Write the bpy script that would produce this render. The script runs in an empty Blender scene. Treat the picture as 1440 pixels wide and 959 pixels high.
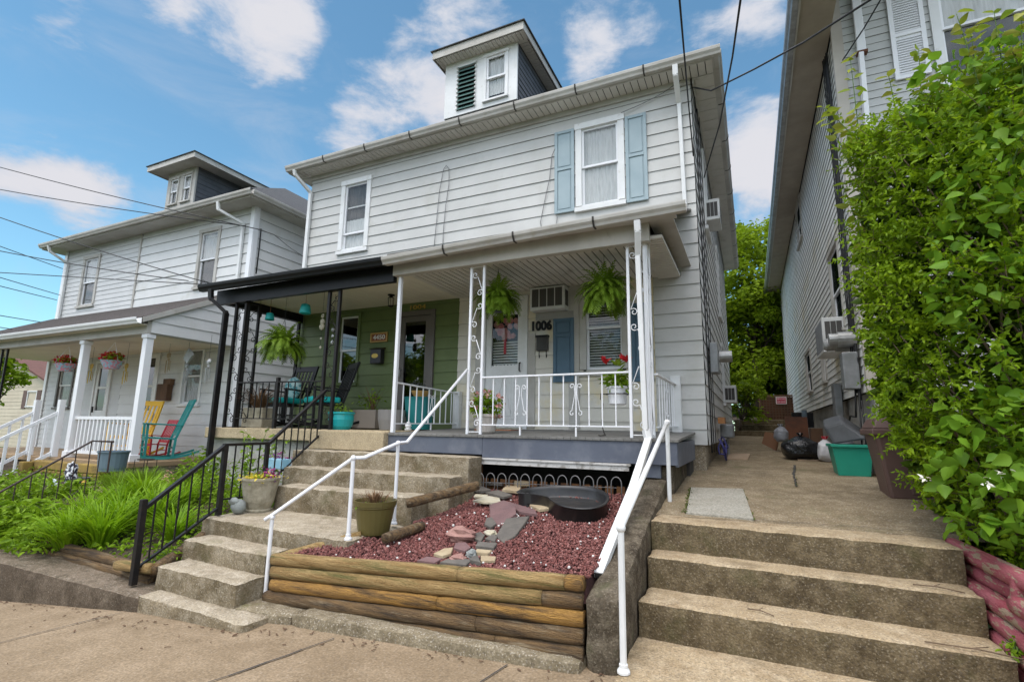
import bpy, math, random
import numpy as np
from mathutils import Vector, Matrix, noise
random.seed(7); rng=np.random.default_rng(7)
C=bpy.context.scene.collection
rad=math.radians
# ---------------------------------------------------------------- camera geometry
FPX=712.0
_y,_p,_r=rad(-25.2),rad(9.7),rad(0.9)
CF=Vector((math.sin(_y)*math.cos(_p),math.cos(_y)*math.cos(_p),math.sin(_p)))
_rt=Vector((math.cos(_y),-math.sin(_y),0)); _up=_rt.cross(CF)
CR=_rt*math.cos(_r)+_up*math.sin(_r); CU=_up*math.cos(_r)-_rt*math.sin(_r)
def _ray(x,y): return CF+CR*((x-720)/FPX)-CU*((y-479.5)/FPX)
def PY(x,y,Y): d=_ray(x,y); return d*(Y/d.y)
def PX(x,y,X): d=_ray(x,y); return d*(X/d.x)
def PZ(x,y,Z): d=_ray(x,y); return d*(Z/d.z)
# ---------------------------------------------------------------- materials
MATS={}
def M(name,c1,c2=None,scale=4.0,rough=.7,bump=0.0,bscale=30.0,metal=0.0,c3=None,s3=1.0,island=None,stretch=None,spec=.5,detail=6,lo=.35,hi=.65,lo3=.45,hi3=.7,trans=0,subs=0,bdist=.02):
    m=bpy.data.materials.new(name); m.use_nodes=True; n=m.node_tree.nodes; l=m.node_tree.links
    b=n['Principled BSDF']; b.inputs['Roughness'].default_value=rough; b.inputs['Metallic'].default_value=metal
    b.inputs['Specular IOR Level'].default_value=spec
    def rgb(c): return (*c,1)
    b.inputs['Base Color'].default_value=rgb(c1)
    geo=n.new('ShaderNodeNewGeometry'); vec=geo.outputs['Position']
    if stretch:
        mp=n.new('ShaderNodeMapping'); mp.inputs['Scale'].default_value=stretch; l.new(vec,mp.inputs['Vector']); vec=mp.outputs['Vector']
    col=None
    if c2 is not None:
        t=n.new('ShaderNodeTexNoise'); t.inputs['Scale'].default_value=scale; t.inputs['Detail'].default_value=detail; t.inputs['Roughness'].default_value=.6
        l.new(vec,t.inputs['Vector'])
        mr=n.new('ShaderNodeMapRange'); mr.inputs['From Min'].default_value=lo; mr.inputs['From Max'].default_value=hi; l.new(t.outputs['Fac'],mr.inputs['Value'])
        mx=n.new('ShaderNodeMix'); mx.data_type='RGBA'; l.new(mr.outputs['Result'],mx.inputs['Factor'])
        mx.inputs['A'].default_value=rgb(c1); mx.inputs['B'].default_value=rgb(c2); col=mx.outputs['Result']
    if c3 is not None:
        t=n.new('ShaderNodeTexNoise'); t.inputs['Scale'].default_value=s3; t.inputs['Detail'].default_value=8; t.inputs['Roughness'].default_value=.65
        l.new(vec,t.inputs['Vector'])
        mr=n.new('ShaderNodeMapRange'); mr.inputs['From Min'].default_value=lo3; mr.inputs['From Max'].default_value=hi3; l.new(t.outputs['Fac'],mr.inputs['Value'])
        mx=n.new('ShaderNodeMix'); mx.data_type='RGBA'; l.new(mr.outputs['Result'],mx.inputs['Factor'])
        if col: l.new(col,mx.inputs['A'])
        else: mx.inputs['A'].default_value=rgb(c1)
        mx.inputs['B'].default_value=rgb(c3); col=mx.outputs['Result']
    if island is not None:     # list of colours picked per mesh island
        cr=n.new('ShaderNodeValToRGB'); cr.color_ramp.interpolation='LINEAR'
        el=cr.color_ramp.elements
        while len(el)<len(island): el.new(.5)
        for i,c in enumerate(island): el[i].position=i/(len(island)-1); el[i].color=rgb(c)
        l.new(geo.outputs['Random Per Island'],cr.inputs['Fac'])
        if col:
            mx=n.new('ShaderNodeMix'); mx.data_type='RGBA'; mx.inputs['Factor'].default_value=.6; l.new(col,mx.inputs['A']); l.new(cr.outputs['Color'],mx.inputs['B']); col=mx.outputs['Result']
        else: col=cr.outputs['Color']
    if col: l.new(col,b.inputs['Base Color'])
    if bump:
        t=n.new('ShaderNodeTexNoise'); t.inputs['Scale'].default_value=bscale; t.inputs['Detail'].default_value=5; l.new(vec,t.inputs['Vector'])
        bp=n.new('ShaderNodeBump'); bp.inputs['Strength'].default_value=bump; bp.inputs['Distance'].default_value=bdist; l.new(t.outputs['Fac'],bp.inputs['Height']); l.new(bp.outputs['Normal'],b.inputs['Normal'])
    if trans:   # thin leaf: let some light through
        tr=n.new('ShaderNodeBsdfTranslucent'); mx=n.new('ShaderNodeMixShader'); mx.inputs['Fac'].default_value=trans
        if col: l.new(col,tr.inputs['Color'])
        else: tr.inputs['Color'].default_value=rgb(c1)
        l.new(b.outputs['BSDF'],mx.inputs[1]); l.new(tr.outputs['BSDF'],mx.inputs[2]); l.new(mx.outputs['Shader'],n['Material Output'].inputs['Surface'])
    MATS[name]=m; return m
def glass(name,tint=(.96,.97,.97),refl=.0):
    m=bpy.data.materials.new(name); m.use_nodes=True; n=m.node_tree.nodes; l=m.node_tree.links; n.remove(n['Principled BSDF'])
    tr=n.new('ShaderNodeBsdfTransparent'); tr.inputs['Color'].default_value=(*tint,1)
    gl=n.new('ShaderNodeBsdfGlossy'); gl.inputs['Roughness'].default_value=.02
    fr=n.new('ShaderNodeFresnel'); fr.inputs['IOR'].default_value=1.5
    ad=n.new('ShaderNodeMath'); ad.operation='MULTIPLY_ADD'; ad.inputs[1].default_value=1.0; ad.inputs[2].default_value=.0+refl; ad.use_clamp=True
    l.new(fr.outputs['Fac'],ad.inputs[0])
    geo=n.new('ShaderNodeNewGeometry'); inv=n.new('ShaderNodeMath'); inv.operation='SUBTRACT'; inv.inputs[0].default_value=1; l.new(geo.outputs['Backfacing'],inv.inputs[1])
    mu=n.new('ShaderNodeMath'); mu.operation='MULTIPLY'; l.new(ad.outputs[0],mu.inputs[0]); l.new(inv.outputs[0],mu.inputs[1])   # only the entering face reflects
    mx=n.new('ShaderNodeMixShader'); l.new(mu.outputs[0],mx.inputs['Fac']); l.new(tr.outputs[0],mx.inputs[1]); l.new(gl.outputs[0],mx.inputs[2]); l.new(mx.outputs[0],n['Material Output'].inputs['Surface'])
    return m
def concrete(name,c1,c2,c3,speck=(.12,.1,.08),speck2=(.6,.55,.47),s=3.0,sp=110,bump=.5,amt=.5,moss=None,crack=0):
    m=M(name,c1,c2,scale=s,rough=.92,c3=c3,s3=s*3.1,spec=.2); n=m.node_tree.nodes; l=m.node_tree.links; b=n['Principled BSDF']
    geo=[x for x in n if x.type=='NEW_GEOMETRY'][0]
    src=b.inputs['Base Color'].links[0].from_socket
    v=n.new('ShaderNodeTexVoronoi'); v.inputs['Scale'].default_value=sp; l.new(geo.outputs['Position'],v.inputs['Vector'])
    bw=n.new('ShaderNodeSeparateColor'); l.new(v.outputs['Color'],bw.inputs[0])
    for lo,hi,colr,ch in ((.8,.95,speck,'Red'),(.85,.97,speck2,'Green')):
        mr=n.new('ShaderNodeMapRange'); mr.inputs['From Min'].default_value=lo; mr.inputs['From Max'].default_value=hi; mr.inputs['To Max'].default_value=amt; l.new(bw.outputs[ch],mr.inputs['Value'])
        mx=n.new('ShaderNodeMix'); mx.data_type='RGBA'; l.new(mr.outputs['Result'],mx.inputs['Factor']); l.new(src,mx.inputs['A']); mx.inputs['B'].default_value=(*colr,1); src=mx.outputs['Result']
    # fine grain
    t=n.new('ShaderNodeTexNoise'); t.inputs['Scale'].default_value=60; t.inputs['Detail'].default_value=4; l.new(geo.outputs['Position'],t.inputs['Vector'])
    mr=n.new('ShaderNodeMapRange'); mr.inputs['From Min'].default_value=.3; mr.inputs['From Max'].default_value=.7; mr.inputs['To Min'].default_value=.72; mr.inputs['To Max'].default_value=1.25; l.new(t.outputs['Fac'],mr.inputs['Value'])
    mx=n.new('ShaderNodeMix'); mx.data_type='RGBA'; mx.blend_type='MULTIPLY'; mx.inputs['Factor'].default_value=1; l.new(src,mx.inputs['A'])
    cc=n.new('ShaderNodeCombineColor'); [l.new(mr.outputs['Result'],cc.inputs[i]) for i in range(3)]; l.new(cc.outputs[0],mx.inputs['B']); src=mx.outputs['Result']
    if moss:
        t=n.new('ShaderNodeTexNoise'); t.inputs['Scale'].default_value=2.3; t.inputs['Detail'].default_value=9; t.inputs['Roughness'].default_value=.7; l.new(geo.outputs['Position'],t.inputs['Vector'])
        mr=n.new('ShaderNodeMapRange'); mr.inputs['From Min'].default_value=.56; mr.inputs['From Max'].default_value=.68; mr.inputs['To Max'].default_value=.6; l.new(t.outputs['Fac'],mr.inputs['Value'])
        mx=n.new('ShaderNodeMix'); mx.data_type='RGBA'; l.new(mr.outputs['Result'],mx.inputs['Factor']); l.new(src,mx.inputs['A']); mx.inputs['B'].default_value=(*moss,1); src=mx.outputs['Result']
    l.new(src,b.inputs['Base Color'])
    t2=n.new('ShaderNodeTexNoise'); t2.inputs['Scale'].default_value=70; t2.inputs['Detail'].default_value=6; l.new(geo.outputs['Position'],t2.inputs['Vector'])
    bp=n.new('ShaderNodeBump'); bp.inputs['Strength'].default_value=bump; bp.inputs['Distance'].default_value=.01; l.new(t2.outputs['Fac'],bp.inputs['Height']); l.new(bp.outputs['Normal'],b.inputs['Normal'])
    return m
white_siding=M('white_siding',(.55,.542,.515),(.485,.478,.452),scale=1.2,rough=.55,bump=.15,bscale=14,c3=(.46,.45,.41),s3=2.2,lo3=.56,hi3=.75)
lap_shade=M('lap_shadow',(.16,.16,.15),rough=.8)  # shade under each siding lap, painted as a darker underside
lap_shade_green=M('lap_shadow_green',(.035,.05,.02),rough=.8)  # same painted lap shade for the green wall
lap_shade_light=M('lap_shadow_light',(.26,.26,.25),rough=.8)  # paler version of the painted lap shade
cream_siding=M('cream_siding',(.70,.66,.57),(.62,.58,.50),scale=2,rough=.55,c3=(.70,.60,.38),s3=1.1,lo3=.5,hi3=.62)
green_siding=M('green_siding',(.135,.18,.062),(.11,.15,.05),scale=2,rough=.55,bump=.1)
white_paint=M('white_paint',(.74,.74,.73),(.66,.66,.64),scale=3,rough=.45,c3=(.5,.47,.42),s3=9,lo3=.6,hi3=.75)
clean_white=M('clean_white_vinyl',(.78,.78,.79),rough=.35)
offwhite=M('off_white_trim',(.50,.48,.44),(.40,.375,.33),scale=2.5,rough=.6,c3=(.36,.31,.24),s3=5,lo3=.6,hi3=.78)
beige_beam=M('beige_beam_paint',(.50,.47,.41),(.38,.35,.30),scale=2,rough=.7,stretch=(1,1,.5),c3=(.28,.25,.2),s3=4,lo3=.6,hi3=.8)
grey_soffit=M('vent_soffit',(.64,.61,.55),(.54,.51,.45),scale=2,rough=.6,c3=(.3,.26,.2),s3=3,lo3=.6,hi3=.8)
cream_ceiling=M('cream_ceiling',(.74,.69,.57),(.66,.61,.5),scale=2,rough=.6)
dark_gap=M('dark_gap',(.05,.045,.04),rough=.9)
black_paint=M('black_paint',(.008,.008,.009),(.012,.012,.012),scale=6,rough=.42,spec=.22)
black_iron=M('black_iron',(.009,.009,.010),(.02,.016,.014),scale=12,rough=.45,spec=.25)
rust_iron=M('rusty_iron',(.06,.035,.03),(.03,.02,.02),scale=14,rough=.75)
shingle=M('asphalt_shingle',(.055,.056,.056),(.035,.035,.038),scale=8,rough=.95,bump=.6,bscale=60,c3=(.085,.082,.08),s3=20)
brown_shingle=M('brown_shingle',(.055,.043,.037),(.03,.024,.021),scale=9,rough=.95,bump=.6,bscale=60,c3=(.085,.07,.062),s3=20)
dormer_grey=M('grey_dormer_siding',(.10,.105,.115),(.075,.08,.088),scale=4,rough=.8)
blue_shutter_light=M('pale_blue_shutter',(.33,.41,.435),(.28,.36,.39),scale=3,rough=.6)
blue_shutter=M('slate_blue_shutter',(.085,.15,.21),(.07,.13,.18),scale=3,rough=.6)
grey_fascia=M('grey_porch_fascia',(.11,.125,.16),(.09,.10,.13),scale=1.5,rough=.5,c3=(.16,.17,.2),s3=4)
grey_deck=M('grey_deck_boards',(.19,.185,.17),(.13,.125,.115),scale=4,rough=.8)
tan_concrete=concrete('tan_painted_concrete',(.46,.37,.24),(.40,.32,.20),(.34,.27,.17),s=2.0,amt=.15,bump=.25)
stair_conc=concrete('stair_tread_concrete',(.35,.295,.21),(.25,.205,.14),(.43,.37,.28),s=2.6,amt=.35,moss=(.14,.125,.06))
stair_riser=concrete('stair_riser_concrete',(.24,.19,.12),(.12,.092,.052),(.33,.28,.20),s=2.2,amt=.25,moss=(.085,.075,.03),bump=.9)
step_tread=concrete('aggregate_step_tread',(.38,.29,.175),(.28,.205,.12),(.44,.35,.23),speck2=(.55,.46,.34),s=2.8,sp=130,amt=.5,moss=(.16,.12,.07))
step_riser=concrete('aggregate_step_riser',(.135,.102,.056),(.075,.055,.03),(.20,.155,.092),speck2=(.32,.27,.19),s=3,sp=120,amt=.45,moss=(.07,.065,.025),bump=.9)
walk_conc=concrete('walk_concrete',(.235,.18,.11),(.165,.125,.075),(.30,.24,.155),s=1.7,sp=120,amt=.3,moss=(.13,.12,.06))
sidewalk_conc=concrete('sidewalk_concrete',(.25,.185,.115),(.20,.145,.088),(.30,.225,.145),s=.8,sp=110,amt=.10,bump=.3)
cheek_conc=concrete('cheek_wall_concrete',(.095,.075,.05),(.05,.038,.025),(.17,.14,.1),speck2=(.28,.24,.18),s=3,amt=.35,moss=(.06,.065,.025),bump=.8)
curb_conc=concrete('curb_wall_concrete',(.115,.088,.062),(.075,.056,.038),(.16,.125,.09),s=2.5,amt=.1,bump=.5)
pale_slab=concrete('pale_patch_slab',(.32,.30,.25),(.28,.26,.21),(.35,.33,.28),s=3,amt=.2,bump=.2)
grey_found=M('parged_foundation',(.40,.39,.36),(.31,.30,.27),scale=2,rough=.9,bump=.4,c3=(.24,.22,.19),s3=4)
asphalt=M('asphalt',(.055,.055,.055),(.04,.04,.04),scale=20,rough=.95,bump=.5,bscale=120)
soil=M('soil',(.075,.05,.032),(.04,.028,.018),scale=6,rough=1,bump=.8,bscale=30)
grassm=M('lawn',(.06,.10,.02),(.04,.07,.015),scale=3,rough=1)
log_wood=M('landscape_log_wood',(.42,.225,.05),(.17,.09,.028),scale=2.6,rough=.85,bump=.9,bscale=16,stretch=(1.1,13,13),c3=(.04,.026,.014),s3=1.3,lo3=.49,hi3=.66)
log_light=M('weathered_log_wood',(.44,.30,.125),(.25,.145,.045),scale=2.4,rough=.85,bump=1.0,bscale=16,stretch=(1.1,13,13),c3=(.13,.115,.03),s3=1.4,lo3=.49,hi3=.66)
log_dark=M('dark_log_wood',(.20,.12,.05),(.05,.032,.018),scale=2.6,rough=.9,bump=.9,bscale=16,stretch=(1.1,13,13),c3=(.27,.21,.13),s3=2.5,lo3=.53,hi3=.7)
red_log=M('red_painted_log',(.25,.045,.06),(.34,.10,.115),scale=3,rough=.75,bump=.5,bscale=20,stretch=(6,1.5,6),c3=(.30,.22,.15),s3=4.5,lo3=.54,hi3=.56)
gravelm=M('red_lava_gravel',(.1,.03,.03),rough=.9,island=[(.07,.022,.019),(.18,.056,.046),(.25,.09,.074),(.14,.042,.036),(.33,.15,.13),(.10,.031,.027),(.22,.08,.066)],bump=.5,bscale=150)
gravel_bed=M('red_gravel_bed',(.06,.022,.02),(.03,.012,.01),scale=60,rough=1)
white_peb=M('white_pebbles',(.6,.58,.54),rough=.7)
clean_glass=glass('window_glass')
dark_glass=glass('storm_glass',(.35,.38,.38),.08)
curtain=M('white_curtain',(.58,.58,.57),(.46,.46,.45),scale=9,rough=.9,stretch=(5,1,.4))
lace=M('grey_lace_curtain',(.36,.36,.35),(.24,.24,.23),scale=12,rough=.9,stretch=(4,1,1))
screenm=M('window_screen',(.10,.098,.095),(.075,.075,.072),scale=4,rough=.9)
blindm=M('mini_blind',(.60,.60,.58),rough=.6)
roomdark=M('dark_room',(.012,.012,.013),rough=1)
teal=M('teal_paint',(.01,.36,.34),rough=.5); tealchair=M('teal_chair_paint',(.02,.27,.25),(.015,.22,.21),rough=.5)
yellow=M('yellow_paint',(.85,.50,.02),(.80,.45,.015),rough=.5); redp=M('red_paint',(.5,.02,.04),rough=.5)
cushion=M('teal_cushion',(.005,.42,.40),(.004,.36,.35),scale=10,rough=.85)
pillowm=M('patterned_pillow',(.42,.55,.53),(.08,.25,.27),scale=14,rough=.9,lo=.5,hi=.56)
stonepot=M('cast_stone_pot',(.40,.36,.27),(.29,.26,.19),scale=5,rough=.9,bump=.4,c3=(.20,.17,.11),s3=8)
olivepot=M('olive_plastic_pot',(.125,.10,.028),(.105,.085,.024),rough=.45)
blackplastic=M('black_plastic',(.012,.012,.014),(.03,.028,.025),scale=3,rough=.38,c3=(.05,.04,.03),s3=5,lo3=.58,hi3=.75)
bagm=M('black_garbage_bag',(.008,.008,.009),rough=.22,bump=.8,bscale=25); whitebag=M('white_garbage_bag',(.6,.6,.62),rough=.35,bump=.7,bscale=20); greybag=M('grey_bag',(.25,.26,.29),rough=.3,bump=.7,bscale=18)
greentub=M('green_plastic_tub',(.015,.27,.18),(.012,.24,.16),rough=.45); brownbin=M('brown_plastic_bin',(.13,.075,.062),(.11,.065,.054),scale=5,rough=.55,bump=.1,bscale=200)
darkgrey=M('dark_grey_plastic',(.075,.08,.085),(.05,.052,.055),scale=5,rough=.6)
acwhite=M('air_conditioner_white',(.70,.70,.68),(.60,.60,.58),scale=4,rough=.4); acgrille=M('air_conditioner_grille',(.07,.065,.06),rough=.7); acgrille2=M('grey_grille',(.22,.23,.24),rough=.6)
metal_box=M('grey_metal_box',(.28,.29,.30),(.2,.21,.21),scale=8,rough=.5,metal=.3); galv=M('galvanised_metal',(.42,.43,.43),(.30,.30,.29),scale=9,rough=.45,metal=.6)
taupe=M('taupe_door_paint',(.13,.115,.105),rough=.5); brass=M('gold_metal',(.55,.38,.10),rough=.35,metal=.7)
signred=M('red_sign',(.45,.02,.06),rough=.5); signwhite=M('sign_white',(.75,.72,.70),rough=.5); woodframe=M('orange_wood_frame',(.50,.30,.10),rough=.6); signrust=M('rust_tile',(.22,.06,.03),(.3,.1,.05),scale=30,rough=.6)
slate=M('slate_flagstone',(.13,.115,.095),(.085,.075,.065),scale=5,rough=.85,bump=.5,bscale=25); purple_stone=M('purple_flagstone',(.17,.095,.09),(.12,.07,.068),scale=5,rough=.85,bump=.5,bscale=25)
tan_stone=M('tan_flagstone',(.40,.32,.20),(.30,.22,.13),scale=5,rough=.85,bump=.5,bscale=25); pink_stone=M('pink_rock',(.34,.19,.155),(.24,.12,.10),scale=7,rough=.85,bump=.5); pale_stone=M('pale_stone',(.48,.45,.36),(.38,.33,.22),scale=6,rough=.85,bump=.4); grey_stone=M('grey_stone',(.26,.28,.26),(.2,.21,.2),scale=8,rough=.8,bump=.3)
LV=lambda name,isl,tr=.3,rough=.5,cl=2.2: M(name,tuple(v*.7 for v in isl[1]),tuple(v*1.3 for v in isl[min(2,len(isl)-1)]),scale=cl,detail=3,lo=.38,hi=.6,rough=rough,island=isl,trans=tr,spec=.22)
fern_leaf=LV('fern_frond',[(.08,.16,.008),(.15,.25,.015),(.22,.33,.03),(.10,.19,.01)])
bush_leaf=LV('bright_green_leaf',[(.10,.20,.006),(.19,.31,.008),(.28,.41,.014),(.06,.13,.006),(.23,.36,.01)],.42,.5)
bush_leaf2=LV('broad_vine_leaf',[(.13,.27,.018),(.21,.37,.028),(.10,.21,.014),(.26,.42,.035)],.42,.45)
young_leaf=LV('young_yellow_green_leaf',[(.30,.38,.03),(.22,.34,.03),(.33,.30,.05)],.4,.45)
tree_leaf=LV('tree_leaf',[(.12,.19,.007),(.19,.28,.009),(.27,.37,.014),(.08,.13,.005),(.22,.32,.011)],.42,.6)
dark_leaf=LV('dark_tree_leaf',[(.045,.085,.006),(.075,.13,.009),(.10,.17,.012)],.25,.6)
grass_leaf=LV('daylily_blade',[(.19,.34,.008),(.26,.43,.012),(.14,.27,.008),(.33,.5,.02)],.4,.5)
fine_leaf=LV('fine_grass_blade',[(.18,.30,.015),(.24,.37,.03),(.13,.24,.012)],.35,.5)
herb_leaf=LV('garden_foliage',[(.11,.21,.008),(.18,.31,.012),(.25,.38,.02),(.07,.14,.006)],.35,.5)
dry_leaf=LV('dry_brown_leaf',[(.16,.09,.045),(.24,.14,.07),(.09,.05,.03)],.1,.8)
red_flower=LV('red_petal',[(.45,.012,.015),(.6,.03,.03),(.33,.01,.02)],.2); pink_flower=LV('pink_petal',[(.65,.28,.26),(.55,.15,.16),(.75,.5,.42)],.2)
yellow_flower=LV('yellow_petal',[(.72,.55,.03),(.55,.5,.05),(.8,.62,.1)],.2); purple_flower=LV('purple_petal',[(.12,.05,.22),(.2,.1,.3),(.35,.03,.1)],.2); white_flower=LV('cream_petal',[(.8,.78,.62),(.85,.82,.75)],.2)
bark=M('bark',(.11,.08,.055),(.06,.045,.032),scale=6,rough=.95,bump=.7,bscale=25,stretch=(4,4,1)); twig=M('thin_twig',(.16,.11,.07),rough=.9); stemg=M('green_stem',(.10,.17,.03),rough=.7)
cablem=M('black_cable',(.012,.012,.013),rough=.6); greycable=M('grey_cable',(.18,.18,.18),rough=.6); bluehose=M('blue_hose',(.035,.035,.16),rough=.5); wood_brown=M('brown_wood',(.16,.085,.045),(.09,.05,.03),scale=5,rough=.85,stretch=(1,1,.3)); rustsheet=M('rusty_sheet_metal',(.15,.055,.025),(.08,.035,.02),scale=4,rough=.85,bump=.3)
yellow_moss=M('mossy_yellow_platform',(.33,.22,.05),(.20,.13,.035),scale=2.4,rough=.9,c3=(.14,.10,.04),s3=4,bump=.4); stepstone=M('tan_garden_stone',(.42,.31,.21),(.33,.23,.15),scale=4,rough=.9,bump=.4)
bluegrey=M('blue_grey_tub',(.13,.18,.22),rough=.5); tan_siding=M('tan_siding',(.56,.49,.37),(.50,.43,.32),scale=2,rough=.7); brownroof=M('brown_red_roof',(.14,.065,.05),(.10,.045,.036),scale=6,rough=.95); brownsh=M('brown_shutter',(.11,.06,.045),rough=.6)
greenshade=M('dark_green_louvre',(.07,.15,.13),(.055,.12,.11),rough=.5); tealpot=M('teal_pot',(.01,.32,.33),rough=.35); terracotta=M('terracotta',(.38,.16,.08),rough=.8); peachpot=M('mustard_pot',(.55,.33,.10),rough=.5); liner=M('patterned_planter',(.25,.5,.6),(.6,.2,.25),scale=22,rough=.6,lo=.45,hi=.55)
# ---------------------------------------------------------------- mesh builder
Z=Vector((0,0,1)); XA=Vector((1,0,0)); YA=Vector((0,1,0))
def wloc(o):
    v=Vector((0,0,0))
    while o: v+=o.location; o=o.parent
    return v
class MB:
    def __init__(s): s.v=[]; s.f=[]; s.m=[]; s.cur=0
    def add(s,vs,fs,m=None):
        b=len(s.v); s.v+=[tuple(v) for v in vs]; m=s.cur if m is None else m
        for f in fs: s.f.append(tuple(b+i for i in f)); s.m.append(m)
    def box(s,x0,x1,y0,y1,z0,z1,m=None): s.hexa([Vector((x,y,z)) for z in (z0,z1) for y in (y0,y1) for x in (x0,x1)],m)
    def hexa(s,p,m=None): s.add(p,[(0,2,3,1),(4,5,7,6),(0,1,5,4),(2,6,7,3),(0,4,6,2),(1,3,7,5)],m)
    def quad(s,a,b,c,d,m=None): s.add([a,b,c,d],[(0,1,2,3)],m)
    def poly(s,pts,m=None): s.add(pts,[tuple(range(len(pts)))],m)
    def beam(s,p,q,w,h,m=None,up=Z):
        p=Vector(p);q=Vector(q); d=(q-p).normalized(); a=d.cross(up)
        if a.length<1e-4: a=d.cross(YA)
        a.normalize(); b=a.cross(d)
        a=a*w/2;b=b*h/2
        s.hexa([p-a-b,p+a-b,q-a-b,q+a-b,p-a+b,p+a+b,q-a+b,q+a+b],m)
    def tube(s,pts,r,n=7,m=None,cap=True):
        pts=[Vector(p) for p in pts]; N=len(pts); rs=r if isinstance(r,(list,tuple)) else [r]*N
        ring=[]; ref=None
        for i,p in enumerate(pts):
            t=(pts[min(i+1,N-1)]-pts[max(i-1,0)]).normalized()
            if ref is None:
                ref=t.cross(Z) if abs(t.z)<.9 else t.cross(XA)
            ref=(ref-t*ref.dot(t)).normalized(); b=t.cross(ref)
            ring+=[p+(ref*math.cos(2*math.pi*k/n)+b*math.sin(2*math.pi*k/n))*rs[i] for k in range(n)]
        fs=[(i*n+k,i*n+(k+1)%n,(i+1)*n+(k+1)%n,(i+1)*n+k) for i in range(N-1) for k in range(n)]
        if cap: fs+=[tuple(range(n-1,-1,-1)),tuple((N-1)*n+k for k in range(n))]
        s.add(ring,fs,m)
    def lathe(s,prof,c=(0,0,0),n=20,m=None,cap=True,sx=1,sy=1):
        c=Vector(c); vs=[c+Vector((r*sx*math.cos(2*math.pi*k/n),r*sy*math.sin(2*math.pi*k/n),z)) for r,z in prof for k in range(n)]
        N=len(prof); fs=[(i*n+k,i*n+(k+1)%n,(i+1)*n+(k+1)%n,(i+1)*n+k) for i in range(N-1) for k in range(n)]
        if cap: fs+=[tuple(range(n-1,-1,-1)),tuple((N-1)*n+k for k in range(n))]
        s.add(vs,fs,m)
    def prism(s,pts,d,m=None):
        pts=[Vector(p) for p in pts]; n=len(pts); d=Vector(d)
        s.add(pts+[p+d for p in pts],[tuple(range(n-1,-1,-1)),tuple(range(n,2*n))]+[(k,(k+1)%n,n+(k+1)%n,n+k) for k in range(n)],m)
    def blob(s,c,rx,ry,rz,seed=0,amp=.25,nu=10,nv=7,m=None,fs_=2.0):
        c=Vector(c); vs=[]
        for j in range(nv+1):
            th=math.pi*j/nv
            for i in range(nu):
                ph=2*math.pi*i/nu; d=Vector((math.sin(th)*math.cos(ph),math.sin(th)*math.sin(ph),math.cos(th)))
                k=1+amp*noise.noise(d*fs_+Vector((seed*3.1,seed,0)))*1.6
                vs.append(c+Vector((d.x*rx*k,d.y*ry*k,d.z*rz*k)))
        s.add(vs,[(j*nu+i,(j+1)*nu+i,(j+1)*nu+(i+1)%nu,j*nu+(i+1)%nu) for j in range(nv) for i in range(nu)],m)
    def build(s,name,mat,parent=None,smooth=False,bevel=0,auto=False,hide=None):
        me=bpy.data.meshes.new(name); off=wloc(parent) if parent else Vector((0,0,0))
        me.from_pydata([(v[0]-off.x,v[1]-off.y,v[2]-off.z) for v in s.v],[],s.f)
        for mm in (mat if isinstance(mat,(list,tuple)) else [mat]): me.materials.append(mm)
        if any(s.m): me.polygons.foreach_set('material_index',s.m)
        if smooth: me.polygons.foreach_set('use_smooth',[True]*len(me.polygons))
        me.update(); o=bpy.data.objects.new(name,me); C.objects.link(o)
        if parent: o.parent=parent
        if bevel:
            b=o.modifiers.new('bevel','BEVEL'); b.width=bevel; b.segments=2; b.limit_method='ANGLE'; b.angle_limit=rad(40)
        return o
def tag(o,label,cat,group=None,kind=None):
    if label: o['label']=label
    if cat: o['category']=cat
    if group: o['group']=group
    if kind: o['kind']=kind
    return o
def thing(name,label,cat,loc=(0,0,0),group=None):
    o=bpy.data.objects.new(name,None); C.objects.link(o); o.location=loc; o.empty_display_size=.1
    return tag(o,label,cat,group)
def struct(o): o['kind']='structure'; return o
def copy_tree(o,parent=None):
    c=o.copy(); C.objects.link(c); c.parent=parent
    for ch in list(o.children): copy_tree(ch,c)
    return c
# local frames on walls: u along, z up, d outwards
class FR:
    def __init__(s,o,u,n): s.o=Vector(o); s.u=Vector(u); s.n=Vector(n)
    def p(s,u,z,d=0): return s.o+s.u*u+Z*z+s.n*d
    def box(s,mb,u0,u1,z0,z1,d0,d1,m=None): mb.hexa([s.p(u,z,d) for z in (z0,z1) for d in (d1,d0) for u in (u0,u1)],m)
YF=7.4; XL,XR=-8.3,-.55
FS=FR((0,YF,0),(1,0,0),(0,-1,0))          # street wall, u = world x
def siding(mb,fr,u0,u1,z0,z1,exp,lap=.018,holes=(),start=None,m=0,md=1):
    z=start if start is not None else z0
    while z<z1-1e-4:
        a,b=max(z,z0),min(z+exp,z1)
        jit=random.uniform(-.002,.002)
        off=lambda q:lap+jit-(lap-.003)*(q-z)/exp
        zs=sorted({a,b,*[h[2] for h in holes if a<h[2]<b],*[h[3] for h in holes if a<h[3]<b]})
        for i in range(len(zs)-1):
            p,q=zs[i],zs[i+1]; mid=(p+q)/2
            ints=[(u0,u1)]
            for h in holes:
                if h[2]<mid<h[3]:
                    new=[]
                    for s0,s1 in ints:
                        if h[1]<=s0 or h[0]>=s1: new.append((s0,s1))
                        else:
                            if h[0]>s0: new.append((s0,h[0]))
                            if h[1]<s1: new.append((h[1],s1))
                    ints=new
            for s0,s1 in ints:
                mb.quad(fr.p(s0,p,off(p)),fr.p(s1,p,off(p)),fr.p(s1,q,off(q)),fr.p(s0,q,off(q)),m)
                if i==0: mb.quad(fr.p(s0,p,-.012),fr.p(s1,p,-.012),fr.p(s1,p,off(p)),fr.p(s0,p,off(p)),md)  # underside strip carries the painted lap shade
        z+=exp
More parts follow.
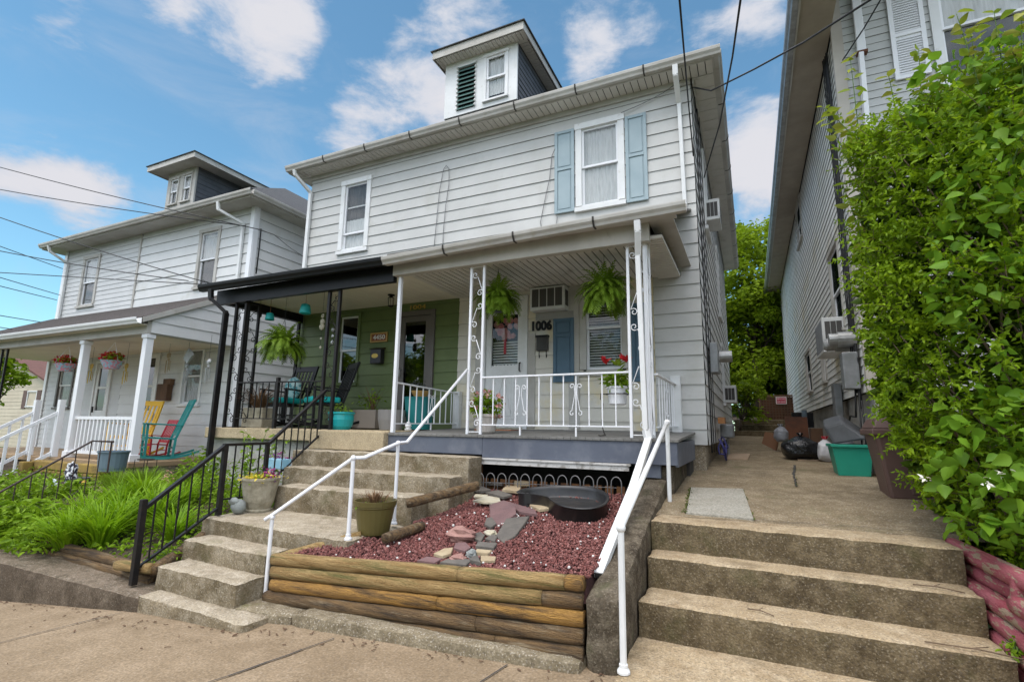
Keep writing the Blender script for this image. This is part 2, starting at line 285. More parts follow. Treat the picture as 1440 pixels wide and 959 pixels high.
def window(par,fr,u0,u1,z0,z1,cas=.09,fmat=None,smat=None,rail=.5,dress='curtain',lite_bot=None,prd=.035,label=None,gl=None,sill=.03,drop=None):
    """outer casing u0..u1,z0..z1; parts frame > pane, dressing"""
    fmat=fmat or white_paint; smat=smat or clean_white
    mb=MB(); c=cas
    fr.box(mb,u0,u0+c,z0+c,z1-c,-.02,prd); fr.box(mb,u1-c,u1,z0+c,z1-c,-.02,prd); fr.box(mb,u0-.012,u1+.012,z1-c,z1,-.02,prd+.012); fr.box(mb,u0-.012,u1+.012,z0,z0+c*.7,-.02,prd+sill)
    fr.box(mb,u0+c,u1-c,z0+c*.7,z0+c,-.05,prd-.01)
    a0,a1,b0,b1=u0+c,u1-c,z0+c,z1-c; zm=b0+(b1-b0)*rail; s=.035
    # sashes: upper nearer the street, lower set back
    for (q0,q1,d) in ((zm-.015,b1,.0),(b0,zm+.02,-.028)):
        for t in ((a0,a0+s,q0,q1),(a1-s,a1,q0,q1)): fr.box(mb,t[0],t[1],t[2],t[3],d-.022,d,1)
        for t in ((q1-s,q1),(q0,q0+s)): fr.box(mb,a0+s,a1-s,t[0],t[1],d-.021,d-.001,1)
    # reveal
    fr.box(mb,a0-.004,a0,b0,b1,-.12,-.02,1); fr.box(mb,a1,a1+.004,b0,b1,-.12,-.02,1); fr.box(mb,a0,a1,b1,b1+.004,-.12,-.02,1)
    w=mb.build('window',[fmat,smat],par)
    if label: w['label']=label
    mb=MB(); fr.box(mb,a0+s,a1-s,zm,b1-s,-.013,-.009); fr.box(mb,a0+s,a1-s,b0+s,zm,-.041,-.037); mb.build('pane',gl or clean_glass,w)
    mb=MB()
    if dress=='half':
        n=20
        for i in range(n):
            ua,ub=a0+(a1-a0)*i/n,a0+(a1-a0)*(i+1)/n; da,db=-.06+.008*math.sin(i*1.9),-.06+.008*math.sin((i+1)*1.9)
            zc=b0+(b1-b0)*.46
            mb.quad(fr.p(ua,b0,da),fr.p(ub,b0,db),fr.p(ub,zc,db),fr.p(ua,zc,da),0); mb.quad(fr.p(ua,zc,da-.01),fr.p(ub,zc,db-.01),fr.p(ub,b1,db-.01),fr.p(ua,b1,da-.01),1)
        fr.box(mb,a0,a1,zc+(b1-b0)*.18,zc+(b1-b0)*.20,-.045,-.03,0)
        dm=[curtain,screenm]
    elif dress=='blind':
        z=b0
        while z<b1-.03:
            mb.hexa([fr.p(u,z+dz+e,d) for e in (0,.002) for dz,d in ((0,-.075),(.024,-.1)) for u in (a0,a1)]); z+=.042
        dm=blindm
    elif dress in('curtain','lace'):
        n=26; zt=b1; zb=b0 if drop is None else b0+(b1-b0)*drop
        for i in range(n):
            ua,ub=a0+(a1-a0)*i/n,a0+(a1-a0)*(i+1)/n; da,db=-.055+.008*math.sin(i*1.9),-.055+.008*math.sin((i+1)*1.9)
            mb.quad(fr.p(ua,zb,da),fr.p(ub,zb,db),fr.p(ub,zt,db),fr.p(ua,zt,da))
        dm=curtain if dress=='curtain' else lace
    elif dress=='screen':
        fr.box(mb,a0,a1,b0,zm,-.052,-.050); 
        n=20
        for i in range(n):
            ua,ub=a0+(a1-a0)*i/n,a0+(a1-a0)*(i+1)/n; da,db=-.055+.008*math.sin(i*1.9),-.055+.008*math.sin((i+1)*1.9)
            mb.quad(fr.p(ua,zm,da),fr.p(ub,zm,db),fr.p(ub,b1,db),fr.p(ua,b1,da),1)
        dm=[screenm,curtain]
    elif dress!='half': dm=None
    if dm: mb.build('curtain' if dress!='blind' else 'blind',dm,w)
    mb=MB(); fr.box(mb,a0-.01,a1+.01,b0-.01,b1+.01,-.16,-.13); mb.build('dark_interior',roomdark,w)
    return w
def hole(u0,u1,z0,z1,c=.05): return (u0+c,u1-c,z0+c,z1-c)
def shutter(par,fr,u0,u1,z0,z1,mat,split=.42,louvre=False,label=None,lv=.035):
    mb=MB(); fr.box(mb,u0,u1,z0,z1,.02,.032); s=.05
    zm=z1-(z1-z0)*split
    for t in ((u0,u0+s,z0,z1),(u1-s,u1,z0,z1)): fr.box(mb,*t,.032,.05)
    for t in ((z0,z0+s),(z1-s,z1),(zm-s/2,zm+s/2)): fr.box(mb,u0+s,u1-s,t[0],t[1],.032,.049)
    if louvre:
        for a,b in ((z0+s,zm-s/2),(zm+s/2,z1-s)):
            z=a+.004
            while z<b-lv*.8: mb.hexa([fr.p(u,q,d) for q,d in ((z,.047),(z+lv*.85,.033)) for u in (u0+s,u1-s)]+[fr.p(u,q,d) for q,d in ((z+.006,.047),(z+lv*.85+.006,.033)) for u in (u0+s,u1-s)]); z+=lv
    else:
        for a,b in ((z0+s,zm-s/2),(zm+s/2,z1-s)): fr.box(mb,u0+s+.02,u1-s-.02,a+.02,b-.02,.032,.042)
    o=mb.build('shutter',mat,par,bevel=.004)
    if label: o['label']=label
    return o
def gutter_prof(par,a,b,out,mat,name='gutter',w=.11,h=.11,strap=0):
    """k-style gutter from a to b, out = outward direction; a,b at the top back edge"""
    a=Vector(a);b=Vector(b);out=Vector(out); d=b-a
    prof=[(0,0),(0,-h),(w*.62,-h),(w*.72,-h*.72),(w*.95,-h*.42),(w,-h*.12),(w,0),(w-.012,0),(w-.012,-.012),(w*.9,-h*.42),(w*.6,-h+.01),(.008,-h+.01),(.008,0)]
    mb=MB(); mb.prism([a+out*p+Z*q for p,q in prof],d)
    n=int(d.length/1.2)
    for i in range(1,n+1 if strap else 0):
        c=a+d*(i/(n+1)); dd=d.normalized()*.011; mb.prism([c-dd*.9+out*p+Z*q for p,q in ((-.002,-h-.006),(w*.66,-h-.006),(w*.99+.006,-h*.42),(w+.006,.004),(w+.0,.004),(w*.97,-h*.42),(w*.62,-h-.001),(-.002,-h-.001))],dd*2,1)
    return mb.build(name,[mat,dark_gap],par)
def downspout(par,pts,mat,name='downspout',w=.075,d=.055,label=None):
    mb=MB()
    for i in range(len(pts)-1): mb.beam(pts[i],pts[i+1],w,d)
    for p in pts[1:-1]:
        mb.blob(p,w*.5,w*.45,w*.5,1,0,8,6)
    o=mb.build(name,mat,par,bevel=.006)
    if label:o['label']=label
    return o
def text_obj(txt,fr,u,z,d,size,mat,name,parent=None,ext=.004,width=None,bold=0,align='CENTER'):
    cu=bpy.data.curves.new('txt','FONT'); cu.body=txt; cu.size=size; cu.extrude=ext; cu.offset=bold; cu.align_x=align; cu.align_y='CENTER'
    t=bpy.data.objects.new('txt',cu); C.objects.link(t); bpy.context.view_layer.update()
    me=bpy.data.meshes.new_from_object(t.evaluated_get(bpy.context.evaluated_depsgraph_get())); bpy.data.objects.remove(t)
    sx=1
    if width:
        xs=[v.co.x for v in me.vertices]; sx=width/(max(xs)-min(xs))
    off=wloc(parent) if parent else Vector((0,0,0))
    for v in me.vertices: v.co=fr.p(u+v.co.x*sx,z+v.co.y,d+v.co.z)-off
    me.name=name; me.materials.clear(); me.materials.append(mat); o=bpy.data.objects.new(name,me); C.objects.link(o)
    if parent:o.parent=parent
    return o
def spiral(c,r0,r1,a0,turns,ax,ay,n=14):
    c=Vector(c); return [c+(ax*math.cos(a0+turns*2*math.pi*i/n)+ay*math.sin(a0+turns*2*math.pi*i/n))*(r0+(r1-r0)*i/n) for i in range(n+1)]
# ---------------------------------------------------------------- world
def make_world():
    w=bpy.data.worlds.new('World'); bpy.context.scene.world=w; w.use_nodes=True; n=w.node_tree.nodes; l=w.node_tree.links
    bg=n['Background']; bg.inputs['Strength'].default_value=SKY_STR
    sky=n.new('ShaderNodeTexSky'); sky.sky_type='NISHITA'; sky.sun_disc=False; sky.sun_elevation=SUN_EL; sky.sun_rotation=SUN_ROT; sky.air_density=1.0; sky.dust_density=.4; sky.ozone_density=2.5
    tc=n.new('ShaderNodeTexCoord'); nrm=n.new('ShaderNodeVectorMath'); nrm.operation='NORMALIZE'; l.new(tc.outputs['Generated'],nrm.inputs[0]); D=nrm.outputs[0]
    def math_(op,a,b=None,c=None,clamp=False):
        m=n.new('ShaderNodeMath'); m.operation=op; m.use_clamp=clamp
        for i,q in enumerate((a,b,c)):
            if q is None: continue
            if isinstance(q,(int,float)): m.inputs[i].default_value=q
            else: l.new(q,m.inputs[i])
        return m.outputs[0]
    tot=None
    for px,py,r,k in CLOUDS:
        d=_ray(px,py).normalized()
        v=n.new('ShaderNodeVectorMath'); v.operation='DISTANCE'; l.new(D,v.inputs[0]); v.inputs[1].default_value=d
        g=math_('MULTIPLY_ADD',v.outputs['Value'],-1/r,1.0,True); g=math_('MULTIPLY',g,k)
        tot=g if tot is None else math_('ADD',tot,g)
    # broken cloud behind the camera; unseen overhead cover added for fill light
    def nz(sc,det,rough,dis=0,sz=2.2):
        mp=n.new('ShaderNodeMapping'); mp.inputs['Scale'].default_value=(1,1,sz); l.new(D,mp.inputs['Vector'])
        t=n.new('ShaderNodeTexNoise'); t.inputs['Scale'].default_value=sc; t.inputs['Detail'].default_value=det; t.inputs['Roughness'].default_value=rough; t.inputs['Distortion'].default_value=dis; l.new(mp.outputs[0],t.inputs['Vector']); return t.outputs['Fac']
    sp=n.new('ShaderNodeSeparateXYZ'); l.new(D,sp.inputs[0])
    back=math_('MULTIPLY_ADD',sp.outputs['Y'],-3.0,.3,True); tot=math_('ADD',tot,math_('MULTIPLY',back,.8)); tot=math_('ADD',tot,math_('MULTIPLY_ADD',sp.outputs['Z'],7.0,-5.0,True))
    big=nz(7.5,10,.62,.2); wis=nz(3.2,8,.62,.6,3)
    x=math_('ADD',math_('MULTIPLY',big,1.55),math_('MULTIPLY',tot,.62))
    mr=n.new('ShaderNodeMapRange'); mr.interpolation_type='SMOOTHSTEP'; mr.inputs['From Min'].default_value=.96; mr.inputs['From Max'].default_value=1.42; l.new(x,mr.inputs['Value'])
    wm=n.new('ShaderNodeMapRange'); wm.interpolation_type='SMOOTHSTEP'; wm.inputs['From Min'].default_value=.5; wm.inputs['From Max'].default_value=.9; wm.inputs['To Max'].default_value=.5; l.new(wis,wm.inputs['Value'])
    cov=math_('MAXIMUM',mr.outputs[0],wm.outputs[0])
    sh=n.new('ShaderNodeMapRange'); sh.inputs['From Min'].default_value=1.05; sh.inputs['From Max'].default_value=1.55; l.new(x,sh.inputs['Value'])
    cc=n.new('ShaderNodeMix'); cc.data_type='RGBA'; l.new(sh.outputs[0],cc.inputs['Factor']); cc.inputs['A'].default_value=(*CLOUD_A,1); cc.inputs['B'].default_value=(*CLOUD_B,1)
    bk=math_('MULTIPLY_ADD',sp.outputs['Y'],-3.2,.6,True); upm=math_('MULTIPLY_ADD',sp.outputs['Z'],4.0,.2,True); bk=math_('MULTIPLY',bk,upm); zen=math_('MULTIPLY',math_('MULTIPLY_ADD',sp.outputs['Z'],7.0,-5.0,True),ZENITH_FILL); bk=math_('MAXIMUM',math_('MULTIPLY',bk,BACK_FILL),zen)
    gain=math_('ADD',bk,1.0)
    vs_=n.new('ShaderNodeVectorMath'); vs_.operation='SCALE'; l.new(cc.outputs['Result'],vs_.inputs[0]); l.new(gain,vs_.inputs['Scale'])
    tint=n.new('ShaderNodeMix'); tint.data_type='RGBA'; tint.blend_type='MULTIPLY'; tint.inputs['Factor'].default_value=1; l.new(sky.outputs[0],tint.inputs['A']); tint.inputs['B'].default_value=(*SKY_TINT,1)
    mx=n.new('ShaderNodeMix'); mx.data_type='RGBA'; l.new(cov,mx.inputs['Factor']); l.new(tint.outputs['Result'],mx.inputs['A']); l.new(vs_.outputs[0],mx.inputs['B'])
    l.new(mx.outputs['Result'],bg.inputs['Color'])
SUN_EL=rad(60); SUN_AZ=rad(192); SUN_ROT=SUN_AZ   # azimuth clockwise from +Y: sun stands behind-left of the camera
SKY_STR=.15; CLOUD_A=(2.3,2.55,3.0); CLOUD_B=(3.0,3.0,3.2); SKY_TINT=(.64,.86,.80)
CLOUDS=[(560,128,.12,1.0),(645,150,.10,.9),(480,150,.08,.6),(380,80,.09,.65),(700,170,.13,.7),(85,255,.10,1.0),(120,280,.08,.8),(0,258,.05,.8),(250,5,.10,.9),(370,12,.11,.95),(430,25,.06,.7),(90,25,.08,.6),(500,205,.10,.55),(620,20,.12,.7),(700,40,.10,.6),(820,95,.09,.8),(860,15,.12,.65),(960,20,.10,.6),(1060,15,.10,.8),(1075,260,.15,.95),(1060,200,.12,.8),(1050,140,.08,.4)]
ZENITH_FILL=3.6; BACK_FILL=2.2   # gain added to unseen clouds overhead and behind the camera, as fill light
make_world()
s=bpy.data.lights.new('sun','SUN'); s.energy=.8; s.angle=rad(25); s.color=(1,.93,.84); so=bpy.data.objects.new('sun',s); C.objects.link(so)
sd=Vector((math.sin(SUN_AZ)*math.cos(SUN_EL),math.cos(SUN_AZ)*math.cos(SUN_EL),math.sin(SUN_EL)))
so.rotation_euler=(-sd).to_track_quat('-Z','Y').to_euler(); so.location=sd*30
cam=bpy.data.cameras.new('camera'); cam.sensor_width=36; cam.lens=36*FPX/1440; cam.clip_end=2000; cam.clip_start=.05
co=bpy.data.objects.new('camera',cam); C.objects.link(co); co.matrix_world=Matrix((( CR.x,CU.x,-CF.x,0),(CR.y,CU.y,-CF.y,0),(CR.z,CU.z,-CF.z,0),(0,0,0,1)))
sc=bpy.context.scene; sc.camera=co
sc.view_settings.view_transform='Standard'; sc.view_settings.look='None'; sc.view_settings.exposure=EXPOSURE if 'EXPOSURE' in globals() else .75; sc.view_settings.gamma=1
# ================================================================ MAIN DUPLEX HOUSE
H=thing('duplex_house','white sided duplex with green and cream porch walls, shuttered window and dormer above the eave','house',(-4.4,12,-.5))
YB=17.3; EZ=5.38
ws=[(-7.42,-6.65,3.38,4.97),(-2.37,-1.57,3.42,4.96)]
SP=.2035
mb=MB(); siding(mb,FS,XL,XR,2.30,5.40,SP,holes=[hole(*a) for a in ws],start=2.253)
mb.build('front_siding',[white_siding,lap_shade],H)
mb=MB(); siding(mb,FS,-1.2,XR,-.19,2.30,SP+.001,holes=[],start=-.19); mb.build('corner_siding',[white_siding,lap_shade],H)
# lower walls behind the porch
gw=(-7.24,-6.68,.74,2.14); gd=(-5.82,-4.98,-.02,2.06)
cd=(-4.02,-3.19,-.02,2.14); cw=(-2.32,-1.57,.78,2.2)
mb=MB(); siding(mb,FS,XL,-4.5,-.05,2.3,.205,holes=[hole(*gw),hole(*gd)],start=-.1); mb.build('green_siding',[green_siding,lap_shade_green],H)
mb=MB(); siding(mb,FS,-4.5,-1.2,-.05,2.3,.205,holes=[hole(*cd),hole(*cw)],start=-.1); mb.build('cream_siding',[cream_siding,lap_shade_light],H)
# side walls + backing core
FR_=FR((XR,0,0),(0,1,0),(1,0,0)); FL_=FR((XL,0,0),(0,1,0),(-1,0,0)); FB_=FR((0,YB,0),(1,0,0),(0,1,0))
mb=MB(); siding(mb,FR_,YF,YB,-.19,5.4,SP,lap=.016,holes=[(9.0,9.75,3.5,4.9),(12.2,12.9,2.6,4.2),(12.2,12.9,.6,1.9)],start=-.19); mb.build('alley_siding',[M('shade_lift_siding',(.70,.70,.68),(.62,.62,.6),scale=1.2,rough=.6),lap_shade_light],H)  # paler copy of the white siding, lifts the alley wall's shade in colour
mb=MB(); siding(mb,FL_,YF,YB,-.19,5.4,SP,lap=.03,start=-.19); siding(mb,FB_,XL,XR,-.19,5.4,SP,start=-.19); mb.build('side_siding',[white_siding,lap_shade],H)
mb=MB(); mb.box(XL+.2,XR-.18,YF+.2,YB-.05,-.9,5.4); mb.build('wall_core',roomdark,H)
mb=MB(); mb.box(XL+.05,XR-.05,YF+.04,YB-.1,-1.2,-.19); mb.box(-1.0,XR-.03,YF+.02,YF+.3,-.9,-.19); mb.build('foundation',concrete('old_foundation',(.27,.22,.15),(.18,.14,.09),(.36,.31,.24),s=3,moss=(.1,.1,.04)),H,bevel=.01)
# main windows
w=window(H,FS,*ws[0],cas=.1,dress='half',rail=.24,label='narrow upper window with a half lowered shade over the black porch roof')
w=window(H,FS,*ws[1],cas=.1,dress='curtain',rail=.5,label='upper window with white curtain between two pale blue shutters')
shutter(H,FS,-2.73,-2.39,3.45,4.90,blue_shutter_light,split=.47,label='pale blue panelled shutter at the left of the upper window'); shutter(H,FS,-1.55,-1.22,3.43,4.88,blue_shutter_light,split=.47,label='pale blue panelled shutter at the right of the upper window')
# alley side windows
window(H,FR_,8.95,9.8,3.45,4.95,dress='curtain'); window(H,FR_,12.15,12.95,2.55,4.25,dress='lace'); window(H,FR_,12.15,12.95,.55,1.95,dress='lace')
# porch level windows
window(H,FS,*gw,cas=.06,fmat=green_siding,dress=None,rail=.48,gl=dark_glass,label='dark window in the green porch wall')
window(H,FS,*cw,cas=.1,fmat=offwhite,dress='blind',rail=.52,label='window with closed mini blinds behind the red flowers')
mb=MB(); FS.box(mb,-2.5,-2.33,.0,2.3,.012,.03); FS.box(mb,-4.14,-4.02,.0,2.3,.012,.03); FS.box(mb,-3.19,-3.06,0,1.5,.012,.03);  mb.build('trim_boards',offwhite,H)
shutter(H,FS,-2.75,-2.41,.70,1.70,blue_shutter,split=.27,label='slate blue shutter between letter box and porch window'); shutter(H,FS,-1.53,-1.22,.68,1.84,blue_shutter,split=.27,label='slate blue shutter behind the corner post')
# doors
def door(u0,u1,z0,z1,fm,gmat,gz0,gz1,cas,label,scal=False,solid=0):
    mb=MB(); c=cas; FS.box(mb,u0,u0+c,z0,z1,-.02,.05); FS.box(mb,u1-c,u1,z0,z1,-.02,.05); FS.box(mb,u0+c,u1-c,z1-c,z1,-.02,.048)
    a0,a1,b1=u0+c+.006,u1-c-.006,z1-c-.006
    st=.10
    FS.box(mb,a0,a0+st,z0+.02,b1,-.01,.028); FS.box(mb,a1-st,a1,z0+.02,b1,-.01,.028); FS.box(mb,a0+st,a1-st,gz1,b1,-.01,.027); FS.box(mb,a0+st,a1-st,z0+.02,gz0,-.01,.027)
    if solid:
        FS.box(mb,a0+st+.05,a1-st-.05,z0+.15,gz0-.08,.027,.034)
        FS.box(mb,a0+st+.1,a1-st-.1,z0+.2,gz0-.13,.034,.039)
        q=FS.p
        mb.beam(q(a0+st+.1,z0+.25,.041),q((a0+a1)/2,gz0-.16,.041),.02,.008); mb.beam(q(a1-st-.1,z0+.25,.041),q((a0+a1)/2,gz0-.16,.041),.02,.008)
    d=mb.build('door',fm,H,bevel=.004); d['label']=label
    mb=MB(); FS.box(mb,a0+st,a1-st,gz0,gz1,.004,.009); mb.build('pane',gmat,d)
    if scal:
        mb=MB(); n=16
        for e,sgn in ((gz0,1),(gz1,-1)):
            for i in range(n):
                ua=a0+st+(a1-a0-2*st)*i/n; ub=a0+st+(a1-a0-2*st)*(i+1)/n
                h=lambda k:.025+.012*math.cos(k*math.pi*.9)
                pts=[FS.p(ua,e,.012),FS.p(ub,e,.012),FS.p(ub,e+sgn*h(i+1),.012),FS.p(ua,e+sgn*h(i),.012)]
                mb.poly(pts if sgn>0 else pts[::-1])
        mb.build('scalloped_edge',fm,d)
    mb=MB(); FS.box(mb,a0,a1,z0+.02,b1,-.16,-.13); mb.build('dark_interior',roomdark,d)
    mb=MB(); hx=a1-.05 if solid else a0+.05; zc=gz0-.02 if solid else .93
    mb.tube([FS.p(hx,zc-.07,.03),FS.p(hx,zc-.06,.07),FS.p(hx,zc+.06,.07),FS.p(hx,zc+.07,.03)],.011); mb.build('handle',black_iron if solid else galv,d,smooth=True)
    return d
dr=door(*cd,clean_white if 0 else white_paint,clean_glass,.98,1.86,.07,'white storm door with scalloped glass on the cream wall',True,1)
mb=MB()
z=1.02
while z<1.4: FS.box(mb,-3.86,-3.34,z,z+.024,-.09,-.07); z+=.045
mb.build('blind',blindm,dr)
mb=MB()
for i in range(30):
    a=rng.uniform(0,1,3); mb.blob(FS.p(-3.6+(a[0]-.5)*.42,1.62+(a[1]-.5)*.3,-.07),.05,.02,.05,i,.3,6,4)
mb.build('door_wreath',pink_flower,dr)
mb=MB(); FS.box(mb,-3.66,-3.62,1.2,1.62,-.08,-.06); mb.build('ribbon',redp,dr)
dr=door(*gd,taupe,dark_glass,.16,1.86,.09,'taupe storm door with full dark glass on the green wall')
# eaves, soffit, gutter, roof
OV=.33
mb=MB()
for (a0,a1,b0,b1) in ((XL-OV,XR+OV,YF-OV,YF-.03),):
    x=a0
    while x<a1-.01: mb.box(x+.004,min(x+.10,a1),b0,b1,EZ-.12,EZ-.105); x+=.108
y=YF-.02
while y<YB+OV: mb.box(XR+.03,XR+OV,y+.004,min(y+.3,YB+OV),EZ-.12,EZ-.105); mb.box(XL-OV,XL-.03,y+.004,min(y+.3,YB+OV),EZ-.12,EZ-.105); y+=.308
mb.build('soffit',grey_soffit,H)
mb=MB(); mb.box(XL-OV+.02,XR+OV-.02,YF-OV+.02,YB+OV-.02,EZ-.10,EZ-.09); mb.build('soffit_backing',dark_gap,H)
mb=MB(); FS.box(mb,XL,XR,5.17,5.26,.02,.045); FR_.box(mb,YF-.04,YB,5.17,5.26,.028,.045); mb.build('frieze_board',offwhite,H)
mb=MB(); e0,e1,f0,f1=XL-OV-.02,XR+OV+.02,YF-OV-.02,YB+OV+.02
mb.box(e0,e1,f0,f0+.02,EZ-.125,EZ+.01); mb.box(e1-.02,e1,f0+.02,f1,EZ-.125,EZ+.01); mb.box(e0,e0+.02,f0+.02,f1,EZ-.125,EZ+.01); mb.box(e0+.02,e1-.02,f1-.02,f1,EZ-.125,EZ+.01); mb.build('fascia',offwhite,H)
def hip(mb,x0,x1,y0,y1,z,pitch,th=.03):
    w=min(x1-x0,y1-y0)/2; h=w*math.tan(pitch)
    if (y1-y0)>=(x1-x0): r0=Vector(((x0+x1)/2,y0+w,z+h)); r1=Vector(((x0+x1)/2,y1-w,z+h)); 
    else: r0=Vector((x0+w,(y0+y1)/2,z+h)); r1=Vector((x1-w,(y0+y1)/2,z+h))
    a,b,c,d=[Vector(q) for q in ((x0,y0,z),(x1,y0,z),(x1,y1,z),(x0,y1,z))]
    if (y1-y0)>=(x1-x0): fs=[(a,b,r0),(b,c,r1,r0),(c,d,r1),(d,a,r0,r1)]
    else: fs=[(a,b,r1,r0),(b,c,r1),(c,d,r0,r1),(d,a,r0)]
    for f in fs: mb.poly(f)
    mb.box(x0,x1,y0,y1,z-th,z-.001)
mb=MB(); hip(mb,e0-.04,e1+.04,f0-.04,f1+.04,EZ+.045,rad(32)); mb.build('roof',shingle,H)
gutter_prof(H,(e0,f0,EZ),(e1+.1,f0,EZ),(0,-1,0),offwhite,strap=1); gutter_prof(H,(e1,f0,EZ),(e1,f1,EZ),(1,0,0),offwhite,strap=1)
downspout(H,[(-.72,f0-.05,EZ-.1),(-.72,f0-.03,EZ-.25),(-.72,YF-.06,EZ-.52),(-.70,YF-.06,3.22)],white_paint,label='white downspout at the right end of the upper wall')
downspout(H,[(-8.42,f0-.05,EZ-.1),(-8.42,f0-.02,EZ-.2),(-8.27,YF-.06,EZ-.5),(-8.27,YF-.06,3.2)],white_paint,label='white downspout at the left end of the upper wall')
# dormer (parts of the house)
dx0,dx1,dy,dz0,dz1=-4.86,-3.37,7.2,5.62,6.71
FD=FR((0,dy,0),(1,0,0),(0,-1,0)); dw1=(-4.60,-4.19,5.71,6.60); dw2=(-4.03,-3.54,5.71,6.66)
mb=MB()
def panel_holes(mb,fr,u0,u1,z0,z1,hs,d0,d1):
    us=sorted({u0,u1,*[h[0] for h in hs],*[h[1] for h in hs]}); zs=sorted({z0,z1,*[h[2] for h in hs],*[h[3] for h in hs]})
    for i in range(len(us)-1):
        for j in range(len(zs)-1):
            a,b=(us[i]+us[i+1])/2,(zs[j]+zs[j+1])/2
            if not any(h[0]<a<h[1] and h[2]<b<h[3] for h in hs): fr.box(mb,us[i],us[i+1],zs[j],zs[j+1],d0,d1)
panel_holes(mb,FD,dx0,dx1,dz0,dz1+.05,[dw1,hole(*dw2,c=.03)],-.04,0)
mb.build('dormer_front',white_paint,H)
window(H,FD,*dw2,cas=.05,dress='curtain',rail=.5,prd=.02,drop=.12)
mb=MB(); z=dw1[2]
while z<dw1[3]-.02: mb.hexa([FD.p(u,q,d) for q,d in ((z,.03),(z+.075,-.02)) for u in (dw1[0]+.03,dw1[1]-.02)]+[FD.p(u,q+.008,d) for q,d in ((z,.03),(z+.075,-.02)) for u in (dw1[0]+.03,dw1[1]-.02)]); z+=.085
lv=mb.build('jalousie_window',greenshade,H); lv['label']='dark green louvred window of the dormer'
mb=MB(); 
for u in (dw1[0]+.005,dw1[1]-.02): FD.box(mb,u,u+.025,dw1[2],dw1[3],-.03,.006)
z=dw1[2]
while z<dw1[3]-.03: mb.prism([FD.p(dw1[1]-.02,z,.008),FD.p(dw1[1]-.02,z+.075,.008),FD.p(dw1[1]-.02,z+.01,.05)],(.02,0,0)); mb.prism([FD.p(dw1[0]+.01,z,.008),FD.p(dw1[0]+.01,z+.075,.008),FD.p(dw1[0]+.01,z+.01,.05)],(.02,0,0)); z+=.085
FD.box(mb,dw1[0]-.01,dw1[1]+.01,dw1[3]-.02,dw1[3]+.02,-.03,.02)
mb.build('frame',white_paint,lv)
mb=MB(); FD.box(mb,dw1[0],dw1[1],dw1[2],dw1[3],-.1,-.09); mb.build('dark_interior',roomdark,lv)
mb=MB(); FDR=FR((dx1,0,0),(0,1,0),(1,0,0)); FDL=FR((dx0,0,0),(0,1,0),(-1,0,0)); siding(mb,FDR,dy+.05,9.3,5.4,6.74,.11,lap=.012,start=5.4); mb.build('dormer_cheek',[dormer_grey,dark_gap],H); mb=MB(); siding(mb,FDL,dy+.05,9.3,5.4,6.74,.11,lap=.012,start=5.5); mb.build('dormer_cheek',[dormer_grey,dark_gap],H)
mb=MB()
ev=(-4.98,-3.17,6.97,9.6)
x=ev[0]+.02
while x<ev[1]-.02: mb.box(x,x+.07,ev[2]+.02,dy,6.725,6.735); x+=.078
y=dy
while y<9.5: mb.box(dx1,ev[1]-.02,y,y+.07,6.725,6.735); mb.box(ev[0]+.02,dx0,y,y+.07,6.725,6.735); y+=.078
mb.build('dormer_soffit',grey_soffit,H)
mb=MB(); mb.box(ev[0],ev[1],ev[2],ev[3],6.745,6.77,1); mb.box(ev[0],ev[1],ev[2]-.02,ev[2],6.72,6.87); mb.box(ev[1],ev[1]+.02,ev[2]-.02,ev[3],6.72,6.87); mb.box(ev[0]-.02,ev[0],ev[2]-.02,ev[3],6.72,6.87); mb.build('dormer_fascia',[offwhite,dark_gap],H)
mb=MB(); hip(mb,ev[0]-.05,ev[1]+.05,ev[2]-.05,ev[3]+1.2,6.885,rad(22),th=.018); mb.build('dormer_roof',shingle,H)
# porch roof
PYF=5.65; Pf=5.42
mb=MB(); 
def slope_slab(mb,x0,x1,y0,z0,y1,z1,t,m=None): mb.hexa([Vector((x,y,zz)) for (dz) in (-t,0) for (y,zz) in ((y0,z0+dz),(y1,z1+dz)) for x in (x0,x1)],m)
slope_slab(mb,-8.42,-4.5,Pf-.02,2.34,YF+.03,3.17,.03); mb.build('porch_roof_black_edge',shingle,H)
mb=MB(); slope_slab(mb,-4.5,-.62,Pf-.02,2.37,YF+.03,3.2,.03); mb.build('porch_roof',M('aged_roll_roofing',(.27,.25,.22),(.17,.155,.14),scale=3,rough=.9,c3=(.1,.09,.08),s3=6),H)
mb=MB(); mb.hexa([Vector(p) for p in ((-4.5,Pf-.0,2.345),(-.96,Pf,2.345),(-4.5,YF,2.345),(-.96,YF,2.345),(-4.5,Pf,2.35),(-.96,Pf,2.35),(-4.5,YF,3.16),(-.96,YF,3.16))]); mb.build('porch_roof_fill',dark_gap,H)
mb=MB(); mb.box(-4.5,-.93,PYF-.10,PYF,2.10,2.335); mb.box(-1.03,-.93,PYF,YF-.02,2.20,2.335)
mb.prism([(-.93,PYF-.02,2.20),(-.93,YF-.02,2.20),(-.93,YF-.02,3.1),(-.93,PYF-.02,2.36)],(-.02,0,0))
mb.build('porch_beam',beige_beam,H)
mb=MB(); mb.box(-.93,-.66,PYF-.08,YF-.02,2.32,2.34); mb.build('rake_soffit',offwhite,H)
mb=MB(); mb.box(-.928,-.80,PYF+.0,YF-.02,2.185,2.20,1); y=PYF
while y<YF-.1: mb.box(-1.10,-.80,y,y+.06,2.15,2.185); y+=.075
mb.build('side_soffit',[grey_soffit,dark_gap],H)
mb=MB(); mb.box(-8.32,-4.5,PYF-.08,PYF+.0,2.02,2.27); mb.box(-8.32,-8.22,PYF,YF-.02,2.05,2.28); mb.build('black_porch_beam',black_paint,H)
gutter_prof(H,(-8.48,Pf,2.33),(-4.5,Pf,2.31),(0,-1,0),black_paint); 
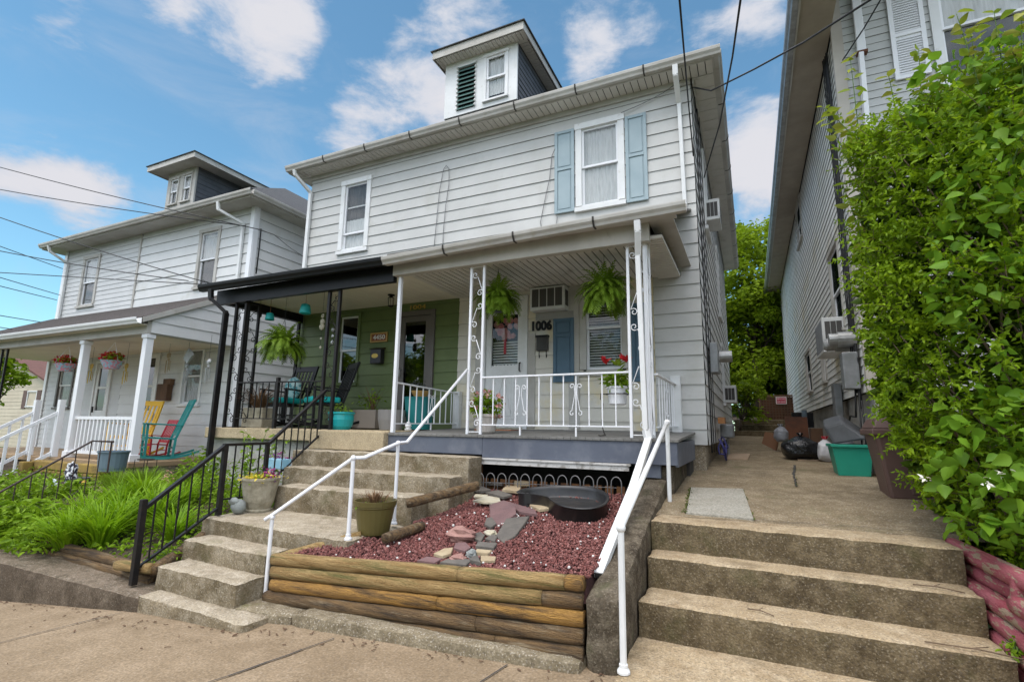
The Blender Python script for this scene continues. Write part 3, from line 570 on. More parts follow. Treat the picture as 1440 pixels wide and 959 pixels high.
gutter_prof(H,(-4.52,Pf,2.30),(-.5,Pf,2.40),(0,-1,0),offwhite,strap=1,w=.12,h=.10)
mb=MB(); mb.box(-4.5,-.62,Pf-.01,PYF-.1,2.31,2.325); mb.build('eave_soffit',offwhite,H)
mb=MB(); x=-8.22
while x<-4.5: mb.box(x,min(x+.14,-4.5),PYF,YF-.02,2.215,2.235); x+=.143
mb.build('porch_ceiling',cream_ceiling,H,bevel=.003).__setitem__('label','cream boarded ceiling over the green half of the porch')
mb=MB(); x=-4.5
while x<-1.1: mb.box(x,x+.085,PYF,YF-.02,2.21,2.23); mb.box(x+.085,x+.1,PYF,YF-.02,2.222,2.23,1); x+=.1
mb.build('porch_ceiling',[grey_soffit,dark_gap],H).__setitem__('label','ribbed metal ceiling over the cream half of the porch')
# porch floors
mb=MB(); x=-4.45
while x<-.70:
    mb.hexa([Vector((xx,yy,zz+dz)) for dz in (-.03,0) for yy,zz in ((5.58,-.095),(YF-.03,-.02)) for xx in (x,min(x+.083,-.70))]); x+=.086
mb.build('deck',grey_deck,H,bevel=.003)
mb=MB(); mb.box(-4.47,-3.02,5.6,5.63,-.33,-.127); mb.box(-3.015,-.72,5.6,5.63,-.36,-.127); mb.box(-.745,-.715,5.63,YF-.03,-.38,-.13); mb.box(-1.1,-.9,5.64,5.75,-.5,-.36); mb.build('porch_fascia',grey_fascia,H)
mb=MB(); mb.box(-3.10,-1.22,5.575,5.60,-.44,-.37); mb.box(-3.12,-1.2,5.56,5.60,-.385,-.365); mb.build('skirt_board',M('peeling_white_board',(.55,.53,.5),(.30,.28,.25),scale=9,rough=.8,lo=.5,hi=.6),H)
mb=MB(); mb.box(-4.4,-.74,6.9,7.35,-1.2,-.13); mb.build('crawlspace_wall',dark_gap,H)
mb=MB(); x=-3.08
while x<-1.2: mb.box(x,x+.09,5.72,5.74,-1.0,-.62); x+=.13
mb.box(-3.2,-3.08,5.65,5.75,-1.1,-.36); mb.box(-3.1,-1.2,5.745,5.76,-.8,-.72)
mb.build('crawlspace_lattice',M('rust_brown_wood',(.20,.085,.025),(.1,.045,.02),scale=7,rough=.9),H)
mb=MB(); mb.box(-8.30,-4.48,5.62,YF-.02,-.24,-.07); mb.box(-5.80,-4.46,5.50,5.63,-.34,-.085); mb.build('concrete_porch_floor',tan_concrete,H,bevel=.012)
mb=MB(); mb.box(-8.24,-4.5,5.72,YF,-1.3,-.24); mb.build('porch_foundation',grey_found,H)
mb=MB(); mb.box(-1.10,-.78,5.72,YF,-1.0,-.38); mb.build('porch_foundation',cheek_conc,H)
mb=MB(); FS.box(mb,-.99,-.86,-.06,.74,.02,.12); mb.build('pilaster',white_paint,H,bevel=.004); mb=MB(); FS.box(mb,-4.50,-4.38,-.06,.58,.02,.12); mb.build('pilaster',white_paint,H,bevel=.004)
# iron posts
def scrollwork(mb,ax,c,z0,z1,w,r=.006,n=5):
    """S-scrolls between two bars, c centre point, ax direction"""
    c=Vector(c); h=(z1-z0)/n
    for i in range(n):
        za=z0+i*h+.04; zb=z0+(i+1)*h-.04; f=1 if i%2==0 else -1; R=w*.24
        lo=c+ax*(f*w*.2)+Z*(za+R); hi=c-ax*(f*w*.2)+Z*(zb-R)
        s1=spiral(lo,R*.25,R,math.pi*.5 if f>0 else math.pi*.5,-f*1.15,ax,Z,16); s2=spiral(hi,R,R*.25,-math.pi*.2 if f>0 else math.pi*1.2,-f*1.15,ax,Z,16)
        mb.tube(s1+s2,r,5)
def iron_post(par,p,ax,w,z0,z1,mat,bar=.032,label=None,n=5):
    p=Vector(p); ax=Vector(ax); mb=MB()
    for t in (-w/2,w/2): mb.beam(p+ax*t+Z*z0,p+ax*t+Z*z1,bar,bar)
    mb.beam(p-ax*w/2+Z*(z0+.03),p+ax*w/2+Z*(z0+.03),.012,.012); mb.beam(p-ax*w/2+Z*(z1-.03),p+ax*w/2+Z*(z1-.03),.012,.012)
    o=mb.build('iron_post',mat,par,bevel=.003)
    if label:o['label']=label
    mb=MB(); scrollwork(mb,ax,p,z0+.05,z1-.05,w,n=n); mb.build('scrollwork',mat,o,smooth=True)
iron_post(H,(-3.17,PYF,0),XA,.19,-.09,2.12,clean_white,label='white scrolled iron post at the head of the stairs')
iron_post(H,(-1.10,PYF,0),XA,.19,-.09,2.12,clean_white,label='white scrolled iron post at the porch corner')
iron_post(H,(-.99,PYF+.11,0),YA,.18,-.09,2.15,clean_white)
mb=MB(); mb.beam((-4.43,PYF,-.09),(-4.43,PYF,2.1),.05,.05); o=mb.build('slim_post',clean_white,H,bevel=.004); o['label']='slim white square post between the two porch halves'
iron_post(H,(-7.75,PYF,0),XA,.24,-.09,2.04,black_iron,bar=.045,label='black scrolled iron post at the left porch corner',n=6)
iron_post(H,(-5.66,PYF,0),XA,.21,-.09,2.04,black_iron,bar=.045,label='black scrolled iron post beside the stairs',n=6)
iron_post(H,(-7.62,PYF+.14,0),YA,.2,-.09,2.04,black_iron,bar=.04,n=6)
mb=MB(); mb.beam((-8.25,YF-.08,-.09),(-8.25,YF-.08,2.1),.05,.05); mb.build('slim_post',black_iron,H)
downspout(H,[(-1.02,Pf-.05,2.28),(-1.02,Pf-.03,2.16),(-1.05,PYF-.13,1.92),(-1.02,PYF-.13,0.0),(-.99,PYF-.16,-.10),(-1.0,4.72,-.52),(-1.045,3.72,-1.02)],white_paint,w=.07,label='white corrugated downspout running down the corner post and over the side wall')
_a=Vector((-1.0,4.72,-.52)); _b=Vector((-1.045,3.72,-1.02)); _d=(_b-_a).normalized(); mb=MB(); mb.beam(_b+_d*.001,_b+_d*.004,.055,.04); mb.build('downspout_mouth',dark_gap,H)
downspout(H,[(-8.2,Pf-.05,2.24),(-8.2,Pf-.03,2.08),(-8.0,PYF-.1,1.85),(-8.02,PYF-.1,-.55)],black_iron,w=.09,label='black downspout at the left porch corner')
# ================================================================ railings
def railing(name,label,cat,A,B,zt0,zt1,zb0,zb1,n,mat,top=(.045,.02),bot=(.03,.015),bal=.013,ornaments=(),legs=(),group=None,posts=()):
    A=Vector((A[0],A[1],0));B=Vector((B[0],B[1],0)); T=thing(name,label,cat,tuple(A+Z*zb0),group); d=(B-A)
    mb=MB(); mb.beam(A+Z*zt0,B+Z*zt1,*top); mb.build('top_rail',mat,T,bevel=.003)
    mb=MB(); mb.beam(A+Z*zb0,B+Z*zb1,*bot); mb.build('bottom_rail',mat,T)
    for i in range(1,n):
        t=i/n; p=A+d*t; mb=MB(); mb.beam(p+Z*(zb0+(zb1-zb0)*t),p+Z*(zt0+(zt1-zt0)*t),bal,bal); mb.build('baluster',mat,T)
    for t in ornaments:
        p=A+d*t; zb=zb0+(zb1-zb0)*t; zt=zt0+(zt1-zt0)*t; h=zt-zb; dn=d.normalized(); mb=MB(); w=.075
        for f in (-1,1):
            mb.tube(spiral(p+dn*f*w*.62+Z*(zt-h*.24),.008,w*.42,math.pi*(1 if f>0 else 0),-f*-.9,dn,Z,12)+[p+dn*f*.012+Z*(zb+h*.62),p+dn*f*.03+Z*(zb+h*.45)]+spiral(p+dn*f*w*.62+Z*(zb+h*.24),w*.42,.008,math.pi*(.5),-f*.9,dn,Z,12),.0055,5)
        mb.build('scroll_ornament',mat,T,smooth=True)
    for t,zl in legs:
        p=A+d*t; mb=MB(); mb.beam(p+Z*zl,p+Z*(zb0+(zb1-zb0)*t),.018,.018); mb.build('leg',mat,T)
    for t,za,zz,w in posts:
        p=A+d*t; mb=MB(); mb.beam(p+Z*za,p+Z*zz,w,w); mb.build('post',mat,T,bevel=.003)
    return T
railing('porch_railing','white porch railing with two scroll ornaments below the fern baskets','railing',(-3.06,PYF),(-1.21,PYF),.62,.63,.03,.03,12,clean_white,ornaments=(.285,.665),legs=((.285,-.09),(.665,-.09)))
railing('porch_railing','white side railing between corner post and house wall on the alley side','railing',(-.95,PYF+.2),(-.93,YF-.12),.62,.62,.03,.05,8,clean_white,bal=.010,ornaments=(.5,),legs=((.5,-.08),))
railing('porch_railing','white railing dividing the green and the cream porch halves','railing',(-4.43,PYF+.03),(-4.43,YF-.12),.59,.55,.03,.05,10,clean_white,ornaments=(.55,),legs=((.55,-.07),))
railing('porch_railing','black iron railing along the front of the green porch','railing',(-7.62,PYF),(-5.77,PYF),.66,.64,.08,.08,13,black_iron,posts=((.49,-.09,.72,.05),))
# black stair rail: three flights
railing('stair_railing','black iron stair railing of the lowest flight, with a flat-topped square post on the curb','railing',(-5.53,3.2),(-5.48,3.98),-.86,-.25,-1.42,-.93,7,black_iron,top=(.05,.035),bot=(.035,.02),posts=((0,-1.56,-.76,.055),(1,-1.02,-.23,.05)))
railing('stair_railing','level black iron railing beside the stair landing','railing',(-5.48,4.0),(-5.62,4.66),-.245,-.245,-.85,-.88,5,black_iron,top=(.045,.03),bot=(.03,.018),posts=((1,-.85,-.24,.045),))
railing('stair_railing','black iron railing rising from the landing to the black porch post','railing',(-5.62,4.68),(-5.62,5.58),-.245,.50,-.78,-.1,8,black_iron,top=(.045,.035),bot=(.03,.018))
# white pipe handrails
def pipe_rail(name,label,tops,posts,r,mat,drop=None):
    T=thing(name,label,'handrail',tuple(Vector(posts[0][1])))
    mb=MB(); mb.tube(tops,r,9); mb.build('rail_pipe',mat,T,smooth=True)
    for a,b in posts:
        mb=MB(); mb.tube([a,b],r,9); mb.lathe([(r*1.9,0),(r*1.9,.012),(r*1.3,.03),(r*1.3,.05)],b,10); mb.build('post',mat,T,smooth=False)
        mb=MB(); mb.blob(a,r*1.5,r*1.5,r*1.5,0,0,10,8); mb.build('elbow_joint',mat,T,smooth=True)
    return T
pA=PY(383,727,3.5);pA2=Vector((pA.x,3.5,-1.70)); pB=PY(497,644,3.66); pB2=Vector((pB.x,3.66,-1.0)); pC=PY(560,623,4.45); pC2=Vector((pC.x,4.45,-1.0)); pD=PY(657,520,5.6)
pipe_rail('pipe_handrail','white bent pipe handrail climbing the shared stairs to the scrolled post',[pA+Vector((-.03,-.06,-.02)),pA+Vector((.0,.0,.02)),pB,pB+Vector((.05,.08,.0)),pC,pC+Vector((.04,.1,.01)),pD],[(pA,pA2),(pB,pB2),(pC,pC2)],.018,clean_white)
qa=PX(873,742,-.79); qb=PX(938,594,-.78); 
pipe_rail('pipe_handrail','white painted pipe handrail beside the right-hand steps with a post at each end',[qa,qb],[(qa,(-.79,qa.y,-1.452)),(qb,(-.78,qb.y,-.775+.0))],.021,white_paint)
# ================================================================ SETTING: ground, road, pavement
def street_z(x): 
    P=[(-34,-3.45),(-12,-2.16),(-9,-1.985),(-7.4,-1.885),(-6.3,-1.795),(-5.2,-1.712),(-4.4,-1.66),(-3.7,-1.625),(-2.4,-1.575),(-1.1,-1.53),(6,-1.12),(20,-.3)]
    x=max(-34,min(20,x))
    for (a,b),(c,d) in zip(P,P[1:]):
        if x<=c: return b+(d-b)*(x-a)/(c-a)
    return P[-1][1]
def grid(xs,ys,zf):
    mb=MB(); nx,ny=len(xs),len(ys); mb.v=[(x,y,zf(x,y)) for y in ys for x in xs]
    mb.f=[(j*nx+i,j*nx+i+1,(j+1)*nx+i+1,(j+1)*nx+i) for j in range(ny-1) for i in range(nx-1)]; mb.m=[0]*len(mb.f); return mb
def lin(a,b,n): return [a+(b-a)*i/(n-1) for i in range(n)]
def gz(x,y):
    if y<3.6: return street_z(x)-.25
    t=min(1,(y-3.6)/4); zz=street_z(x)*(1-t)+(-1.25 if x>-9 else -1.6)*t-.15
    if y>9: zz=min(-.6,zz+ (y-9)*.05)
    return zz
xs=[-900,-300,-120,-60]+lin(-40,25,66)+[60,120,300,900]; ys=[-900,-300,-100,-40,-20]+lin(-12,30,43)+[60,120,300,900]
struct(grid(xs,ys,gz).build('ground',grassm))
struct(grid([-120,-60]+lin(-34,20,28)+[60,120],lin(-8,1.15,4),lambda x,y:street_z(x)-.14).build('road',asphalt))
cyl=lambda x: 3.45 if x>-1.1 else 3.45+ (x+1.1)*.09   # back edge of the pavement
mb=MB(); 
XS=lin(-34,20,109); ny=9
for i,x in enumerate(XS):
    yb=max(1.9,cyl(x))+.12
    for j in range(ny): y=1.3+(yb-1.3)*j/(ny-1); mb.v.append((x,y,street_z(x)+.006*noise.noise(Vector((x*1.3,y*1.3,0)))))
mb.f=[(i*ny+j,(i+1)*ny+j,(i+1)*ny+j+1,i*ny+j+1) for i in range(len(XS)-1) for j in range(ny-1)]; mb.m=[0]*len(mb.f)
struct(mb.build('pavement',sidewalk_conc,smooth=True))
mb=MB()
for i in range(len(XS)-1):
    a,b=XS[i],XS[i+1]; mb.hexa([Vector((x,y,street_z(x)+dz)) for dz in (-.2,-.004) for y in (1.14,1.297) for x in (a,b)])
struct(mb.build('kerb',curb_conc))
# cracks / joints in the pavement, loose debris
mb=MB()
def crack(mb,p,q,zf,w=.008,n=14,am=.02):
    p=Vector(p);q=Vector(q); d=(q-p); nn=Vector((-d.y,d.x,0)).normalized(); L=[]
    for i in range(n+1):
        c=p+d*i/n+nn*am*noise.noise(Vector((i*.7,p.x*5,p.y)))*(1 if 0<i<n else 0); L.append(c)
    for i in range(n):
        a,b=L[i],L[i+1]; ww=w*(.6+.8*abs(noise.noise(Vector((i*.9,p.x,3)))))
        mb.quad(*[Vector((t.x,t.y,zf(t.x,t.y)+.007)) for t in (a-nn*ww,b-nn*ww,b+nn*ww,a+nn*ww)])
sz=lambda x,y: street_z(x)+.006*noise.noise(Vector((x*1.3,y*1.3,0)))+.002
crack(mb,PZ(0,1010,-1.7)[:2]+(0,) if 0 else (-3.4,1.5,0),(-2.95,3.2,0),sz); crack(mb,(-1.9,1.4,0),(-1.55,3.3,0),sz,am=.0); crack(mb,(-5.6,1.4,0),(-5.3,3.0,0),sz,am=.01)
crack(mb,(-3.4,1.5,0),(-1.4,2.4,0),sz,w=.0025,am=.12,n=30)
struct(mb.build('pavement_cracks',dark_gap))
mb=MB()
for i in range(150):
    x=rng.uniform(-8,-.9); yb=cyl(x)
    y=yb-.03-abs(rng.normal(0,.10)) if i<125 else rng.uniform(1.6,yb)
    if x>-5.4 and x<-3.6: y-=.16
    a=rng.uniform(0,6.3); l=rng.uniform(.006,.022 if i<330 else .05); w=rng.uniform(.002,.006); c=Vector((x,y,sz(x,y)+.006)); u=Vector((math.cos(a),math.sin(a),.1))*l; v=Vector((-math.sin(a),math.cos(a),0))*w
    mb.hexa([c-u-v,c+u-v,c-u+v,c+u+v,c-u*.8-v+Z*.004,c+u*.8-v+Z*.004,c-u*.8+v+Z*.004,c+u*.8+v+Z*.004])
tag(mb.build('leaf_litter',[M('litter_brown',(.12,.07,.04),rough=1)]),'scattered twigs and dry bits along the back edge of the pavement','debris',kind='stuff')
# ---------------------------------------------------------------- rough block helper
def rough_block(mb,P,nu,nv,nw,amp=.006,fr=6,mt=0,mr=1,seed=0,edge=.012):
    """P: 8 corners (z,y,x order); faces subdivided and roughened; top faces get mt, others mr"""
    P=[Vector(p) for p in P]
    def at(u,v,w):
        q=Vector((0,0,0))
        for k in range(8):
            a=(u if k&1 else 1-u)*(v if k&2 else 1-v)*(w if k&4 else 1-w); q+=P[k]*a
        return q
    cen=sum(P,Vector())/8
    def dis(u,v,w):
        q=at(u,v,w); n=noise.noise_vector(q*fr+Vector((seed,0,0)))*amp+noise.noise_vector(q*fr*3.3)*amp*.45
        # rounded arrises
        ed=sum(1 for t in (u,v,w) if t<1e-4 or t>1-1e-4)
        if ed>=2:
            d=(cen-q); d=Vector((d.x*.0 if False else d.x,d.y,d.z)); 
            k=edge*(1+.9*noise.noise(q*9))
            if w>1-1e-4: q=q-Z*k*.7
            if v<1e-4: q=q+Vector((0,k*.7,0))
            if u<1e-4: q=q+Vector((k*.5,0,0))
            if u>1-1e-4: q=q-Vector((k*.5,0,0))
        return q+n
    def face(f,a,b,m):
        vs=[dis(*f(i/a,j/b)) for j in range(b+1) for i in range(a+1)]
        mb.add(vs,[(j*(a+1)+i,j*(a+1)+i+1,(j+1)*(a+1)+i+1,(j+1)*(a+1)+i) for j in range(b) for i in range(a)],m)
    def ks(n): return n
    e=lambda t,n:t
    def sm(t,n): return t
    face(lambda s,t:(s,t,1),nu,nv,mt); face(lambda s,t:(s,0,t),nu,nw,mr); face(lambda s,t:(1-s,1,t),nu,nw,mr)
    face(lambda s,t:(0,1-s,t),nv,nw,mr); face(lambda s,t:(1,s,t),nv,nw,mr)
def blk(x0l,x1l,y0,y1,zb,zt,zt2=None): 
    return [Vector((x,y,z)) for z in (zb,zt) for y in (y0,y1) for x in (x0l,x1l)]
# ---------------------------------------------------------------- shared stairs
ST=thing('concrete_stairs','weathered concrete stairs with a landing climbing to the porch, shared by both doors','stairs',(-4.6,3.1,-1.66))
def step(x0,x1,y0,y1,zb,zt,nm,k,x0b=None,skew=0):
    mb=MB(); P=[Vector((x,y+(skew if x==x1 else 0),z)) for z in (zb,zt) for y in (y0,y1) for x in (x0,x1)]
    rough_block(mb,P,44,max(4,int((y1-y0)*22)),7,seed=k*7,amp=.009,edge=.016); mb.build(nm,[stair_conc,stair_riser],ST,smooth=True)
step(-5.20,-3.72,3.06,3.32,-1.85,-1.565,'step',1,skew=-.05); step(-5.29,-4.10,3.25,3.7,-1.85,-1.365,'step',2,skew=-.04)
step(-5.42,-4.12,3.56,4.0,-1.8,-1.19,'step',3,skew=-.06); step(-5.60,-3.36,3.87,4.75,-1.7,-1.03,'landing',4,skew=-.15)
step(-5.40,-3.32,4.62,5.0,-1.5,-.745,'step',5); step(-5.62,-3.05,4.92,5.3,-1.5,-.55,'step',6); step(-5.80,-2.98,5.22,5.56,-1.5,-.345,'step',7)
# ---------------------------------------------------------------- right steps
RS=thing('concrete_steps','wide brown aggregate concrete steps up to the alley between the houses','steps',(.2,4.2,-1.5))
def rstep(x0,x1,y0,y1,zb,zt,nm,k,dy=0):
    mb=MB(); P=[Vector((x,y+(dy if x==x1 else 0),z)) for z in (zb,zt) for y in (y0,y1) for x in (x0,x1)]
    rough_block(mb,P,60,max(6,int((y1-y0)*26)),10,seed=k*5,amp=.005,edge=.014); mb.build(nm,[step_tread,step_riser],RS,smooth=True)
rstep(-.83,2.2,2.7,4.1,-1.9,-1.455,'landing',1); rstep(-.82,1.25,3.94,4.4,-1.7,-1.215,'step',2,dy=-.02); rstep(-.82,1.24,4.31,4.7,-1.6,-.985,'step',3,dy=-.06); rstep(-.83,1.24,4.58,5.0,-1.5,-.755,'step',4,dy=-.06)
# alley walk
def wz(y):
    pts=[(4.6,-.80),(4.9,-.762),(5.5,-.68),(7.4,-.53),(10,-.39),(14,-.21),(18,-.12),(30,0)]
    for (a,b),(c,d) in zip(pts,pts[1:]):
        if y<=c: return b+(d-b)*(y-a)/(c-a)
    return 0
mb=MB(); XSs=lin(-.62,1.5,24); YSs=lin(4.9,17.3,90)
mb=grid(XSs,YSs,lambda x,y:wz(y)+.008*noise.noise(Vector((x*2,y*2,1)))+(.006 if int(y/1.4)%2 else 0)); struct(mb.build('alley_walk',walk_conc,smooth=False))
struct(grid(lin(-.84,-.60,4),lin(4.9,7.42,12),lambda x,y:wz(y)+.001).build('alley_edge',walk_conc))
mb=MB(); mb.box(-.95,-.6,5.6,7.38,-1.0,-.545); 
struct(grid(lin(1.45,3.2,8),lin(4.9,7.4,12),lambda x,y:wz(y)+.03+.03*noise.noise(Vector((x*3,y*3,0)))).build('planting_soil',soil))
mb=MB()
def pz(x,y,h=.008): 
    # pixel on the walk surface
    for Y in np.arange(4.9,17,.02):
        p=PY(x,y,Y)
        if p.z<=wz(Y)-0 and False: pass
    lo,hi=4.6,17
    for _ in range(40):
        m=(lo+hi)/2; p=PY(x,y,m)
        if p.z<wz(m): hi=m
        else: lo=m
    p=PY(x,y,lo); return Vector((p.x,p.y,wz(p.y)+h))
c_=[pz(965,724,.012),pz(1060,733,.012),pz(1045,690,.012),pz(972,688,.012)]
mb=MB(); mb.prism([p-Z*.03+Z*.012 for p in c_],(0,0,.03)); struct(mb.build('pale_slab',pale_slab,bevel=.003))
mb=MB(); c2=[pz(1122,648,.02),pz(1160,648,.02),pz(1180,641,.02),pz(1120,641,.02)]; mb.prism([p-Z*.02 for p in c2],(0,0,.02)); c2=[pz(1023,646,.02),pz(1052,647,.02),pz(1055,639,.02),pz(1025,639,.02)]; mb.prism([p-Z*.02 for p in c2],(0,0,.02)); struct(mb.build('pale_slab',stepstone))
mb=MB(); wzz=lambda x,y:wz(y)+.006
for a,b,w in (((1118,655),(1116,668),.02),((1116,668),(1120,685),.012),((985,665),(1125,668),.006),((1048,655),(1180,660),.004),((1000,668),(1240,700),.003),((1063,733),(1345,752),.004)):
    crack(mb,pz(*a),pz(*b),wzz,w=w,n=24,am=.08 if w<.009 else .02)
struct(mb.build('walk_cracks',dark_gap))
def moss_line(mb,pts,n,w,h=.02,s=.02):
    for i in range(n):
        t=rng.uniform(0,len(pts)-1); k=int(min(t,len(pts)-2)); p=pts[k].lerp(pts[k+1],t-k)+Vector((rng.normal(0,w),rng.normal(0,w),0))
        for q in range(3):
            a=rng.uniform(0,6.3); d=Vector((math.cos(a),math.sin(a),rng.uniform(.2,1.4))).normalized()*s*rng.uniform(.5,1.3); sd_=Vector((-math.sin(a),math.cos(a),0))*s*.3
            mb.add([p,p+d*.6+sd_,p+d,p+d*.6-sd_],[(0,1,2,3)])
mb=MB(); moss_line(mb,[c_[0],c_[3]],160,.012); moss_line(mb,[c_[1],c_[2]],120,.006,s=.014); moss_line(mb,[pz(1117,660),pz(1120,684)],60,.01,s=.015)
tag(mb.build('moss_tufts',M('moss',(.10,.12,.02),(.06,.08,.015),scale=30,rough=1)),'green and yellow moss growing along the pale slab in the walk','moss',kind='stuff')
# steps up at the back of the alley
BS=thing('garden_steps','low mossy steps at the far end of the alley','steps',(.3,17,-.1))
for i,(zt,y0) in enumerate(((.02,17.2),(.2,17.8),(.38,18.5))):
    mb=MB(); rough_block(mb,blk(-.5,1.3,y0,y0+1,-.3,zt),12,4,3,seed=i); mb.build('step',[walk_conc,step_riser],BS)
struct(grid(lin(-12,14,12),lin(19.4,45,10),lambda x,y:.36+(y-19.4)*.06).build('back_yard',soil))
# cheek wall
CW=MB(); prof=[(3.42,-1.08),(4.1,-.83),(4.6,-.66),(5.4,-.52),(5.65,-.52)]
rough_block(CW,[Vector(p) for p in ((-1.06,3.42,-1.75),(-.83,3.42,-1.75),(-1.06,5.65,-1.75),(-.83,5.65,-1.75),(-1.06,3.42,-1.07),(-.83,3.42,-1.07),(-1.06,5.65,-.50),(-.83,5.65,-.50))],4,40,12,amp=.008,edge=.03,seed=3,mt=0,mr=0)
tag(CW.build('side_wall',cheek_conc,smooth=True),'dark mossy concrete wall between gravel bed and right steps, under the downspout','wall')
# curb walls
mb=MB()
for i,(a,b) in enumerate(((-4.16,-3.50),(-3.49,-1.07))):
    za,zb=street_z(a),street_z(b); ya,yb=3.21 if i==0 else 3.27,3.28 if i==0 else 3.35
    rough_block(mb,[Vector(p) for p in ((a,ya,za-.2),(b,yb,zb-.2),(a,3.6,za-.2),(b,3.6,zb-.2),(a,ya,za+.10),(b,yb,zb+.07),(a,3.6,za+.10),(b,3.6,zb+.07))],30,6,5,amp=.008,edge=.018,seed=i*9,mt=0,mr=0)
tag(mb.build('kerb_wall',concrete('kerb_wall_concrete',(.22,.18,.115),(.15,.12,.075),(.28,.235,.16),s=3,amt=.4,moss=(.11,.11,.03),bump=.7),smooth=True),'low concrete kerb under the stacked timbers','kerb wall')
mb=MB(); P=[(-16,1.72,street_z(-16)-.3),(-5.16,3.06,street_z(-5.2)-.2),(-16,3.2,street_z(-16)-.3),(-5.20,3.55,street_z(-5.2)-.2),(-16,1.72,-2.0),(-5.16,3.06,-1.59),(-16,3.3,-1.20),(-5.20,3.55,-1.59)]
P[4]=(-16,2.2,-1.18); P[0]=(-16,2.2,street_z(-16)-.3)
rough_block(mb,[Vector(p) for p in P],110,8,6,amp=.008,edge=.014,seed=5,mt=0,mr=1)
tag(mb.build('curb_wall',[concrete('dirty_ledge',(.15,.115,.08),(.09,.07,.045),(.21,.165,.12),s=4,amt=.25),curb_conc],smooth=True),'long brown concrete wall along the pavement below the leafy garden','wall')
# ---------------------------------------------------------------- logs
def log(name,label,a,b,r,mat,group=None,seed=0,flat=0,ends=None,cat='timber'):
    a=Vector(a);b=Vector(b); L=(b-a).length; n=max(6,int(L/.07)); d=(b-a)/n; t=(b-a).normalized(); sx=t.cross(Z).normalized(); up=sx.cross(t); mb=MB(); K=14; vs=[]
    for i in range(n+1):
        c=a+d*i
        for k in range(K):
            th=2*math.pi*k/K; ct,st_=math.cos(th),math.sin(th)
            q=Vector((i*.35+seed*11,ct*1.4,st_*1.4)); rr=r*(1+.09*noise.noise(q)+.05*noise.noise(q*3.5))
            if i in(0,n): rr*=.93
            zz=max(-.84,min(.84,st_)) ; vs.append(c+sx*(ct*rr*1.02)+up*(zz*rr*1.12))
    mb.add(vs,[(i*K+k,i*K+(k+1)%K,(i+1)*K+(k+1)%K,(i+1)*K+k) for i in range(n) for k in range(K)]+[tuple(range(K-1,-1,-1)),tuple(n*K+k for k in range(K))])
    o=mb.build(name,mat,None,smooth=True); o.data.update()
    return tag(o,label,cat,group)
TS=(.18)/2.93
def tline(u,row,y=3.50): return Vector((u,y+.01*row-.02,-1.63+.105*row+(u+4.0)*TS))
G='stacked landscape timbers along the gravel bed'
rows=[(0,[(-4.0,-1.72),(-1.715,-1.08)],[log_dark,log_dark]),(1,[(-4.04,-1.88),(-1.875,-1.08)],[log_dark,log_dark]),(2,[(-3.98,-2.22),(-2.215,-1.08)],[log_wood,log_wood]),(3,[(-4.0,-1.38),(-1.375,-1.09)],[log_light,log_dark]),(4,[(-4.02,-2.06),(-2.055,-1.22),(-1.215,-1.09)],[log_light,log_light,log_wood])]
rn=['bottom','second','middle','fourth','top']; cn={2:['long left','shorter right'],3:['long left','middle','short right-hand']}
for row,seg,mt in rows:
    for i,(a,b) in enumerate(seg):
        log('landscape_timber',f'{cn[len(seg)][i]} timber in the {rn[row]} row of the stacked log wall',tline(a,row),tline(b,row),.054,mt[i],G,seed=row*3+i)
log('landscape_timber','timber running back from the stacked wall beside the landing',(-3.96,3.55,-1.20),(-3.42,3.98,-1.035),.05,log_light,seed=21)
log('landscape_timber','lower timber under the one running back beside the landing',(-3.96,3.55,-1.31),(-3.42,3.98,-1.135),.05,log_dark,seed=22)
log('landscape_timber','short dark log lying beside the olive pot at the gravel edge',PZ(660,762,-1.02)+Vector((-.25,-.02,0)) if 0 else (-3.05,3.85,-1.0),(-2.95,4.3,-.95),.045,log_dark,seed=23)
log('landscape_timber','weathered timber edging the gravel just below the upper steps',(-3.28,4.47,-.79),(-2.72,4.98,-.62),.05,log_dark,seed=24)
log('landscape_timber','long weathered timber topping the garden edge on the left',(-7.9,3.36,-1.40),(-5.55,3.38,-1.475),.05,log_dark,seed=26)
log('landscape_timber','pale split timber at the foot of the black stair rail',(-5.95,3.27,-1.44),(-5.42,3.30,-1.42),.05,log_light,seed=27)
log('landscape_timber','long timber below the topmost one of the left garden edge',(-7.9,3.34,-1.49),(-5.5,3.36,-1.56),.05,log_dark,seed=28)
log('landscape_timber','dark timber beside the second stair under the black railing',(-5.42,3.3,-1.45),(-5.55,3.95,-1.2),.055,log_dark,seed=29)
# red painted logs at the right
GR='red painted logs of the right garden edge'
for k,(a,b,l) in enumerate((((1.28,4.98,-.80),(1.42,3.2,-.83),'uppermost red painted log under the vine, half hidden by leaves'),((1.29,4.9,-.90),(1.40,4.05,-.93),'second red painted log down, ending behind a short post'),((1.27,4.82,-1.0),(1.38,3.2,-1.05),'third red painted log down, the longest clean pink one'),((1.28,4.72,-1.1),(1.36,3.2,-1.16),'fourth red painted log down, paint worn to bare wood'),((1.30,4.35,-1.22),(1.37,3.2,-1.27),'fifth red painted log down, pink and peeling'),((1.32,4.1,-1.33),(1.40,3.2,-1.38),'lowest red painted log beside weeds and the step end'),((1.30,4.0,-.94),(1.40,3.2,-.93),'short red log right of the upright post'))):
    log('painted_log',l,a,b,.054,red_log,GR,seed=40+k)
log('painted_log','short upright red log post in the right garden edge',(1.335,4.03,-1.02),(1.345,4.03,-.80),.05,red_log,GR,seed=50)
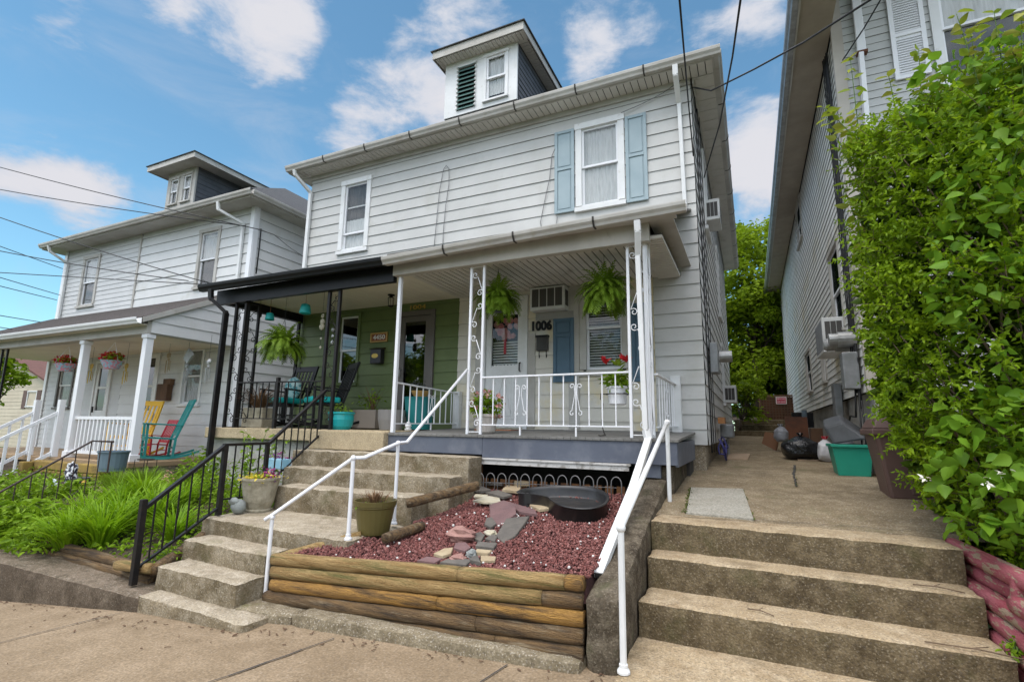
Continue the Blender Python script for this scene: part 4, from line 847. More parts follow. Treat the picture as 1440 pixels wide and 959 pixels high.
# ---------------------------------------------------------------- gravel bed
def grz(x,y):
    t=max(0,min(1,(y-3.5)/2.1)); zf=-1.18+(x+4)*TS*.9; zb=-.76+(x+3)*.04
    return zf+(zb-zf)*t+.02*math.sin(x*2.1)*math.sin(y*2.7)+.03*noise.noise(Vector((x*1.5,y*1.5,0)))
bedpoly=[(-3.95,3.52),(-1.06,3.52),(-1.06,5.62),(-3.0,5.62),(-2.95,5.2),(-3.2,4.5),(-3.0,4.1),(-3.4,3.95)]
def inpoly(x,y,P):
    c=False
    for (a,b),(d,e) in zip(P,P[1:]+P[:1]):
        if (b>y)!=(e>y) and x<(d-a)*(y-b)/(e-b)+a: c=not c
    return c
PONDX=[]
def _rp(x,y):
    d=_ray(x,y); p=d*(-1.315/(d.z-.13*d.y)); return (p.x,p.y)
PONDX=[_rp(*q) for q in ((728,691),(742,686),(775,683),(835,686),(855,699),(850,708),(835,713),(812,714),(790,710),(776,703),(768,697),(750,694))]
_c=(sum(p[0] for p in PONDX)/12,sum(p[1] for p in PONDX)/12); PONDB=[(_c[0]+(x-_c[0])*.99,_c[1]+(y-_c[1])*.99) for x,y in PONDX]
struct(grid(lin(-3.95,-1.06,60),lin(3.5,5.65,50),lambda x,y:grz(x,y)-(.02 if not inpoly(x,y,PONDB) else .5) if inpoly(x,y,bedpoly) else grz(x,y)-.14).build('gravel_soil',gravel_bed))
ICO=[Vector(v).normalized() for v in ((0,1,1.618),(0,-1,1.618),(0,1,-1.618),(0,-1,-1.618),(1,1.618,0),(-1,1.618,0),(1,-1.618,0),(-1,-1.618,0),(1.618,0,1),(-1.618,0,1),(1.618,0,-1),(-1.618,0,-1))]
ICF=[(0,1,8),(0,8,4),(0,4,5),(0,5,9),(0,9,1),(1,6,8),(8,6,10),(8,10,4),(4,10,2),(4,2,5),(5,2,11),(5,11,9),(9,11,7),(9,7,1),(1,7,6),(3,6,7),(3,7,11),(3,11,2),(3,2,10),(3,10,6)]
ICA=np.array([list(v) for v in ICO]); ICFA=np.array(ICF)
def stones(pts,size,name,mat,seed=1,smin=.55):
    r=np.random.default_rng(seed); n=len(pts); V=ICA[None]*r.uniform(.7,1.25,(n,12,1)); V=V*r.uniform(smin,1.0,(n,1,3))*(size*r.uniform(.6,1.35,(n,1,1)))
    a=r.uniform(0,6.28,n); b=r.uniform(-.6,.6,n); ca,sa,cb,sb=np.cos(a)[:,None],np.sin(a)[:,None],np.cos(b)[:,None],np.sin(b)[:,None]
    x,y,z=V[...,0],V[...,1],V[...,2]; y,z=y*cb-z*sb,y*sb+z*cb; x,y=x*ca-y*sa,x*sa+y*ca
    V=np.stack([x,y,z],-1)+np.array(pts)[:,None]; F=(ICFA[None]+12*np.arange(n)[:,None,None]).reshape(-1,3)
    return fastmesh(name,V.reshape(-1,3),F,mat)
def fastmesh(name,V,F,mat,parent=None,smooth=False):
    V=np.asarray(V,dtype=np.float32)
    if parent: V=V-np.array(list(wloc(parent)),dtype=np.float32)
    k=F.shape[1]; me=bpy.data.meshes.new(name); me.vertices.add(len(V)); me.vertices.foreach_set('co',V.ravel()); me.loops.add(F.size); me.loops.foreach_set('vertex_index',F.ravel().astype(np.int32)); me.polygons.add(len(F)); me.polygons.foreach_set('loop_start',np.arange(0,F.size,k,dtype=np.int32)); me.polygons.foreach_set('loop_total',np.full(len(F),k,dtype=np.int32))
    if smooth: me.polygons.foreach_set('use_smooth',np.ones(len(F),dtype=bool))
    me.materials.append(mat); me.update(calc_edges=True); me.validate(); o=bpy.data.objects.new(name,me); C.objects.link(o)
    if parent:o.parent=parent
    return o
pts=[]
while len(pts)<23000:
    x,y=rng.uniform(-3.95,-1.06),rng.uniform(3.54,5.6)
    if inpoly(x,y,bedpoly) and not inpoly(x,y,PONDX): pts.append((x,y,grz(x,y)+rng.uniform(-.012,.012)))
tag(stones(pts,.0125,'red_gravel',gravelm),'red lava gravel filling the bed behind the timbers','gravel',kind='stuff')
pts=[]
while len(pts)<150:
    x,y=rng.uniform(-3.9,-1.1),rng.uniform(3.55,5.3)
    if rng.random()<.35: x,y=-2.1+rng.normal(0,.12),4.6+rng.normal(0,.2)
    if inpoly(x,y,bedpoly) and not inpoly(x,y,PONDX): pts.append((x,y,grz(x,y)+.015))
tag(stones(pts,.011,'white_pebbles',white_peb,3,.8),'few white pebbles strewn in the red gravel','pebbles',kind='stuff')
# flagstones: positions from the bed surface
def onbed(px,py):
    lo,hi=3.4,5.7
    for _ in range(40):
        m=(lo+hi)/2; p=PY(px,py,m)
        if p.z<grz(p.x,m): hi=m
        else: lo=m
    p=PY(px,py,lo); return Vector((p.x,p.y,grz(p.x,p.y)))
def flag(label,pix,th,mat,lift=.01,tilt=(0,0),cat='flagstone',name='flagstone'):
    P=[onbed(*q) for q in pix]; c=sum(P,Vector())/len(P); base=c.z+lift
    ring=[]
    for i,p in enumerate(P):
        q=P[(i+1)%len(P)]
        for t in (0,.33,.66):
            r=p.lerp(q,t); k=1+.05*noise.noise(r*7); r=c+(r-c)*k
            ring.append(Vector((r.x,r.y,c.z+(r.z-c.z)*.75+lift+tilt[0]*(r.x-c.x)+tilt[1]*(r.y-c.y))))
    n=len(ring); top=[c+(r-c)*.94+Z*th for r in ring]; mid=[r+Z*th*.8 for r in ring]; ctr=c+Z*(lift+th*1.02)
    mb=MB(); mb.add(ring+mid+top+[ctr],[(i,(i+1)%n,n+(i+1)%n,n+i) for i in range(n)]+[(n+i,n+(i+1)%n,2*n+(i+1)%n,2*n+i) for i in range(n)]+[(2*n+i,2*n+(i+1)%n,3*n) for i in range(n)]+[tuple(range(n-1,-1,-1))])
    return tag(mb.build(name,mat,None),label,cat)
flag('large purple slab with a sharp corner in the middle of the gravel',[(688,719),(690,745),(726,731),(724,722),(708,716)],.035,purple_stone,.03,(.1,.25))
flag('long grey pointed slab right of the small pale stone',[(697,757),(708,765),(725,757),(745,735),(712,737)],.03,slate,.01,(0,.15))
flag('long dark grey-purple slab under the pond shell',[(705,710),(730,725),(756,729),(752,722),(715,709)],.03,purple_stone)
flag('tan rounded slab touching the pond shell',[(735,710),(758,722),(776,720),(768,712),(742,704)],.03,tan_stone)
flag('pale cream slab with shadow under it at the head of the stone path',[(664,713),(680,716),(704,716),(702,708),(688,705)],.022,pale_stone,.05)
flag('thin pale slab behind the cream one near the steps',[(666,704),(684,706),(686,701),(668,700)],.02,pale_stone,.03)
flag('grey slab behind the pale ones below the porch',[(683,700),(708,708),(720,704),(700,696)],.03,slate,.04)
flag('long grey slab at the back beside the upper steps',[(655,695),(676,699),(690,696),(676,690)],.03,slate,.04)
flag('brown flat slab below the under-porch opening',[(656,685),(680,688),(681,681),(660,680)],.03,tan_stone,.05)
flag('grey-brown slab in front of the wire border',[(682,687),(706,689),(708,682),(690,681)],.04,slate,.05)
flag('light brown block at the left rim of the pond shell',[(721,687),(745,687),(744,680),(724,679)],.06,tan_stone,.05)
flag('brown slab left of the pond shell under the light block',[(706,697),(730,700),(733,692),(712,690)],.035,tan_stone,.04)
flag('small dark slab left of the sharp purple one',[(681,742),(690,747),(698,741),(692,731),(684,732)],.025,slate)
flag('small grey slab right of the pink rock',[(666,762),(676,767),(682,757),(676,752),(668,754)],.025,slate)
flag('flat grey slab below the small pale stone',[(682,762),(696,766),(700,757),(690,755)],.02,slate)
flag('brown-grey flat slab pointing right above the pebbles',[(668,775),(694,778),(699,770),(672,768)],.025,slate,.02)
flag('dark purple slab below the pink rock',[(638,776),(654,781),(662,775),(655,767),(640,768)],.025,purple_stone)
flag('small pale tan slab near the front timbers',[(610,785),(622,789),(634,784),(637,775),(624,777)],.025,tan_stone,.015)
flag('narrow orange-tan slab by the grey cobble',[(668,783),(686,785),(692,780),(670,778)],.03,tan_stone,.01)
flag('grey slab in front of the grey cobble',[(660,794),(676,798),(672,788),(664,788)],.03,slate)
flag('thin tan-grey slab at the right end of the front stones',[(676,794),(696,793),(698,787),(676,786)],.02,tan_stone)
flag('dark purple slab leaning on the top timber',[(586,793),(612,796),(622,789),(600,787)],.02,purple_stone,.01)
flag('flat grey slab leaning on the top timber at its joint',[(618,796),(655,800),(664,791),(630,790)],.022,slate,.01)
def rock(label,px,py,r,mat,seed,fl=.6):
    p=onbed(px,py); mb=MB(); mb.blob(p+Z*r*fl*.6,r*1.2,r,r*fl,seed,.35,12,9,fs_=1.6); return tag(mb.build('rock',mat,None,smooth=False),label,'rock')
rock('pink angular rock at the left of the stone path',650,760,.115,pink_stone,3); rock('small pink rock near the front of the stone path',644,788,.06,pink_stone,5,.5); rock('small round grey cobble at the front of the stone path',663,785,.04,grey_stone,8,1.0)
rock('small pale rounded stone in the middle of the path',689,752,.055,pale_stone,9,.5); rock('whitish stone by the back timber',634,699,.045,pale_stone,12,.7)
# pond shell
pts=[]; 
def pondr(t):  # kidney outline
    return 1+.0*math.cos(t)
out=[(728,691),(742,686),(775,683),(805,683),(835,686),(850,692),(855,699),(850,708),(835,713),(812,714),(790,710),(776,703),(768,697),(750,694),(735,693)]
zr=-.66
def onz(px,py): return PZ(px,py,zr)
def rimp(x,y):
    d=_ray(x,y); return d*(-1.315/(d.z-.13*d.y))
ctr=[rimp(x,y) for x,y in out]
# real kidney shape from a smooth closed curve at rim height
def catmull(P,n=5):
    R=[]; N=len(P)
    for i in range(N):
        a,b,c,d=P[i-1],P[i],P[(i+1)%N],P[(i+2)%N]
        for k in range(n):
            t=k/n; R.append(.5*((2*b)+(c-a)*t+(2*a-5*b+4*c-d)*t*t+(3*b-a-3*c+d)*t**3))
    return R
K=catmull(ctr,4); cc=sum(K,Vector())/len(K); n=len(K); mb=MB(); rings=[]
for sc_,dz in ((1.03,-.008),(1.03,0),(1.0,.004),(.97,0),(.955,-.03),(.945,-.10),(.92,-.115)): rings.append([cc+Vector(((p.x-cc.x)*sc_,(p.y-cc.y)*sc_,(p.z-cc.z)*sc_))+Z*dz for p in K])
outer=[[cc+Vector(((p.x-cc.x)*s_,(p.y-cc.y)*s_,(p.z-cc.z)*s_))+Z*dz for p in K] for s_,dz in ((1.03,-.008),(.99,-.012),(.955,-.34))]
allr=[r for R in rings for r in R]; mb.add(allr,[(i*n+k,i*n+(k+1)%n,(i+1)*n+(k+1)%n,(i+1)*n+k) for i in range(len(rings)-1) for k in range(n)]+[tuple((len(rings)-1)*n+k for k in range(n))])
allr=[r for R in outer for r in R]; mb.add(allr,[(i*n+k,(i+1)*n+k,(i+1)*n+(k+1)%n,i*n+(k+1)%n) for i in range(len(outer)-1) for k in range(n)])
PD=tag(mb.build('pond_shell',blackplastic,None,smooth=True),'black kidney-shaped plastic pond shell standing in the gravel','pond shell')
dull_wire=M('dull_wire',(.16,.155,.15),rough=.6)
# wire hoop border
for i in range(12):
    x=-3.0+i*.152; mb=MB(); y=5.52-.02*i*.3; zb=-.78+.004*i
    arc=[Vector((x+.055*math.cos(a),y,zb+.17+.07*math.sin(a))) for a in lin(math.pi,0,9)]
    mb.tube([Vector((x-.055,y,zb))]+arc+[Vector((x+.055,y,zb))],.006,5)
    if i<11: mb.tube([(x,y+.012,zb+.13),(x+.152,y+.008,zb+.132)],.004,4)
    tag(mb.build('wire_hoop',dull_wire,None,smooth=True),'grey wire border hoop standing in front of the opening below the porch','wire border','row of wire border hoops')
# ================================================================ LEFT HOUSE
lh_siding=M('bright_white_siding',(.68,.68,.665),(.61,.61,.595),scale=1.2,rough=.55,bump=.15,bscale=14,c3=(.56,.55,.50),s3=2.2,lo3=.56,hi3=.75)
LH=thing('neighbour_house','white sided twin house on the left with grey hipped roof, dormer and open porch','house',(-14,11,-1.2))
LX0,LX1=-18.05,-10.03; LE=5.02; LYB=16.5; SEAM=-14.35
wl1=(-11.92,-11.14,3.12,4.62); wl2=(-17.05,-16.2,3.1,4.62)
pl1=(-11.95,-11.2,.36,1.74); plR=(-13.55,-12.82,-.68,1.72); plL=(-15.55,-14.78,-.68,1.55); pl2=(-17.4,-16.6,.3,1.6)
mb=MB(); siding(mb,FS,SEAM,LX1,1.7,4.95,.235,lap=.02,holes=[hole(*wl1)]); siding(mb,FS,SEAM,LX1,-.75,1.7,.235,lap=.02,holes=[hole(*pl1),hole(*plR)],start=-.75); mb.build('front_siding',[lh_siding,lap_shade],LH)
mb=MB(); siding(mb,FS,LX0,SEAM,1.7,4.95,.13,lap=.014,holes=[hole(*wl2)]); siding(mb,FS,LX0,SEAM,-.75,1.7,.13,lap=.014,holes=[hole(*plL),hole(*pl2)],start=-.75); mb.build('vinyl_siding',[M('grey_white_vinyl',(.60,.60,.59),(.54,.54,.53),scale=2,rough=.5),lap_shade_light],LH)
mb=MB(); siding(mb,FR((LX1,0,0),(0,1,0),(1,0,0)),YF,LYB,-.75,4.95,.235,lap=.022,start=-.75); mb.build('side_siding',[lh_siding,lap_shade],LH)
mb=MB(); siding(mb,FR((LX0,0,0),(0,1,0),(-1,0,0)),YF,LYB,-.75,4.95,.13,lap=.02,start=-.75); mb.build('far_side_siding',[lh_siding,lap_shade],LH)
mb=MB(); mb.box(LX0+.2,LX1-.15,YF+.2,LYB,-1.6,4.95); mb.build('wall_core',roomdark,LH)
mb=MB(); mb.box(LX0+.03,LX1-.03,YF+.03,LYB-.05,-2.2,-.76); mb.build('foundation',grey_found,LH)
mb=MB(); FS.box(mb,LX1-.09,LX1+.035,-.75,4.93,.02,.045); mb.box(LX1+.02,LX1+.045,YF-.02,YF+.09,-.75,4.93); mb.build('corner_trim',clean_white,LH); mb=MB(); FS.box(mb,SEAM-.03,SEAM+.03,1.7,4.93,.015,.04); mb.build('seam_trim',offwhite,LH); mb=MB(); FS.box(mb,LX0-.03,LX0+.09,-.75,4.93,.02,.045); mb.build('corner_trim',clean_white,LH)
window(LH,FS,*wl1,cas=.09,fmat=offwhite,dress='screen',rail=.48,label='upper right window of the left house with grey screen'); window(LH,FS,*wl2,cas=.09,fmat=offwhite,dress='screen',rail=.48,label='upper left window of the left house with half open sash')
window(LH,FS,*pl1,cas=.07,dress='lace',rail=.5,label='porch window behind the wind chimes'); window(LH,FS,*pl2,cas=.07,fmat=taupe,dress='lace',rail=.5)
for (u0,u1,z0,z1),lab in ((plR,'white glazed door behind the right porch post'),(plL,'white storm door with house number plate on the left porch')):
    mb=MB(); c=.07; FS.box(mb,u0,u0+c,z0,z1,-.02,.05); FS.box(mb,u1-c,u1,z0,z1,-.02,.05); FS.box(mb,u0+c,u1-c,z1-c,z1,-.02,.048)
    a,b=u0+c+.01,u1-c-.01; FS.box(mb,a,a+.11,z0,z1-c-.01,-.01,.03); FS.box(mb,b-.11,b,z0,z1-c-.01,-.01,.03); FS.box(mb,a+.11,b-.11,z0,z0+.95,-.01,.028); FS.box(mb,a+.11,b-.11,z1-c-.12,z1-c-.01,-.01,.028); FS.box(mb,a+.11,b-.11,z0+1.5,z0+1.56,-.01,.028)
    d=mb.build('door',white_paint,LH,bevel=.004); d['label']=lab
    mb=MB(); FS.box(mb,a+.11,b-.11,z0+.95,z1-.19,.0,.005); mb.build('pane',dark_glass,d); mb=MB(); FS.box(mb,a,b,z0,z1-c,-.1,-.08); mb.build('dark_interior',roomdark,d)
    mb=MB(); FS.box(mb,a+.03,a+.07,z0+.9,z0+1.05,.03,.06); mb.build('handle',black_iron,d)
# eave + roof
a0,a1,b0,b1=LX0-.38,LX1+.42,YF-.47,LYB+.4
mb=MB(); mb.box(a0+.02,a1-.02,b0+.02,b1-.02,LE-.12,LE-.10); mb.build('soffit',offwhite,LH)
mb=MB(); mb.box(a0,a1,b0,b0+.02,LE-.14,LE+.0); mb.box(a1-.02,a1,b0+.02,b1,LE-.14,LE+.0); mb.box(a0,a0+.02,b0+.02,b1,LE-.14,LE); mb.build('fascia',offwhite,LH)
mb=MB(); hip(mb,a0-.04,a1+.04,b0-.04,b1+.04,LE+.035,rad(33)); mb.build('roof',shingle,LH)
gutter_prof(LH,(a0,b0,LE),(a1+.1,b0,LE),(0,-1,0),offwhite); gutter_prof(LH,(a1,b0,LE),(a1,b1,LE),(1,0,0),offwhite)
downspout(LH,[(-10.62,b0-.05,LE-.1),(-10.62,b0-.02,LE-.28),(-10.33,YF-.06,LE-.5),(-10.33,YF-.06,2.6)],white_paint,label='white downspout at the right corner of the left house'); downspout(LH,[(-17.95,b0-.05,LE-.1),(-17.95,b0,LE-.25),(-17.85,YF-.06,LE-.5),(-17.85,YF-.06,2.6)],white_paint,label='white downspout at the far left corner')
# dormer
ddx0,ddx1=-13.42,-12.28; FD2=FR((0,7.32,0),(1,0,0),(0,-1,0)); q1=(-13.3,-12.92,5.45,6.22); q2=(-12.78,-12.40,5.45,6.24)
mb=MB(); panel_holes(mb,FD2,ddx0,ddx1,5.25,6.4,[hole(*q1,c=.03),hole(*q2,c=.03)],-.04,0); mb.build('dormer_front',offwhite,LH)
window(LH,FD2,*q1,cas=.05,fmat=offwhite,dress='screen',rail=.5,prd=.02); window(LH,FD2,*q2,cas=.05,fmat=offwhite,dress='screen',rail=.5,prd=.02)
for X_,nn in ((ddx1,1),(ddx0,-1)):
    mb=MB(); siding(mb,FR((X_,0,0),(0,1,0),(nn,0,0)),7.36,9.4,5.1,6.42,.12,lap=.012,start=5.1); mb.build('dormer_cheek',[dormer_grey,dark_gap],LH)
mb=MB(); mb.box(-13.72,-11.86,6.98,9.9,6.36,6.38); mb.box(-13.74,-11.84,6.96,6.98,6.34,6.47); mb.box(-11.86,-11.84,6.98,9.9,6.34,6.47); mb.box(-13.74,-13.72,6.98,9.9,6.34,6.47); mb.build('dormer_fascia',offwhite,LH)
mb=MB(); hip(mb,-13.77,-11.81,6.93,10.6,6.485,rad(27),th=.015); mb.build('dormer_roof',shingle,LH)
# porch roof (shingled lean-to with sided gable end)
mb=MB(); slope_slab(mb,-18.3,-10.14,5.40,1.92,YF+.02,2.92,.03); mb.build('porch_roof',brown_shingle,LH)
gutter_prof(LH,(-18.4,5.40,1.90),(-10.12,5.40,1.90),(0,-1,0),white_paint)
mb=MB(); mb.prism([(-10.19,5.62,1.66),(-10.19,YF-.03,1.66),(-10.19,YF-.03,2.84),(-10.19,5.62,1.98)],(-.03,0,0)); mb.build('gable_backing',lh_siding,LH)
mb=MB(); G2=FR((-10.188,0,0),(0,1,0),(1,0,0))
for k in range(6):
    z0=1.66+k*.22; z1=min(z0+.22,2.84); 
    def yb(z): return 5.62 if z<1.98 else 5.62+(z-1.98)*(YF-.03-5.62)/(2.84-1.98)
    mb.quad(G2.p(yb(z0),z0,.022),G2.p(YF-.03,z0,.022),G2.p(YF-.03,z1,.006),G2.p(min(yb(z1),YF-.03),z1,.006),0); mb.quad(G2.p(yb(z0),z0,.0),G2.p(YF-.03,z0,.0),G2.p(YF-.03,z0,.022),G2.p(yb(z0),z0,.022),1)
mb.build('gable_siding',[lh_siding,lap_shade],LH)
mb=MB(); mb.prism([(-10.12,5.42,1.82),(-10.12,YF-.02,2.80),(-10.12,YF-.02,2.91),(-10.12,5.42,1.92)],(-.02,0,0)); mb.build('rake_board',offwhite,LH)
mb=MB(); mb.box(-18.2,-10.2,5.55,5.75,1.64,1.88); mb.box(-10.33,-10.2,5.75,YF-.03,1.64,1.7); mb.build('porch_beam',offwhite,LH); mb=MB(); mb.box(-18.2,-10.34,5.75,YF-.03,1.66,1.68); mb.box(-18.2,-10.2,5.43,5.55,1.79,1.81); mb.build('porch_ceiling',cream_ceiling,LH)
for x,l in ((-10.28,'white square porch post at the right corner of the left porch'),(-12.42,'second white square porch post, left end of the vinyl railing')):
    mb=MB(); mb.box(x-.065,x+.065,5.58,5.71,-.72,1.64); mb.box(x-.085,x+.085,5.56,5.73,-.72,-.60); mb.box(x-.085,x+.085,5.56,5.73,1.56,1.635); o=mb.build('porch_post',clean_white,LH,bevel=.006); o['label']=l
mb=MB(); mb.box(-18.1,-10.1,5.5,YF-.02,-.82,-.725); mb.build('porch_floor',M('tan_porch_floor',(.36,.25,.14),(.28,.19,.11),scale=3,rough=.8),LH,bevel=.01)
mb=MB(); mb.box(-10.4,-10.12,5.56,YF,-1.9,-.82); mb.box(-18.0,-10.4,5.6,5.75,-2.4,-.82); mb.build('porch_foundation',concrete('grey_brown_foundation',(.20,.17,.12),(.14,.12,.085),(.26,.22,.17),s=2.5,amt=.3),LH)
iron_post(LH,(-15.9,5.65,0),XA,.25,-.73,1.64,black_iron,bar=.04,label='black lattice iron post of the left porch',n=7)
railing('vinyl_railing','white vinyl railing with square balusters on the left porch','railing',(-12.36,5.65),(-10.34,5.65),-.02+.08,.06,-.60,-.60,15,clean_white,top=(.05,.06),bot=(.05,.06),bal=.035)
railing('vinyl_railing','nearer white vinyl stair railing of the left house with tall newel','railing',(-12.95,3.9),(-12.78,5.55),-.93,.18,-1.72,-.62,9,clean_white,top=(.05,.06),bot=(.05,.06),bal=.035,posts=((1,-.72,.42,.10),))
railing('vinyl_railing','farther white vinyl stair railing of the left house','railing',(-13.95,3.9),(-13.75,5.55),-.93,.18,-1.72,-.62,9,clean_white,top=(.05,.06),bot=(.05,.06),bal=.035,posts=((1,-.72,.42,.10),))
LS=thing('porch_stairs','mossy stairs between the white vinyl railings of the left house','stairs',(-13.3,4.5,-1.5))
for i in range(5):
    mb=MB(); mb.box(-13.85,-12.85,4.25+i*.27,5.6,-2.2,-1.66+i*.19); mb.build('step',concrete('mossy_steps',(.22,.18,.11),(.15,.12,.07),(.3,.26,.18),s=3) if i==0 else MATS['mossy_steps'] if 'mossy_steps' in MATS else grey_found,LS,bevel=.01)
# yellow-brown timber planter/platform in front
mb=MB(); 
for k,(z0,z1) in enumerate(((-.92,-.76),(-1.08,-.925),(-1.24,-1.085),(-1.5,-1.245))): mb.box(-12.7,-10.35,5.18,5.34,z0,z1)
mb.box(-12.72,-12.56,5.0,5.17,-1.6,-.78)
tag(mb.build('timber_platform',yellow_moss,None,bevel=.02),'mossy yellow timber front below the vinyl railing of the left porch','retaining timbers')
T=tag(MB().build('x',yellow_moss),'','') ; bpy.data.objects.remove(T)
mb=MB(); mb.lathe([(.19,0),(.22,.3),(.235,.31),(.235,.335),(.22,.335),(.20,.05)],(-9.92,5.15,-.83),20); tag(mb.build('garden_tub',bluegrey,smooth=False),'blue grey round tub below the right corner of the left porch','tub')
# stone garden steps, thin rusty rail
GS=thing('stone_garden_steps','tan stone slabs stepping up through the left garden','steps',(-10,4.5,-1.3))
for i,(x,y,z,w) in enumerate(((-9.35,4.0,-1.33,.42),(-9.75,4.55,-1.20,.42),(-9.6,5.0,-1.06,.5))):
    mb=MB(); rough_block(mb,blk(x-w,x+w,y-.22,y+.22,z-.12,z),10,6,3,seed=i,mt=0,mr=0); mb.build('slab',stepstone,GS,smooth=True)
A1=PY(0,692,3.3);B1=PY(130,620,4.4);B2=PY(160,621,4.5)
T=thing('garden_handrail','thin rusty iron handrail crossing the left garden steps','handrail',tuple(B2-Z*.6))
mb=MB(); mb.tube([A1-(B1-A1)*.5,A1,B1,B2],.014,6); mb.build('rail_pipe',rust_iron,T,smooth=True)
mb=MB(); E1=PY(75,712,4.0); E2=PY(110,690,4.4); mb.tube([A1-(B1-A1)*.3-Z*.55,E1,E2],.009,5); mb.build('bottom_rail',rust_iron,T)
for k,(tx,ty,bx,by,Y) in enumerate(((157,622,146,664,4.5),(143,621,128,690,4.45),(129,621,116,700,4.4),(108,633,97,708,4.2),(88,645,77,713,4.05),(66,657,56,716,3.85),(45,669,37,722,3.65),(22,681,16,732,3.45))):
    mb=MB(); p=PY(tx,ty,Y); q=PY(bx,by,Y); mb.tube([p,(p.x,Y,q.z)],.014 if k==0 else .008,6); mb.build('baluster',rust_iron,T)
# far tan house seen through the left porch
FH=thing('far_house','small tan sided house with red-brown gable roof far behind the left porch','house',(-34,15,-2))
hx0,hx1,hy=-42,-33.6,14.2; FH_=FR((0,hy,0),(1,0,0),(0,-1,0))
mb=MB(); ap=PY(22,510,hy); 
mb.prism([(hx0-1,hy,-3),(hx1,hy,-3),(hx1,hy,1.9),(ap.x,hy,3.35),(hx0-1,hy,1.0)],(0,.15,0)); mb.build('gable_wall',tan_siding,FH)
mb=MB(); siding(mb,FH_,hx0,hx1,-2,1.85,.2,start=-2,holes=[(-36.5,-35.2,.6,1.7)]); mb.build('siding',[tan_siding,lap_shade_light],FH)
mb=MB(); mb.box(hx1-.2,hx1,hy+.15,hy+9,-3,1.9); mb.build('side_wall',tan_siding,FH)
mb=MB()
for (xa,za),(xb,zb) in (((hx0-1.4,.85),(ap.x,3.5)),((ap.x,3.5),(hx1+.5,1.75))): mb.hexa([Vector(p) for p in ((xa,hy-.35,za),(xb,hy-.35,zb),(xa,hy+9,za+1.2),(xb,hy+9,zb+1.2),(xa,hy-.35,za+.1),(xb,hy-.35,zb+.1),(xa,hy+9,za+1.3),(xb,hy+9,zb+1.3))])
mb.hexa([Vector(p) for p in ((-35.5,hy+1,2.6),(-30,hy+.8,1.5),(-35.5,hy+9,4.6),(-30,hy+9,4.2),(-35.5,hy+1,2.7),(-30,hy+.8,1.6),(-35.5,hy+9,4.7),(-30,hy+9,4.3))])
mb.build('roof',brownroof,FH)
window(FH,FH_,-36.4,-35.35,.7,1.6,cas=.07,dress='lace'); 
for a in (-36.85,-35.33): mb=MB(); FH_.box(mb,a,a+.42,.62,1.62,.0,.04); mb.build('shutter',brownsh,FH)
# ================================================================ RIGHT HOUSE
RH=thing('right_house','tall white clapboard house on the right, mostly behind the big green bush','house',(4,14,-.5))
RX=1.31; RE=5.5; RYB=22.0; rw=(2.36,3.75,4.05,5.9)
mb=MB(); siding(mb,FS,RX+.1,6.5,.50,6.6,.112,lap=.013,holes=[hole(*rw)],start=.50); mb.build('front_siding',[M('aged_clapboard',(.52,.52,.50),(.45,.45,.43),scale=2.2,rough=.6),lap_shade],RH)
FRL=FR((RX,0,0),(0,1,0),(-1,0,0)); rws=[(8.45,9.45,1.45,2.85),(12.7,13.8,4.4,5.45),(10.8,11.4,.9,2.0),(13.2,14.3,.9,1.9)]
mb=MB(); siding(mb,FRL,YF+.06,RYB,.50,5.4,.112,lap=.014,holes=[hole(*a) for a in rws],start=.50); mb.build('alley_siding',[M('rust_stained_clapboard',(.78,.78,.74),(.70,.70,.66),scale=2.2,rough=.6,c3=(.55,.47,.28),s3=.9,lo3=.52,hi3=.72),M('clapboard_lap_shadow',(.26,.265,.25),rough=.9)],RH)  # rust stains over a base lightened against alley shade; lap shade painted underneath
mb=MB(); mb.box(RX-.02,RX+.11,YF-.022,YF+.06,.48,6.6); mb.build('corner_board',M('beige_corner_board',(.50,.46,.40),(.42,.38,.33),scale=3,rough=.7),RH)
mb=MB(); mb.box(RX+.05,6.5,YF+.03,RYB,-1.2,.50); mb.build('foundation',grey_found,RH); mb=MB(); mb.box(RX+.2,6.4,YF+.2,RYB-.1,.5,6.4); mb.build('wall_core',roomdark,RH)
for i,a in enumerate(rws): window(RH,FRL,*a,cas=.06,fmat=offwhite,dress=None if i<2 else 'lace',rail=.5,prd=.03,gl=dark_glass)
window(RH,FS,*rw,cas=.1,dress='screen',rail=.55,label='large upper window of the right house with raised sash')
shutter(RH,FS,1.93,2.30,4.47,5.72,clean_white,split=.5,louvre=True,label='white louvred shutter left of the large upper window')
mb=MB(); mb.box(.87,RX-.03,5.6,RYB,RE-.10,RE-.08); mb.box(.87,7,YF-.65,YF,6.35,6.37) if 0 else None; mb.build('soffit',M('tan_soffit',(.40,.34,.27),(.33,.28,.22),scale=3,rough=.8),RH)
mb=MB(); mb.box(.85,.87,5.58,RYB,RE-.14,RE+.02); mb.build('fascia',offwhite,RH)
mb=MB(); mb.hexa([Vector(p) for p in ((.78,5.55,RE+.03),(4,5.55,RE+2.4),(.78,RYB,RE+.03),(4,RYB,RE+2.4),(.78,5.55,RE+.06),(4,5.55,RE+2.43),(.78,RYB,RE+.06),(4,RYB,RE+2.43))]); mb.build('roof',shingle,RH)
gutter_prof(RH,(.85,5.58,RE),(.85,RYB,RE),(-1,0,0),galv,w=.12,h=.12)
downspout(RH,[(1.60,YF-.07,6.2),(1.60,YF-.07,4.95)],clean_white,w=.10,label='white upper downspout pipe with a rusty joint'); downspout(RH,[(1.585,YF-.07,4.94),(1.52,YF-.07,.2)],clean_white,w=.11)
mb=MB(); FS.box(mb,1.54,1.66,4.93,4.965,.03,.12); mb.build('rusty_joint',rustsheet,RH)
mb=MB(); FS.box(mb,2.0,2.9,3.72,3.9,.02,.3); mb.build('porch_roof_edge',offwhite,RH)
